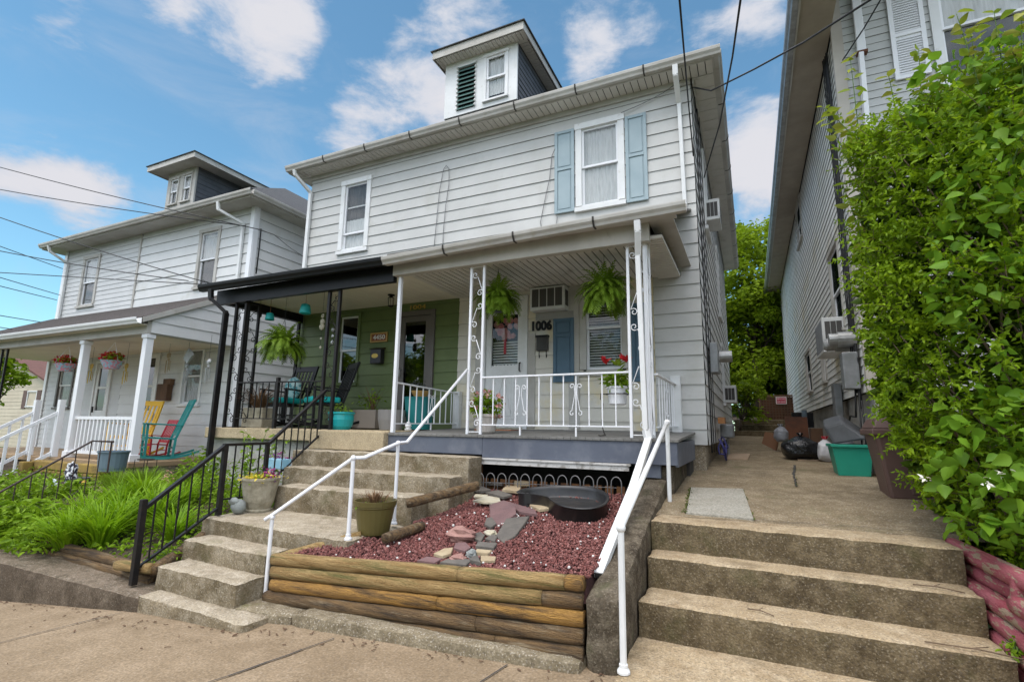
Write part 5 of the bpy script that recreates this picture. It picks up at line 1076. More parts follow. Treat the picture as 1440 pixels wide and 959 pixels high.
# ================================================================ air conditioners
def ac(name_label,fr,u0,u1,z0,z1,dep,front_slats=4,side=False,gm=None):
    T=thing('air_conditioner',name_label,'air conditioner',tuple(fr.p((u0+u1)/2,z0,0))); mb=MB(); fr.box(mb,u0,u1,z0,z1,.0,dep); mb.build('case',acwhite,T,bevel=.012)
    w=u1-u0; h=z1-z0; n=front_slats
    for i in range(n):
        mb=MB(); a=u0+.03+(w-.06)*i/n; fr.box(mb,a+.008,a+(w-.06)/n-.008,z0+.05,z1-.03,dep-.003,dep+.003); mb.build('grille',gm or acgrille,T)
    mb=MB()
    for k in range(3):
        d0=.05+k*(dep-.08)/3
        if side: fr.box(mb,u0-.003,u0+.003,z0+.06,z1-.06,d0,d0+(dep-.1)/3)
        else: fr.box(mb,u1-.003,u1+.003,z0+.06,z1-.06,d0,d0+(dep-.1)/3)
    mb.build('side_vent',acgrille,T); return T
ac('white air conditioner with four dark openings above the white storm door side panel',FS,-3.08,-2.50,1.82,2.19,.22)
mb=MB(); FS.box(mb,-3.10,-2.48,2.19,2.3,.02,.05); FS.box(mb,-3.05,-2.42,1.70,1.81,.02,.04); tag(mb.build('trim_panel',M('grey_trim_panel',(.33,.32,.29),(.28,.27,.25),scale=4,rough=.7)),'grey trim boards fitted above and below the air conditioner in the cream wall','trim')
ac('small air conditioner high on the alley wall of the duplex',FR_,9.0,9.6,3.62,4.0,.26,2,True)
ac('white air conditioner low on the alley wall of the duplex',FR_,12.25,12.85,.62,1.0,.28,1,True,acgrille2)
ac('white air conditioner hanging from the alley window of the right house',FRL,8.5,9.35,1.15,1.66,.30,2,True,acgrille2)
# ================================================================ signs, mailboxes, lights on the walls
t=text_obj('1006',FS,-2.955,1.60,.04,.20,black_paint,'house_number',ext=.006,width=.34,bold=.010); tag(t,'black house number 1006 on the cream wall above the letter box','house number')
t=text_obj('1004',FS,-5.38,2.125,.026,.11,brass,'house_number',ext=.004,width=.34,bold=.002); tag(t,'small gold house number 1004 above the taupe door','house number')
T=thing('number_plaque','orange framed tile plaque reading 4450 on the green wall','plaque',(-6.21,7.36,1.53))
mb=MB(); FS.box(mb,-6.41,-6.01,1.53,1.71,.02,.03); mb.build('tile',signrust,T); mb=MB(); 
for a in ((-6.41,-6.01,1.53,1.555),(-6.41,-6.01,1.685,1.71),(-6.41,-6.38,1.555,1.685),(-6.04,-6.01,1.555,1.685)): FS.box(mb,*a,.02,.045)
mb.build('frame',woodframe,T); text_obj('4450',FS,-6.21,1.62,.034,.12,signwhite,'digits',T,ext=.002,width=.28,bold=.003)
T=thing('mailbox','black mailbox with oval gold badge on the green wall','mailbox',(-6.19,7.34,1.1)); mb=MB(); FS.box(mb,-6.31,-6.07,1.12,1.40,.02,.13); mb.build('box',M('dark_violet_black',(.02,.017,.022),rough=.35),T,bevel=.008); mb=MB(); mb.prism([FS.p(-6.33,1.39,.02),FS.p(-6.33,1.43,.02),FS.p(-6.33,1.385,.16)],(.28,0,0)); mb.build('lid',M('dark_bronze',(.06,.04,.02),rough=.4),T)
mb=MB(); mb.prism([FS.p(-6.20+.075*math.cos(a),1.26+.042*math.sin(a),.131) for a in lin(0,2*math.pi,19)[:-1]],(0,-.006,0)); mb.build('badge',brass,T)
T=thing('mailbox','black letter box with two newspaper hooks on the cream wall','mailbox',(-2.92,7.36,1.1)); mb=MB(); FS.box(mb,-3.02,-2.83,1.20,1.44,.02,.085); mb.build('box',M('brown_black_metal',(.03,.024,.02),rough=.4),T,bevel=.006); mb=MB(); FS.box(mb,-3.03,-2.82,1.415,1.445,.02,.10); mb.build('lid',black_paint,T)
for u in (-2.99,-2.87): mb=MB(); mb.tube([FS.p(u,1.2,.03),FS.p(u,1.12,.03),FS.p(u+.01,1.09,.05),FS.p(u+.025,1.10,.075),FS.p(u+.03,1.13,.08)],.006,6); mb.build('hook',black_iron,T,smooth=True)
T=thing('door_bell_box','brown metal mailbox on the white wall of the left porch','mailbox',(-12.3,7.35,.4)); mb=MB(); FS.box(mb,-12.62,-12.22,.50,.88,.02,.15); mb.build('box',wood_brown,T,bevel=.01); mb=MB(); FS.box(mb,-12.45,-12.18,.86,1.0,.02,.12); mb.build('lid',wood_brown,T)
T=thing('porch_lantern','small black ceiling lantern under the beam between the porch halves','lantern',(-5.48,6.75,2.21)); mb=MB(); mb.lathe([(.06,2.215),(.06,2.2),(.02,2.19),(.05,2.16),(.055,2.155)],(-5.48,6.75,0),12); mb.lathe([(.05,2.02),(.03,2.0),(.0,1.99)],(-5.48,6.75,0),12)
for k in range(6): a=k*math.pi/3; mb.tube([(-5.48+.055*math.cos(a),6.75+.055*math.sin(a),2.155),(-5.48+.045*math.cos(a),6.75+.045*math.sin(a),2.02)],.004,4)
mb.build('cage',black_iron,T); mb=MB(); mb.lathe([(.035,2.03),(.042,2.15)],(-5.48,6.75,0),10); mb.build('glass_shade',M('frosted_shade',(.5,.47,.4),rough=.3),T)
# red sign on lattice gate at the alley end
LT=thing('lattice_gate','brown wooden lattice gate closing the far end of the alley','gate',(.85,19.6,.36)); mb=MB(); FB=FR((0,19.6,0),(1,0,0),(0,-1,0))
for i in range(13): FB.box(mb,.30+i*.09,.33+i*.09,.40,1.18,0,.012)
for i in range(9): FB.box(mb,.30,1.41,.42+i*.09,.45+i*.09,.013,.024)
mb.build('lattice',wood_brown,LT); mb=MB(); FB.box(mb,.26,.33,.36,1.24,-.02,.03); FB.box(mb,1.38,1.45,.36,1.24,-.02,.03); FB.box(mb,.33,1.38,1.18,1.24,-.02,.03); mb.build('frame',wood_brown,LT)
mb=MB(); FB.box(mb,.34,1.38,.40,1.16,-.03,-.02); mb.build('backing_boards',rustsheet,LT)
T=thing('warning_sign','red sign with white border on the lattice gate','sign',(.95,19.55,.93)); mb=MB(); FB.box(mb,.79,1.11,.93,1.17,.04,.05); mb.build('plate',signwhite,T); mb=MB(); FB.box(mb,.81,1.09,.95,1.15,.051,.054); mb.build('red_field',signred,T); text_obj('BEWARE',FB,.95,1.10,.056,.07,signwhite,'lettering',T,ext=.001,width=.24); text_obj('OF DOG',FB,.95,1.00,.056,.08,signwhite,'lettering',T,ext=.001,width=.24)
# ================================================================ meters and cables
def cable(label,pts,r=.008,mat=None,sag=0,name='cable',cat='cable',group=None):
    pts=[Vector(p) for p in pts]
    if sag:
        a,b=pts[0],pts[-1]; pts=[a.lerp(b,t)-Z*(sag*4*t*(1-t)) for t in lin(0,1,25)]
    mb=MB(); mb.tube(pts,r,5); return tag(mb.build(name,mat or cablem,smooth=True),label,cat,group)
T=thing('electric_meter','round electric meter and grey box on the alley wall of the duplex','meter',(-.5,8.3,.8)); mb=MB(); FR_.box(mb,8.0,8.35,.85,1.3,.03,.15); mb.build('box',metal_box,T,bevel=.01); mb=MB(); mb.tube([(-.4,8.55,1.15),(-.22,8.55,1.15)],.09,14); mb.build('meter_dial',galv,T,smooth=False)
T=thing('electric_meter','pair of round electric meters with conduit box on the right house wall','meter',(1.2,7.9,.6))
for y_,z_,l_ in ((7.72,1.20,.30),(7.95,1.17,.34)):
    mb=MB(); mb.lathe([(.10,0),(.10,.2),(.085,.2),(.085,.3),(.06,l_)],(0,0,0),16); 
    mb.v=[(1.28-v[2],y_+v[0],z_+v[1]) for v in mb.v]; mb.build('meter_dial',galv,T)
mb=MB(); mb.box(1.10,1.27,7.62,7.85,.55,1.02); mb.build('box',metal_box,T,bevel=.01)
T=thing('cable_box','small grey cable boxes at the foot of the right house siding','utility box',(1.2,9.3,.3)); mb=MB(); mb.box(1.18,1.28,9.2,9.5,.25,.75); mb.build('box',metal_box,T,bevel=.01); mb=MB(); mb.tube([(1.22,9.35,.25),(1.22,9.35,-.3)],.02,6); mb.build('conduit',galv,T)
for k,off in enumerate((0,.05,.11,.16)):
    cable(f'{["thickest","second","third","thinnest"][k]} black cable strand running down the alley side of the right house corner',[(RX-.05-.01*k,YF+.25+off+.02*math.sin(i*1.7+k),5.3-(5.0-.1*k)*i/24+.0) for i in range(25)],(.016,.012,.010,.008)[k])
cable('black cable looping from the meter box to the ground by the right house',[(1.22,7.7,.55),(1.2,7.72,.2),(1.18,8.0,.22),(1.15,8.3,-.1)],.012); cable('black hanging cable below the right house meters',[(1.25,7.66,.55),(1.22,7.6,-.05),(1.2,7.58,-.3)],.01); cable('black cable hanging under the right house corner to the ground',[(1.25,7.56,.4),(1.25,7.52,0),(1.24,7.55,-.45)],.012)
for k in range(3):
    cable(f'{["thickest","middle","thinnest"][k]} black cable running down the alley side of the duplex corner',[(-.515+.008*k,7.62+.30*k+.03*math.sin(i*.8+k*2),5.1-5.4*i/20) for i in range(21)],(.011,.008,.006)[k])
cable('thin brown cable loop hanging on the white upper wall between the windows',[FS.p(-5.09,2.95,.035),FS.p(-5.05,3.5,.035),FS.p(-5.0,4.3,.035),FS.p(-4.93,4.72,.035),FS.p(-4.87,4.78,.04),FS.p(-4.81,4.7,.035),FS.p(-4.80,4.4,.035),FS.p(-4.85,4.0,.035),FS.p(-4.88,3.5,.035),FS.p(-4.88,2.95,.035)],.006,greycable)
cable('thin cable hanging in a curve left of the shuttered upper window',[FS.p(-2.72,4.6,.05),FS.p(-2.78,4.5,.035),FS.p(-2.82,4.1,.035),FS.p(-2.9,3.75,.035),FS.p(-2.98,3.35,.035),FS.p(-2.95,3.2,.035),FS.p(-2.85,3.12,.035),FS.p(-2.72,3.2,.035),FS.p(-2.68,3.4,.035)],.006,greycable)
K1=Vector((-.5,7.3,5.05))
cable('overhead service wire rising steeply from the duplex corner, left one of the pair',[PY(952,-40,3.5),PY(968,145,6.9),PY(975,220,7.2)],.010); 
cable('long overhead wire crossing the alley side down to the duplex wall',[PY(1047,-40,3.5),PY(1030,80,5.2),PY(1012,175,6.8),PX(990,250,-.45)],.010)
cable('overhead wire from the duplex corner up towards the right house',[K1,PY(1000,128,7.1),PY(1060,98,6.6),PY(1130,60,6),PY(1232,-5,5)],.012)
cable('thin wire above the shuttered window running to the corner downspout',[FS.p(-1.6,4.95,.07),FS.p(-1.3,5.02,.05),FS.p(-.95,5.12,.05),FS.p(-.6,5.3,.05)],.006,greycable)
cable('black wire crossing the upper right house wall to its eave',[PY(1185,85,7.2),PY(1215,40,6.6),PY(1250,-20,6)],.009)
W=[((-20,217),(365,323),'highest'),((-20,250),(345,318),'second from the top'),((-20,285),(300,400),'third from the top'),((-20,335),(265,395),'fourth from the top')]
for i,((ax_,ay_),(bx,by),nm) in enumerate(W): cable(f'{nm} of the long overhead wires crossing in front of the left house',[PY(bx,by,7.3).lerp(PY(ax_,ay_,5.2),2.2),PY(bx,by,7.3)],.011,sag=.25)
for i,((ax_,ay_),(bx,by),Y2,nm) in enumerate((((-20,337),(88,378),7.3,'upper thin'),((-20,382),(84,415),7.3,'middle thin'),((-20,395),(80,422),7.3,'lower thin'),((-20,380),(285,400),7.3,'almost level'),((-20,438),(70,455),7.3,'low thick'),((-20,455),(40,466),7.3,'lowest'))): cable(f'{nm} overhead wire ending at the left end of the left house',[PY(bx,by,Y2).lerp(PY(ax_,ay_,5.0),4.0),PY(bx,by,Y2)],.010,sag=.05)
cable('black drop wire standing off the white side wall of the left house',[PX(367,322,-9.95),PX(365,345,-9.95),PX(360,385,-9.95)],.016)
cable('pair of wires running from the left house corner to the duplex wall',[PY(360,322,7.0),PY(385,330,7.3),PY(410,350,7.35),PY(428,362,7.35)],.009)
# ================================================================ VEGETATION
def leafmesh(name,P,size,mat,parent=None,wid=.5,droop=.3,seed=0,upb=.5,fold=.15,dirs=None,var=.45):
    r=np.random.default_rng(seed+100); P=np.asarray(P,dtype=float); n=len(P)
    s=(size*r.uniform(1-var,1+var,n))[:,None]
    if dirs is None:
        d=r.normal(0,1,(n,3)); d[:,2]=d[:,2]*.45-droop
    else: d=np.asarray(dirs,dtype=float)+r.normal(0,.25,(n,3))
    d/=np.linalg.norm(d,axis=1)[:,None]
    up=r.normal(0,1,(n,3)); up[:,2]+=1.5*upb+.4; w=np.cross(d,up); w/=np.linalg.norm(w,axis=1)[:,None]+1e-9; nn=np.cross(w,d)
    f_=nn*s*fold
    V=np.stack([P, P+d*s*.16+w*s*wid*.36+f_*.4, P+d*s*.42+w*s*wid*.5+f_*.55, P+d*s*.74+w*s*wid*.27+f_*.25, P+d*s-nn*s*.10, P+d*s*.74-w*s*wid*.27+f_*.25, P+d*s*.42-w*s*wid*.5+f_*.55, P+d*s*.16-w*s*wid*.36+f_*.4],1).reshape(-1,3)
    b=(8*np.arange(n))[:,None]; F=np.concatenate([b+np.array([[0,1,2,3,4]]),b+np.array([[0,4,5,6,7]])],0)
    return fastmesh(name,V,F,mat,parent)
def insphere(n,r): 
    v=r.normal(0,1,(n,3)); v/=np.linalg.norm(v,axis=1)[:,None]; return v*(r.uniform(0,1,n)**(1/2.4))[:,None]
def tree(label,cat,x,y,z0,h,crown,nclump,per,leaf,mat,seed,trunk=.16,name='tree',csize=.9,group=None):
    """crown=(cx,cy,cz,rx,ry,rz)"""
    r=np.random.default_rng(seed); T=thing(name,label,cat,(x,y,z0),group)
    cx,cy,cz,rx,ry,rz=crown; cs=insphere(nclump,r)*np.array([rx,ry,rz])+np.array([cx,cy,cz]); mb=MB()
    top=Vector((cx,cy,cz+rz*.5)); base=Vector((x,y,z0)); pts=[base.lerp(top,t)+Vector((noise.noise(Vector((t*3,seed,0)))*.3*t*3,noise.noise(Vector((t*3,seed,5)))*.3,0)) for t in lin(0,1,9)]
    mb.tube(pts,[trunk*(1-.85*t) for t in lin(0,1,9)],8)
    for c in cs[:: max(1,nclump//26)]:
        k=int(r.integers(2,7)); a=pts[k]; c=Vector(c); m=a.lerp(c,.5)+Vector((0,0,-.1*(c-a).length)); mb.tube([a,m,c],[trunk*.35,trunk*.2,trunk*.06],5)
    mb.build('trunk',bark,T,smooth=True)
    P=np.concatenate([c+insphere(int(per*r.uniform(.5,1.4)),r)*np.array([csize,csize,csize*.62])*r.uniform(.6,1.25) for c in cs])
    leafmesh('crown',P,leaf,mat,T,seed=seed); return T
tree('tall bright green tree filling the gap between the two houses','tree',.2,23.5,.3,9,(.5,24,5.0,3.4,2.5,4.6),150,230,.19,tree_leaf,11,trunk=.16,csize=.85)
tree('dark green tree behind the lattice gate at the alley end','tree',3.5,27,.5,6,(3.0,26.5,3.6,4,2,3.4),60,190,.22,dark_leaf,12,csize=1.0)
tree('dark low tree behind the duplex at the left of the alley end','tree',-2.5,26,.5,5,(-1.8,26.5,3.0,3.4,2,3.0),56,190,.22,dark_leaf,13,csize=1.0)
tree('low bright bush leaning over the path beside the garden steps','bush',-.35,17.4,.0,2,(-.1,17.6,.95,.55,.5,.75),22,80,.12,tree_leaf,14,trunk=.05,name='bush',csize=.3)
tree('thin-topped tree with spindly twigs above the alley trees','tree',1.6,28,.6,10,(.8,28,8.7,3.2,1.5,2.6),40,60,.18,tree_leaf,15,csize=.7)
tree('leafy tree at the far left seen through the left porch','tree',-28.3,9.5,-3,5,(-28.0,9.6,1.9,1.0,1.0,1.5),18,110,.2,tree_leaf,16,csize=.7)
for i,(x,y,h,s_) in enumerate(((-52,26,7,4),(-62,30,8,5),(-45,34,7,4))): tree(f'{["nearest","leftmost","smallest"][i]} distant tree beyond the tan house','tree',x,y,-3,h,(x,y,h*.4,s_,s_,h*.5),24,60,.6,tree_leaf,30+i,csize=1.6)
# street trees across the road (seen in the window reflections)
for i,(x,y) in enumerate(((-40,-22),(-31,-24),(-22,-22),(-13,-24),(-4,-23))):
    tree(f'{["first","second","third","fourth","fifth"][i]} leafy street tree from the left across the road','tree',x,y,-2,8,(x,y,3.6,4.8,3,4.4),44,80,.55,tree_leaf,60+i,csize=1.8)
# right bush
def bush_volume(poly,Yc,n,r,dmax=.85,edge=.12):
    P2=[(p.x,p.z) for p in (PY(a,b,Yc) for a,b in poly)]
    A=np.array(P2); out=[]
    seg=[(A[i],A[(i+1)%len(A)]) for i in range(len(A))]
    while len(out)<n:
        x=r.uniform(A[:,0].min(),A[:,0].max()); z=r.uniform(A[:,1].min(),A[:,1].max())
        if not inpoly(x,z,P2): continue
        dd=min(abs(np.cross(b-a,np.array([x,z])-a))/(np.linalg.norm(b-a)+1e-9) if 0<=np.dot(np.array([x,z])-a,b-a)<=np.dot(b-a,b-a) else 9 for a,b in seg)
        if noise.noise(Vector((x*2.2,z*2.2,3)))<-.28 and r.random()<.8: continue
        dm=min(dmax,edge+1.1*dd); y=Yc+dm*(r.uniform(-1,1) if r.random()<.5 else -r.uniform(.55,1.0))
        out.append((x,y,z))
    return np.array(out)
rb=np.random.default_rng(5)
BT=thing('green_bush','big bright green bush with mixed small leaves spilling over the red logs','bush',(1.9,5.0,-.85))
poly=[(1190,205),(1222,180),(1262,196),(1300,150),(1345,128),(1395,108),(1470,80),(1560,60),(1600,800),(1440,792),(1375,765),(1330,738),(1306,695),(1284,650),(1262,600),(1236,555),(1218,480),(1216,430),(1212,380),(1208,330),(1214,290),(1206,250)]
Pb=bush_volume(poly,4.95,1900,rb)
def sprigs(name,B,L,nl,leaf,mat,parent,seed,out=(-.5,-.75,.55),wid=.5):
    r=np.random.default_rng(seed); B=np.asarray(B); P=[];D=[];S=[];mb=MB()
    for q,b in enumerate(B):
        d=np.array(out)+r.normal(0,.65,3); d/=np.linalg.norm(d); l=L*r.uniform(.5,1.4); side=np.cross(d,r.normal(0,1,3)); side/=np.linalg.norm(side); p=b.copy(); pts=[Vector(p)]
        for k in range(nl):
            p=p+d*l/nl; d=d+np.array([0,0,-.045]); d/=np.linalg.norm(d); pts.append(Vector(p))
            for sg in (-1,1): P.append(p.copy()); D.append(side*sg*.9+d*.55+np.array([0,0,-.12])); S.append((1-.45*k/nl)*r.uniform(.75,1.2))
            if k%2: side=np.cross(d,side); side/=np.linalg.norm(side)
        if q%3==0: mb.tube(pts,.0022,3,cap=False)
    leafmesh(name,P,leaf*np.array(S),mat,parent,wid=wid,seed=seed,dirs=D,var=.15,fold=.22); mb.build('twigs',twig,parent)['kind']='stuff'
sprigs('foliage',Pb,.24,7,.058,bush_leaf,BT,1)
_eb=[PY(a+22+rb.normal(0,6),b+rb.normal(0,12),4.9+rb.normal(0,.15)) for a,b in ((1200,215),(1212,250),(1206,300),(1214,340),(1214,390),(1220,430),(1222,480),(1232,530),(1250,575),(1262,610),(1285,660),(1300,700),(1230,195),(1262,200),(1290,165),(1320,145),(1350,130),(1385,118),(1420,100),(1440,90),(1210,230),(1208,270),(1216,410),(1226,505)) for _ in range(2)]
sprigs('edge_sprays',[list(p) for p in _eb],.30,8,.060,bush_leaf,BT,5,out=(-.6,-.3,.6))
Pd=bush_volume(poly,5.55,15000,rb,dmax=.6,edge=.02); leafmesh('inner_foliage',Pd,.095,dark_leaf,BT,wid=.6,seed=2)  # darker leaf colour paints the shade inside the bush
mb=MB()
for i in range(34):
    a=Vector((rb.uniform(1.5,2.7),rb.uniform(4.7,5.4),-.85)); e=Vector(Pb[rb.integers(len(Pb))]); m=a.lerp(e,.5)+Vector((rb.normal(0,.1),rb.normal(0,.1),.15)); mb.tube([a,a.lerp(m,.5)+Z*.04,m,e],[.016,.012,.009,.004],5)
mb.build('stems',twig,BT,smooth=True)
# vine with broad leaves over the bush
VT=thing('broad_leaf_vine','vine with broad pale heart-shaped leaves climbing over the right side of the bush','vine',(2.2,4.2,-.85))
pv=[(1320,250),(1380,180),(1470,150),(1540,300),(1540,520),(1440,560),(1330,470),(1290,400)]
Pv=bush_volume(pv,4.35,420,rb,dmax=.35); Pv2=bush_volume([(1330,560),(1440,500),(1560,520),(1560,780),(1400,770),(1320,735),(1300,640)],4.35,480,rb,dmax=.35); Pv3=bush_volume([(1270,110),(1330,90),(1440,30),(1500,60),(1480,200),(1330,220),(1262,190)],4.6,260,rb,dmax=.3)
leafmesh('foliage',np.concatenate([Pv,Pv2,Pv3]),.088,bush_leaf2,VT,wid=.72,seed=3,droop=.55,fold=.2)
mb=MB(); dirs=[]; PP=[]
for i,(px,py,qx,qy,Yd) in enumerate(((1215,250,1196,85,4.9),(1235,235,1158,152,4.8),(1225,300,1162,165,4.9),(1300,190,1292,70,4.7),(1345,180,1325,98,4.6),(1420,160,1398,18,4.4),(1400,200,1345,20,4.4),(1440,150,1437,20,4.3),(1270,210,1250,108,4.8),(1380,150,1365,45,4.5),(1225,380,1185,260,4.9),(1420,240,1500,60,4.2))):
    a,b=PY(px,py,Yd+.1),PY(qx,qy,Yd); m=a.lerp(b,.5)+Z*.08; L=[a.lerp(m,t).lerp(m.lerp(b,t),t) for t in lin(0,1,12)]; mb.tube(L,[.006*(1-.6*t) for t in lin(0,1,12)],5)
    for k in range(2,12):
        for sg in (-1,1): PP.append(L[k]+Vector((rb.normal(0,.01),rb.normal(0,.01),0))); dirs.append(((sg*.8),-.3+rb.normal(0,.4),.05+rb.normal(0,.3)))
mb.build('shoots',stemg,VT,smooth=True); leafmesh('young_leaves',np.array([list(p) for p in PP]),.085,young_leaf,VT,wid=.55,seed=4,dirs=dirs,fold=.2)
Pf=[]; 
for q in ((1388,678),(1302,672),(1410,664)):
    c=PY(*q,4.0)
    for k in range(9): Pf.append((c.x+rb.normal(0,.015),c.y+rb.normal(0,.015),c.z+rb.normal(0,.012)))
leafmesh('blossoms',Pf,.028,white_flower,VT,wid=.5,seed=6)
# weeds by the red logs
def tuft(name,label,cat,c,n,length,mat,spread=.6,wid=.008,seed=0,group=None,parent=None,seg=5,fall=1.0,rad_=.05,up=1.0):
    """grass-like clump of arching blades"""
    r=np.random.default_rng(seed+7); V=[];F=[]; c=np.array(c,dtype=float)
    for i in range(n):
        a=r.uniform(0,2*math.pi); L=length*r.uniform(.6,1.15); lean=spread*r.uniform(.15,1.2); b=c+np.array([math.cos(a),math.sin(a),0])*rad_*r.uniform(0,1)
        d=np.array([math.cos(a)*lean,math.sin(a)*lean,up]); d/=np.linalg.norm(d); sd_=np.array([-math.sin(a),math.cos(a),0.]); p=b.copy(); w=wid*r.uniform(.7,1.3)
        for k in range(seg+1):
            t=k/seg; ww=w*(1-t)**.6*(.7+.6*min(1,t*3)); V+= [p-sd_*ww,p+sd_*ww]
            p=p+d*L/seg; d=d+np.array([math.cos(a)*.12,math.sin(a)*.12,-.30*fall*(t+.3)]); d/=np.linalg.norm(d)
        base=len(V)-2*(seg+1)
        for k in range(seg): F.append((base+2*k,base+2*k+1,base+2*k+3,base+2*k+2))
    o=fastmesh(name,np.array(V),np.array(F),mat,parent)
    if label: tag(o,label,cat,group)
    return o
# garden soil
def gsz(x,y): return -1.46+(y-3.35)*.20+(x+6)*-.02
struct(grid(lin(-16,-5.42,40),lin(3.34,5.6,14),lambda x,y:gsz(x,y)+.02*noise.noise(Vector((x*2,y*2,0)))).build('garden_soil',soil))
def ong(px,py):
    lo,hi=3.35,5.6
    for _ in range(40):
        m=(lo+hi)/2; p=PY(px,py,m)
        if p.z<gsz(p.x,m): hi=m
        else: lo=m
    p=PY(px,py,lo); return (p.x,p.y,gsz(p.x,p.y)-.02)
r5=np.random.default_rng(9)
DG='daylily clumps of the left garden'
for i,(px,py,n,L,lab) in enumerate(((95,768,170,.50,'leftmost of the big front daylily clumps drooping over the garden edge'),(140,765,240,.55,'largest arching daylily clump in the middle of the garden edge'),(168,742,190,.5,'daylily clump just left of the black railing post'),(215,735,170,.48,'daylily clump behind the lower black railing'),(245,755,150,.4,'small daylily clump at the foot of the lower black railing'),(120,735,160,.45,'daylily clump behind the largest one'),(200,705,170,.45,'daylily clump near the pink blossoms'),(255,710,130,.42,'upper daylily clump behind the black railing'),(165,715,150,.42,'upright daylily clump below the fine grass'))):
    tuft('daylily_clump',lab,'plant',ong(px,py),int(n*1.25),L*1.22,grass_leaf,spread=.75,wid=.011,seed=i,fall=1.1,rad_=.13)
for i,(px,py,lab) in enumerate(((165,685,'left fluffy fine-bladed grass mound'),(205,680,'right fluffy fine-bladed grass mound'),(185,700,'front fluffy fine-bladed grass mound'))):
    tuft('fine_grass_mound',lab+' below the left porch','grass mound',ong(px,py),420,.36,fine_leaf,spread=.7,wid=.004,seed=20+i,fall=.7,rad_=.22)
def leafy(name,label,cat,c,rx,rz,n,leaf,mat,seed,wid=.45,stems=0,group=None,parent=None,ry=None):
    r=np.random.default_rng(seed); T=thing(name,label,cat,tuple(c),group) if parent is None else parent
    P=insphere(n,r)*np.array([rx,ry or rx,rz]); P[:,2]=np.abs(P[:,2]); P=P+np.array(list(c))
    leafmesh('foliage',P,leaf,mat,T,wid=wid,seed=seed)
    mb=MB()
    for k in range(stems or 8):
        e=Vector(P[r.integers(n)]); b=Vector(c)+Vector((r.normal(0,rx*.2),r.normal(0,rx*.2),0)); mb.tube([b,b.lerp(e,.6)+Z*.03,e],[.006,.005,.003],4)
    mb.build('stems',stemg,T); return T
for i,(px,py,rx,rz,n,lf,lab) in enumerate(((25,745,.55,.42,700,.11,'broad leafy plant mass at the left end of the garden'),(60,760,.4,.3,500,.09,'bright leafy plant overhanging the long brown wall'),(30,705,.55,.45,650,.09,'dark leafy plant under the rusty handrail'),(105,695,.3,.25,260,.09,'small leafy plant beside the stone slabs'),(0,780,.5,.35,450,.1,'ragged foliage at the photo edge over the wall'),(285,660,.42,.6,620,.07,'tall narrow-leaved plant below the right porch corner of the left house'),(340,672,.40,.6,700,.055,'bright green shrub behind the level black railing'),(300,700,.36,.42,460,.06,'mixed foliage behind the upper end of the lowest railing'),(250,680,.3,.25,260,.06,'low foliage around the pink blossoms'),(390,672,.26,.32,320,.05,'green foliage between landing pot and the porch wall'),(425,655,.2,.25,200,.045,'small green plant under the rising black railing'),(240,790,.22,.2,200,.05,'foliage spilling at the foot of the black stair railing'),(275,772,.2,.22,200,.045,'weedy plant growing out beside the second stair'),(65,790,.35,.2,260,.08,'drooping foliage above the long brown wall'))):
    c=Vector(ong(px,py)); 
    if px>330 : c=Vector((PY(px,py,4.9).x,4.9,-1.05))
    leafy('leafy_plant',lab,'plant',c,rx,rz,n,lf,herb_leaf,70+i,wid=.42)
P=[]; 
while len(P)<7000:
    x,y=r5.uniform(-13,-5.5),r5.uniform(3.38,5.5); P.append((x,y,gsz(x,y)+r5.uniform(0,.10)))
tag(leafmesh('ground_cover',P,.055,herb_leaf,seed=8),'low mixed green ground cover over the soil of the left garden','ground cover',kind='stuff')
c=ong(232,690); leafmesh('pink_blossoms',np.array(c)+r5.normal(0,.06,(60,3))+np.array([0,0,.22]),.03,pink_flower,seed=9); tag(bpy.data.objects['pink_blossoms'],'small pink blossoms in the middle of the left garden','flowers')
# tall flowering stems in front of the porch corner
for i,(px,py,h,lab) in enumerate(((355,640,.95,'tall thin flowering stem in front of the stone pedestal'),(385,640,.9,'tall spindly stem with white blossoms by the black railing'),(300,625,.6,'thin seed-headed stem by the left porch floor'))):
    c=Vector((PY(px,620,5.1).x,5.1,-1.05)); T=thing('tall_flower_stem',lab,'plant',tuple(c)); mb=MB(); PPp=[]
    for k in range(5):
        e=c+Vector((r5.normal(0,.10),r5.normal(0,.08),h*r5.uniform(.75,1.05))); L=[c.lerp(e,t)+Vector((.03*math.sin(t*5+k),0,0)) for t in lin(0,1,8)]; mb.tube(L,.004,4); PPp+= [L[q]+Vector((r5.normal(0,.02),0,0)) for q in range(2,8) for _ in range(4)]
    mb.build('stems',stemg,T); leafmesh('foliage',[list(p) for p in PPp],.06,herb_leaf,T,seed=90+i); leafmesh('blossoms',[list(p+Vector((0,0,.03))) for p in PPp[::5]],.03,white_flower,T,seed=95+i)
for i,(x,y,z,lab) in enumerate(((1.27,4.0,-1.2,'upper weed sprouting beside the red logs'),(1.3,3.7,-1.3,'middle weed at the foot of the red logs'),(1.33,3.4,-1.42,'lowest weed beside the step and the red logs'))): leafy('weed',lab,'weed',Vector((x,y,z)),.07,.1,50,.04,herb_leaf,110+i,wid=.6)
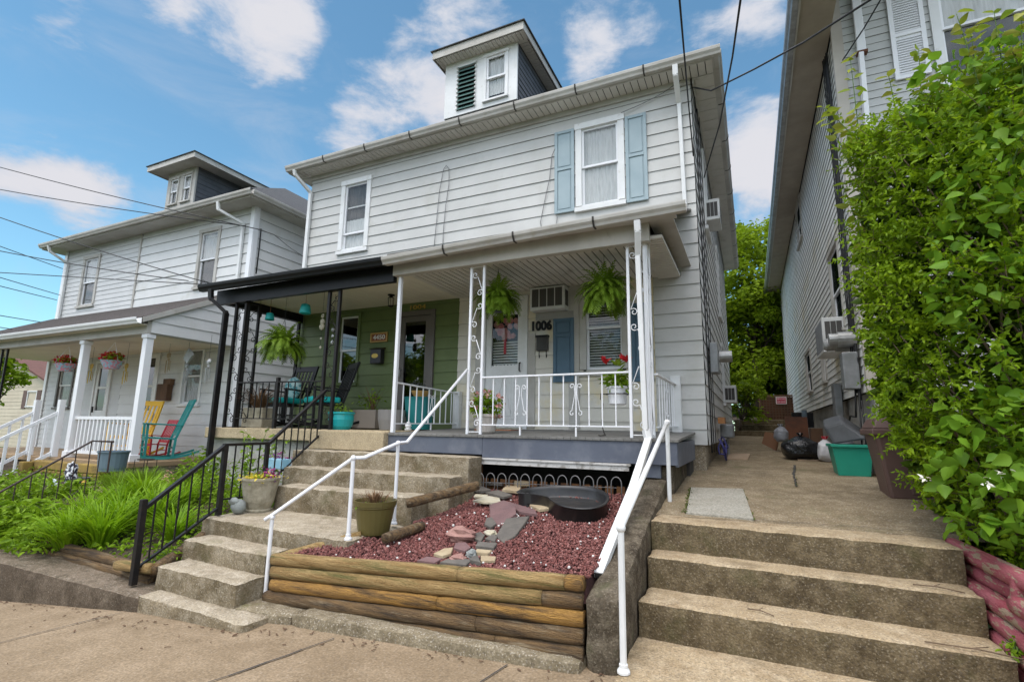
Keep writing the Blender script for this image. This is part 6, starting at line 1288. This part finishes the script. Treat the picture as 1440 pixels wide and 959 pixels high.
# small weeds in cracks
# ---------------------------------------------------------------- ferns in hanging baskets
def fern(label,c,n,L,seed,potr=.11,hz=.42,group=None):
    r=np.random.default_rng(seed); T=thing('hanging_fern',label,'hanging fern',tuple(c)); c=np.array(list(c),dtype=float); V=[];F=[]
    for i in range(n):
        a=r.uniform(0,2*math.pi); el=r.uniform(-.5,1.5); d=np.array([math.cos(a)*math.cos(el),math.sin(a)*math.cos(el),math.sin(el)]); l=L*r.uniform(.7,1.15); seg=11; p=c+np.array([math.cos(a),math.sin(a),0])*potr*.4
        side=np.array([-math.sin(a),math.cos(a),0.])+r.normal(0,.15,3)
        for k in range(seg):
            t=k/seg; q=p+d*l/seg; lw=.056*(1-t)**.5*(1 if k>1 else .6)
            nrm=np.cross(d,side); 
            for sg in (-1,1):
                tip=q+side*sg*lw+d*lw*.35-np.array([0,0,lw*.25]); b=len(V); hw=d*l/seg*.5; V+=[p,p+hw*1.6,tip+hw*.5,tip-hw*.3]; F.append((b,b+1,b+2,b+3))
            p=q; d=d+np.array([0,0,-.13-.17*t]); d/=np.linalg.norm(d)
    fastmesh('fronds',np.array(V),np.array(F),fern_leaf,T)
    mb=MB(); cc=Vector(c); mb.lathe([(potr*.72,-.17),(potr,-.02),(potr*1.05,0),(potr*.9,-.01)],cc,16); mb.build('pot',black_iron,T)
    mb=MB()
    for k in range(3): a=k*2.1; mb.tube([cc+Vector((potr*math.cos(a),potr*math.sin(a),0)),cc+Z*hz],.003,4)
    mb.tube([cc+Z*hz,Vector((cc.x,cc.y,2.21))],.003,4); mb.build('hanger',cablem,T); return T
f1=PY(700,420,6.15); fern('hanging fern basket nearest the white scrolled stair post',f1-Z*.02,240,.35,1)
f2=PY(850,412,6.15); fern('hanging fern basket right of the air conditioner before the porch window',f2-Z*.0,250,.37,2)
f3=PY(398,478,5.85); fern('hanging fern basket under the teal bell on the green porch',f3-Z*.08,230,.40,3,potr=.13)
# ---------------------------------------------------------------- rocking chairs
def chair(label,loc,rot,mat,sc_=1.0,cush=None,pil=None,stile=6):
    T=thing('rocking_chair',label,'rocking chair',(0,0,0)); W=.27
    bk=lambda t:Vector((0,.21+.24*t,.40+.72*t))
    for sg in (-1,1):
        mb=MB(); x=sg*W
        pts=[Vector((x,.62-1.15*t,.035+.11*(2*t-1.05)**2)) for t in lin(0,1,12)]
        for a,b in zip(pts,pts[1:]): mb.beam(a,b,.035,.04)
        mb.build('rocker',mat,T)
        mb=MB(); mb.beam((x,-.24,.06),(x,-.25,.66),.04,.04); mb.build('front_leg',mat,T,bevel=.004)
        mb=MB(); mb.beam((x,.19,.05),(x,.21,.42),.04,.04); mb.beam((x,.21,.40),(x,.455,1.14),.04,.04); mb.build('back_post',mat,T,bevel=.004)
        mb=MB(); mb.beam((x*1.08,-.30,.67),(x*1.02,.31,.64),.07,.025); mb.build('armrest',mat,T,bevel=.006)
    mb=MB()
    for k in range(7): y=-.27+k*.073; mb.box(-W-.01,W+.01,y,y+.062,.40-.01*k*.5,.425-.01*k*.5)
    mb.build('seat',mat,T)
    for k in range(stile): x=-W+.06+(2*W-.12)*k/(stile-1); mb=MB(); mb.beam(Vector((x,0,0))+bk(.10),Vector((x,0,0))+bk(.93),.038,.014); mb.build('back_slat',mat,T)
    mb=MB(); mb.beam(Vector((-W,0,0))+bk(.95),Vector((W,0,0))+bk(.95),.022,.10,up=Vector((0,.3,1))); mb.beam(Vector((-W,0,0))+bk(1.01),Vector((W,0,0))+bk(1.01),.022,.03); mb.build('head_rail',mat,T,bevel=.006)
    mb=MB(); mb.beam(Vector((-W,0,0))+bk(.10),Vector((W,0,0))+bk(.10),.022,.05); mb.beam((-W,-.24,.22),(W,-.24,.22),.025,.025); mb.beam((-W,.2,.22),(W,.2,.22),.025,.025); mb.beam((-W,-.24,.14),(W,-.24,.14),.02,.02); mb.beam((-W,-.25,.38),(W,-.25,.38),.02,.05); mb.build('stretcher',mat,T)
    if cush: mb=MB(); mb.box(-W+.01,W-.01,-.30,.19,.42,.52); o=mb.build('seat_cushion',cush,T,bevel=.035)
    if pil: mb=MB(); mb.blob((-.04,.20,.72),.21,.07,.20,2,.06,14,10); o=mb.build('pillow',pil,T,smooth=True)
    T.location=loc; T.rotation_euler=(0,0,rot); T.scale=(sc_,)*3; return T
cA=PY(436,600,6.35); chair('black rocking chair with teal cushion and patterned pillow, its back to the green wall',(-7.62,6.6,-.06),rad(2),black_paint,cush=cushion,pil=pillowm)
cB=PY(508,600,6.2); chair('black rocking chair with teal cushion standing sideways by the mailbox wall',(-6.55,6.5,-.06),rad(-30),black_paint,cush=cushion)
c1=PY(212,625,6.4); chair('yellow rocking chair beside the left porch post',(-12.02,6.5,-.725),rad(22),yellow,1.04)
c2=PY(262,628,6.1); chair('big teal rocking chair tilted sideways at the open end of the left porch',(-10.62,6.3,-.725),rad(-24),tealchair,1.04)
c3=PY(243,618,6.5); chair('small red child rocking chair between the yellow and the teal one',(-11.28,6.6,-.725),rad(-5),redp,.68)
# ---------------------------------------------------------------- pots on the porches and stairs
def pot(name,label,cat,c,prof,mat,n=22,plant=None,part='pot'):
    T=thing(name,label,cat,tuple(c)); mb=MB(); mb.lathe(prof,c,n); mb.build(part,mat,T,smooth=False,bevel=0); r=max(p[0] for p in prof); top=max(p[1] for p in prof)
    mb=MB(); mb.lathe([(.001,top-.035),(r*.9,top-.035)],c,14,cap=False); mb.build('soil',soil,T)
    return T,Vector(c)+Z*(top-.03),r
# stone pot with yellow flowers at the landing
pc=PZ(376,716,-1.03); T,t,r_=pot('flower_pot','grey cast stone pot with trailing yellow flowers on the landing','flower pot',(pc.x,4.45,-1.03),[(.15,0),(.155,.02),(.14,.035),(.17,.12),(.20,.3),(.215,.36),(.225,.365),(.225,.39),(.19,.39),(.18,.32)],stonepot)
YF_=leafmesh('yellow_flowers',np.array(list(t))+r5.normal(0,1,(330,3))*np.array([.095,.095,.018])+np.array([0,-.03,.03]),.042,yellow_flower,T,seed=31); leafmesh('purple_pansies',np.array(list(t))+r5.normal(0,1,(90,3))*np.array([.05,.05,.045])+np.array([.13,0,.07]),.035,purple_flower,T,seed=32); leafmesh('foliage',np.array(list(t))+r5.normal(0,1,(150,3))*np.array([.09,.09,.03])+np.array([0,0,.02]),.04,herb_leaf,T,seed=33)
T=thing('stone_ornament','small grey stone ornament shaped like a resting animal beside the landing pot','stone ornament',(-5.5,4.25,-1.03)); mb=MB(); oc=PY(336,708,4.2); mb.blob((oc.x,4.2,-.955),.085,.08,.08,4,.15,12,9); mb.build('body',grey_stone,T,smooth=True); mb=MB(); mb.blob((oc.x-.04,4.16,-.89),.075,.05,.04,6,.15,12,9); mb.build('top',grey_stone,T,smooth=True)
# olive pot
T,t,r_=pot('flower_pot','olive green plastic pot with dry brown stubble at the stair edge','flower pot',(PY(527,720,4.12).x,4.12,-1.03),[(.145,0),(.15,.02),(.19,.24),(.20,.25),(.20,.26),(.205,.265),(.21,.31),(.195,.31),(.18,.24)],olivepot)
for a in (.08,.11,.14,.17): pass
tuft('dry_stubble',None,None,t,90,.14,dry_leaf,spread=.7,wid=.005,seed=41,parent=T,rad_=.14,fall=.3); leafmesh('leaves',np.array(list(t))+r5.normal(0,1,(60,3))*np.array([.08,.08,.01]),.03,herb_leaf,T,seed=42)
# teal pot by the rocking chair
T,t,r_=pot('flower_pot','round teal glazed pot with small plants beside the black post','flower pot',(PY(479,600,5.85).x,5.85,-.07),[(.13,0),(.165,.05),(.185,.15),(.18,.22),(.195,.235),(.195,.26),(.17,.26),(.165,.2)],tealpot); leafmesh('foliage',np.array(list(t))+r5.normal(0,1,(80,3))*np.array([.08,.08,.05])+np.array([0,0,.05]),.04,herb_leaf,T,seed=43)
# pedestal with dried plant at the left
T=thing('planter','tan stone planter with a dried drooping brown plant behind the black railing','planter',(PY(362,590,5.95).x,5.95,-.07)); bx=T.location.x; mb=MB(); mb.box(bx-.26,bx+.22,5.85,6.15,-.07,.26); mb.build('box',stonepot,T,bevel=.015); tuft('dry_plant',None,None,(bx-.03,5.98,.24),240,.55,dry_leaf,spread=1.0,wid=.006,seed=44,parent=T,rad_=.1,fall=1.5)
T=thing('planter','taupe box planter with straggly plant behind the sideways rocking chair','planter',(PY(520,590,6.95).x,6.95,-.05)); bx=T.location.x; mb=MB(); mb.box(bx-.26,bx+.24,6.8,7.1,-.05,.26); mb.build('box',M('taupe_planter',(.26,.22,.18),rough=.7),T,bevel=.01); leafmesh('foliage',np.array([bx,6.95,.42])+r5.normal(0,1,(120,3))*np.array([.12,.06,.08]),.05,herb_leaf,T,seed=45); tuft('dry_stalks',None,None,(bx+.05,6.95,.25),26,.45,dry_leaf,spread=.5,wid=.006,seed=46,parent=T,fall=.2)
T,t,r_=pot('tall_planter','tall dark teal planter with a mustard bowl behind the dividing railing','planter',(-4.75,6.7,-.05),[(.19,0),(.24,.45),(.26,.5),(.24,.5),(.2,.1)],M('dark_teal_planter',(.01,.16,.17),(.01,.2,.2),scale=3,rough=.5)); mb=MB(); mb.lathe([(.09,.50),(.15,.60),(.13,.60)],(-4.75,6.7,-.05),16); mb.build('bowl',peachpot,T); leafmesh('succulent',np.array([-4.75,6.7,.58])+r5.normal(0,1,(90,3))*np.array([.09,.06,.045]),.05,M('dark_succulent',(.03,.035,.03),rough=.5),T,seed=47,upb=0,droop=-.6)
T,t,r_=pot('flower_pot','grey round pot standing on the floor behind the dividing railing','flower pot',(-5.02,6.35,-.06),[(.17,0),(.2,.15),(.21,.30),(.19,.30),(.17,.1)],M('grey_pot',(.22,.21,.20),rough=.6)); leafmesh('foliage',np.array(list(t))+r5.normal(0,1,(40,3))*np.array([.08,.08,.02]),.03,herb_leaf,T,seed=48)
mb=MB(); mb.lathe([(.05,0),(.055,.02),(.03,.03),(.05,.06),(.03,.11),(.02,.12)],(-4.62,6.25,-.06),12); tag(mb.build('porch_ornament',clean_white),'small white stacked ornament on the floor by the dividing railing','ornament')
# pink flowers by the post
fx=PY(682,600,5.95); T,t,r_=pot('flower_pot','off-white pot of pink flowers between the scrolled post and the white door','flower pot',(fx.x,5.98,-.08),[(.10,0),(.12,.02),(.15,.2),(.165,.22),(.165,.25),(.145,.25),(.13,.1)],M('offwhite_pot',(.55,.50,.45),(.45,.4,.35),scale=6,rough=.7))
q=np.array(list(t)); B=insphere(420,r5)*np.array([.22,.2,.20])+q+np.array([0,0,.13]); leafmesh('foliage',B,.07,herb_leaf,T,seed=49,wid=.4); B=insphere(150,r5); B=B/np.linalg.norm(B,axis=1)[:,None]*np.array([.24,.21,.21])+q+np.array([0,0,.14]); 
YF_['kind']='stuff'; cl=B[::5]; YF2=leafmesh('pink_flowers',np.repeat(cl,9,0)+r5.normal(0,.012,(len(cl)*9,3)),.035,pink_flower,T,seed=50,wid=.8)
YF2['kind']='stuff'
# white pot with red lilies on the rail bracket
lx=PY(868,560,5.85); T,t,r_=pot('flower_pot','white pot of red lilies held by a black wire bracket on the railing','flower pot',(lx.x,5.86,.28),[(.09,0),(.10,.01),(.115,.18),(.125,.185),(.125,.21),(.11,.21),(.1,.1)],clean_white)
q=np.array(list(t)); B=insphere(220,r5)*np.array([.14,.12,.14])+q+np.array([0,0,.10]); leafmesh('foliage',B,.085,herb_leaf,T,seed=51,wid=.28,upb=0)
for k,(ox,oz) in enumerate(((-.11,.30),(.12,.31),(.03,.27))): leafmesh('lily',np.repeat([q+np.array([ox,-.05,oz])],9,0)+r5.normal(0,.008,(9,3)),.10,red_flower if k<2 else young_leaf,T,seed=52+k,wid=.4,dirs=[(math.cos(a)*.7,-.3+math.sin(a)*.5,.7) for a in lin(0,5.6,9)],var=.1)
mb=MB(); mb.tube([Vector((lx.x+.135*math.cos(a),5.86+.135*math.sin(a),.40)) for a in lin(0,2*math.pi,20)],.006,5); mb.tube([(lx.x-.13,5.84,.40),(lx.x-.15,5.70,.40),(lx.x-.15,5.67,.33)],.006,5); mb.tube([(lx.x+.13,5.84,.40),(lx.x+.12,5.67,.40)],.006,5); mb.build('bracket',black_iron,T)
mb=MB(); mb.tube([(lx.x-.18,5.9,.3),(lx.x-.2,5.9,.05),(lx.x-.15,5.8,-.04),(lx.x-.12,5.75,-.07),(lx.x-.17,5.72,-.075),(lx.x-.2,5.75,-.07)],.006,5); tag(mb.build('wire_hook',black_iron,smooth=True),'thin black wire hook hanging below the lily pot to the deck','hook')
# door mat
mb=MB(); mb.box(-3.75,-3.15,6.7,7.1,-.045,-.03); tag(mb.build('door_mat',terracotta),'rust orange door mat in front of the white storm door','mat')
# ---------------------------------------------------------------- hanging things on the green porch
def bell(label,c,r,h):
    T=thing('hanging_bell',label,'bell lantern',tuple(c)); mb=MB(); mb.lathe([(r*.2,h),(r*.75,h*.88),(r*.9,h*.55),(r,.02),(r*1.02,0),(r*.9,0),(r*.7,h*.7)],c,16); mb.build('bell',teal,T,smooth=True); mb=MB(); mb.tube([Vector(c)+Z*h,(c[0],c[1],2.21)],.004,4); mb.build('cord',M('copper_cord',(.3,.12,.05),rough=.5) if 'copper_cord' not in MATS else MATS['copper_cord'],T)
b1=PY(379,450,5.95); b2=PY(429,441,5.95); bell('smaller teal hanging bell above the left fern',tuple(b1),.075,.13); bell('larger teal hanging bell near the black post',tuple(b2),.09,.17)
def chime(label,c,top,beads,mat,tubes=0,L=.3,cat='wind chime'):
    T=thing('wind_chime',label,cat,(c[0],c[1],c[2])); c=Vector(c); mb=MB(); mb.tube([c,(c.x,c.y,top)],.003,4); mb.build('cord',cablem,T)
    for i,(dz,r) in enumerate(beads): mb=MB(); mb.blob(c+Z*dz,r,r*.5,r,i,.2,8,6); mb.build('bead',mat,T)
    for k in range(tubes): a=k*2*math.pi/tubes; mb=MB(); mb.tube([c+Vector((.04*math.cos(a),.04*math.sin(a),-.03)),c+Vector((.04*math.cos(a),.04*math.sin(a),-.03-L*(.7+.08*k)))],.007,6); mb.build('tube',mat,T)
k1=PY(365,443,6.1); chime('dark string of beads with sun disc at the left end of the green porch',(k1.x,6.1,k1.z-.45),2.21,[(.45,.06),(.3,.02),(.2,.025),(.08,.03),(-.05,.02),(-.13,.03)],black_iron)
k2=PY(453,455,6.1); chime('pale shell wind chime between teal bell and black post',(k2.x,6.1,k2.z-.35),2.21,[(.48,.035),(.38,.05),(.30,.055),(.1,.02),(-.05,.025)],pale_stone)
k3=PY(469,455,5.9); chime('small clear wind chime hanging beside the black iron post',(k3.x,5.9,k3.z-.3),2.05,[(.2,.03),(.1,.025),(0,.03)],galv)
k4=PY(423,510,6.6); chime('tiny beaded chime right of the left fern',(k4.x,6.6,k4.z-.1),2.21,[(.2,.02),(.1,.02),(0,.02)],black_iron)
# left porch hanging things
def basket(label,px,py,Y,seed,flow):
    c=PY(px,py,Y); T=thing('hanging_flower_basket',label,'flower basket',tuple(c)); mb=MB(); mb.lathe([(.12,-.16),(.2,0),(.21,.01),(.18,0)],c,16); mb.build('planter',liner,T); q=np.array(list(c)); rr=np.random.default_rng(seed)
    leafmesh('foliage',insphere(140,rr)*np.array([.22,.2,.12])+q+np.array([0,0,.06]),.07,herb_leaf,T,seed=seed); leafmesh('red_flowers',insphere(230,rr)*np.array([.24,.2,.12])+q+np.array([-.06,0,.10]),.055,flow,T,seed=seed+1,wid=.8)
    mb=MB(); 
    for k in range(3): a=k*2.1; mb.tube([c+Vector((.2*math.cos(a),.2*math.sin(a),0)),(c.x,c.y,1.62)],.004,4)
    mb.build('hanger',clean_white,T)
basket('right hanging basket of red flowers on the left porch',158,508,5.9,201,red_flower); basket('left hanging basket of red flowers beside the second white post',93,512,5.9,203,red_flower)
for px,py,Y,l,m in ((177,520,6.2,'brass wind chime left of the right white post',brass),(128,520,6.3,'wooden wind chime beside the second white post',brass),(237,505,6.6,'tan wind chime before the white glazed door',tan_stone),(293,515,6.2,'silver wind chime with round top at the right porch window',galv),(262,520,6.6,'dark tubular wind chime left of the right porch window',galv)):
    c=PY(px,py,Y); chime(l,tuple(c),1.66,[(.08,.06),(.0,.035)],m,5,.28)
mb=MB(); c=PY(264,500,6.5); mb.hexa([c+Vector(v) for v in ((-.14,0,-.05),(0,0,-.16),(-.1,.03,-.03),(.04,.03,-.14),(-.02,0,.14),(.14,0,.0),(0,.03,.16),(.16,.03,.02))]); tag(mb.build('hanging_ornament',galv),'square silver spinner hanging at the top of the right porch window','ornament')
T=thing('plant_stand','black wire plant stand below the yellow rocking chair','plant stand',(-9.5,5.35,-1.1)); sx_=PY(205,650,5.3).x; mb=MB()
for dx in (-.13,.13):
    for dy in (-.1,.1): mb.tube([(sx_+dx,5.3+dy,-.62),(sx_+dx*1.15,5.3+dy,-1.2)],.006,4)
mb.tube([(sx_+.14*math.cos(a),5.3+.12*math.sin(a),-.62) for a in lin(0,2*math.pi,17)],.008,4); mb.build('frame',black_iron,T)
T=thing('garden_decor','round white garden disc with dark bird figure among the leaves','ornament',(0,0,0)); c=PY(72,686,4.7); T.location=c; mb=MB(); mb.prism([c+Vector((.15*math.cos(a),0,.15*math.sin(a))) for a in lin(0,2*math.pi,25)[:-1]],(0,.02,0)); mb.build('disc',M('pale_blue_disc',(.55,.62,.66),rough=.6),T); mb=MB(); mb.prism([c+Vector((x,-.004,z)) for x,z in ((-.05,.06),(-.02,.05),(-.01,-.01),(.08,-.04),(.04,-.07),(-.02,-.06),(-.04,0))],(0,.003,0)); mb.build('bird_shape',M('dark_bird',(.08,.1,.2),rough=.6),T)
c=PY(100,668,4.8); mb=MB(); mb.blob(c,.10,.08,.2,3,.3,12,9); tag(mb.build('patterned_bag',M('black_white_pattern',(.7,.7,.72),(.02,.02,.04),scale=16,rough=.7,lo=.48,hi=.52)),'black and white patterned garden bag on the stone slabs','bag')
c=PY(112,680,4.9); mb=MB(); mb.lathe([(.10,-.1),(.15,.1),(.13,.1)],c,14); tag(mb.build('dark_garden_pot',darkgrey),'dark grey pot behind the patterned bag on the slabs','flower pot')
c=PY(118,682,4.75); mb=MB(); mb.blob(c,.04,.04,.07,4,.2); tag(mb.build('yellow_ornament',M('gold_orn',(.6,.35,.05),rough=.5)),'small yellow ornament by the dark grey pot','ornament')
c=PY(386,650,4.95); T=thing('window_box','light blue planter with purple pansies behind the landing pot','planter',tuple(c)); mb=MB(); mb.box(c.x-.14,c.x+.2,4.9,5.05,c.z-.08,c.z+.05); mb.build('box',M('light_blue_planter',(.2,.42,.55),(.3,.5,.6),scale=9,rough=.6),T,bevel=.01); leafmesh('pansies',np.array([c.x,4.97,c.z+.08])+r5.normal(0,1,(70,3))*np.array([.1,.05,.03]),.035,purple_flower,T,seed=60)
# ---------------------------------------------------------------- alley things
def lidbox(T,x0,x1,y0,y1,z0,z1,tx,ty,mat,nm='body',wall=.01,bev=.02):
    mb=MB(); mb.hexa([Vector(p) for p in ((x0,y0,z0),(x1,y0,z0),(x0,y1,z0),(x1,y1,z0),(x0-tx,y0-ty,z1),(x1+tx,y0-ty,z1),(x0-tx,y1+ty,z1),(x1+tx,y1+ty,z1))]); return mb.build(nm,mat,T,bevel=bev)
T=thing('garbage_bin','tall brown plastic bin with domed lid half covered by the bush','bin',(1.4,6.4,-.62)); zb=-.64
lidbox(T,1.19,1.66,6.22,6.66,zb,.0,.09,.07,brownbin,bev=.03)
mb=MB(); mb.box(1.07,1.78,6.12,6.76,-.02,.045); mb.build('rim',brownbin,T,bevel=.015)
mb=MB(); mb.hexa([Vector(p) for p in ((1.08,6.13,.047),(1.77,6.13,.047),(1.08,6.75,.047),(1.77,6.75,.047),(1.13,6.2,.15),(1.72,6.2,.15),(1.13,6.68,.15),(1.72,6.68,.15))]); mb.hexa([Vector(p) for p in ((1.14,6.21,.15),(1.71,6.21,.15),(1.14,6.67,.15),(1.71,6.67,.15),(1.3,6.33,.20),(1.6,6.33,.20),(1.3,6.55,.20),(1.6,6.55,.20))]); mb.build('lid',brownbin,T,bevel=.015)
mb=MB(); mb.hexa([Vector(p) for p in ((1.36,6.205,zb+.06),(1.62,6.205,zb+.06),(1.36,6.23,zb+.06),(1.62,6.23,zb+.06),(1.34,6.155,-.12),(1.66,6.155,-.12),(1.34,6.18,-.12),(1.66,6.18,-.12))]); mb.build('front_panel',brownbin,T,bevel=.01)
T=thing('storage_tub','open green plastic storage tub against the right house foundation','tub',(1.1,7.7,-.51)); zt=wz(7.7)+.0
mb=MB(); P=[(.93,7.5,zt),(1.26,7.5,zt),(.93,7.86,zt),(1.26,7.86,zt),(.88,7.45,zt+.36),(1.30,7.45,zt+.36),(.88,7.9,zt+.36),(1.30,7.9,zt+.36)]; mb.hexa([Vector(p) for p in P]); mb.f.pop(1); mb.m.pop(); 
o=mb.build('body',greentub,T); so_=o.modifiers.new('wall','SOLIDIFY'); so_.thickness=.008
mb=MB(); 
for a in ((.865,1.315,7.43,7.455),(.865,1.315,7.895,7.92),(.865,.888,7.455,7.895),(1.292,1.315,7.455,7.895)): mb.box(*a,zt+.34,zt+.375)
mb.build('rim',greentub,T,bevel=.006)
T=thing('tote_lid','dark grey plastic tote lying tilted on the green tub','lid',(1.05,7.8,-.1)); mb=MB()
A=[PY(1157,600,7.7),PY(1184,592,7.6),PY(1222,618,7.5),PY(1172,626,7.6)]; dd=Vector((.03,.30,.10)); mb.prism(A,dd); mb.build('body',darkgrey,T,bevel=.03)
mb=MB(); A2=[p.lerp((A[0]+A[1]+A[2]+A[3])/4,.22)-dd*.02 for p in A]; mb.prism(A2,dd*.03); mb.build('inset_panel',darkgrey,T,bevel=.005)
def bag(label,c,rx,ry,rz,mat,seed,tie=None,name='garbage_bag'):
    T=thing(name,label,'bag',tuple(c)); mb=MB(); nu,nv=30,20; vs=[]; c=Vector(c)
    for j in range(nv+1):
        th=math.pi*j/nv
        for i in range(nu):
            ph=2*math.pi*i/nu; d=Vector((math.sin(th)*math.cos(ph),math.sin(th)*math.sin(ph),math.cos(th))); sq=lambda v:math.copysign(abs(v)**.7,v)
            k=1+.16*noise.noise(d*2+Vector((seed,0,0)))+.07*abs(noise.noise(Vector((ph*4,th*1.2,seed))))*2*max(0,d.z+.3)
            z=sq(d.z)*rz*k
            if th<.5: z+= rz*.35*(1-th/.5)
            vs.append(c+Vector((sq(d.x)*rx*k,sq(d.y)*ry*k,rz+max(-rz,z))))
    mb.add(vs,[(j*nu+i,(j+1)*nu+i,(j+1)*nu+(i+1)%nu,j*nu+(i+1)%nu) for j in range(nv) for i in range(nu)]); mb.build('sack',mat,T,smooth=True)
    mb=MB(); t=c+Z*rz*2.2
    for k in range(5): a=k*1.25; mb.prism([t,t+Vector((.05*math.cos(a),.05*math.sin(a),rz*.5)),t+Vector((.05*math.cos(a+.9),.05*math.sin(a+.9),rz*.4))],(0,0,.004))
    mb.build('tied_top',tie or mat,T); return T
w98=wz(9.3)
bag('black garbage bag lying on the alley walk',(.68,9.35,w98),.27,.24,.155,bagm,1); bag('white garbage bag with red drawstring beside the black one',(1.0,9.2,wz(9.2)),.12,.14,.14,whitebag,2,tie=redp); bag('dark crumpled bag behind the black one by the rusty panel',(.47,10.6,wz(10.6)+.18),.12,.12,.12,greybag,3); bag('grey plastic bag standing against the wall behind the green tub',(1.16,8.6,wz(8.6)),.12,.2,.2,greybag,4)
mb=MB(); mb.hexa([Vector(p) for p in ((.60,11.4,wz(11.4)),(1.0,11.5,wz(11.4)),(.60,11.44,wz(11.4)),(1.0,11.54,wz(11.4)),(.60,11.6,.30),(1.0,11.7,.30),(.60,11.64,.30),(1.0,11.74,.30))]); tag(mb.build('rusty_panel',rustsheet),'rusty sheet metal panel leaning on the right wall of the alley','panel')
mb=MB(); mb.box(1.0,1.2,11.2,11.5,wz(11.3),.08); tag(mb.build('brown_crate',wood_brown,bevel=.01),'brown crate beside the rusty panel','crate')
mb=MB(); mb.hexa([Vector(p) for p in ((.15,11.0,wz(11)+.12),(.38,10.9,wz(11)),(.17,11.03,wz(11)+.12),(.4,10.93,wz(11)),(.22,11.0,.0),(.45,10.9,-.05),(.24,11.03,.0),(.47,10.93,-.05))]); tag(mb.build('cardboard_piece',M('brown_cardboard',(.22,.11,.06),rough=.9)),'brown cardboard piece tilted on the ground left of the black bag','cardboard')
mb=MB(); mb.box(.8,1.2,12.6,12.9,.1,.42); tag(mb.build('black_crate',black_paint,bevel=.01),'black box standing behind the rusty panel','box')
mb=MB(); mb.tube([(1.0,12.2,-.1),(1.0,12.2,.45)],.05,8); tag(mb.build('blue_pole',bluegrey),'short blue post between black box and rusty panel','post')
mb=MB(); mb.tube([(-.42+.05*math.sin(t*1.3),8.6+.5*math.sin(t*.9),-.48+.20*abs(math.sin(t*.5))+.18*abs(math.cos(t*.7))) for t in lin(0,30,120)],.012,5); tag(mb.build('garden_hose',bluehose,smooth=True),'blue coiled garden hose hanging at the duplex corner in the alley','hose')
T=thing('gas_meter','grey gas meter with pipe behind the blue hose','meter',(-.4,9.6,-.3)); mb=MB(); mb.box(-.5,-.28,9.5,9.8,-.12,.12); mb.build('body',metal_box,T,bevel=.03); mb=MB(); mb.tube([(-.39,9.65,-.12),(-.39,9.65,wz(9.65))],.022,7); mb.build('pipe',galv,T)
mb=MB(); mb.box(-.5,-.4,9.0,9.45,.12,.22); tag(mb.build('wood_scrap',M('raw_wood',(.45,.27,.12),(.5,.2,.07),scale=5,rough=.8)),'orange wood scrap wedged above the gas meter','wood')
mb=MB(); a=pz(1238,680); mb.tube([PX(1225,560,1.5)*1.0,PX(1245,520,1.6)],.0,3) if 0 else mb.tube([(1.29,7.0,.02),(1.45,7.1,.38)],.018,7); mb.blob((1.46,7.1,.40),.035,.035,.035,1,.1); tag(mb.build('pipe_stub',galv,smooth=True),'slanted grey pipe against the right house behind the brown bin','pipe')
# twigs on the steps
for i,(x,y,z,l,lab) in enumerate(((-.1,4.1,-1.205,.16,'small twig on the second step'),(.85,3.98,-1.205,.5,'long dry stem lying on the right end of the second step'),(.9,4.35,-.975,.25,'brown twig lying on the third step near the red logs'))):
    mb=MB(); mb.tube([(x,y,z),(x+l*.5,y-.02,z+.008),(x+l,y-.07,z)],.004,4); mb.tube([(x+l*.4,y-.015,z+.005),(x+l*.6,y+.03,z+.012)],.003,4); tag(mb.build('twig',twig,smooth=True),lab,'twig')
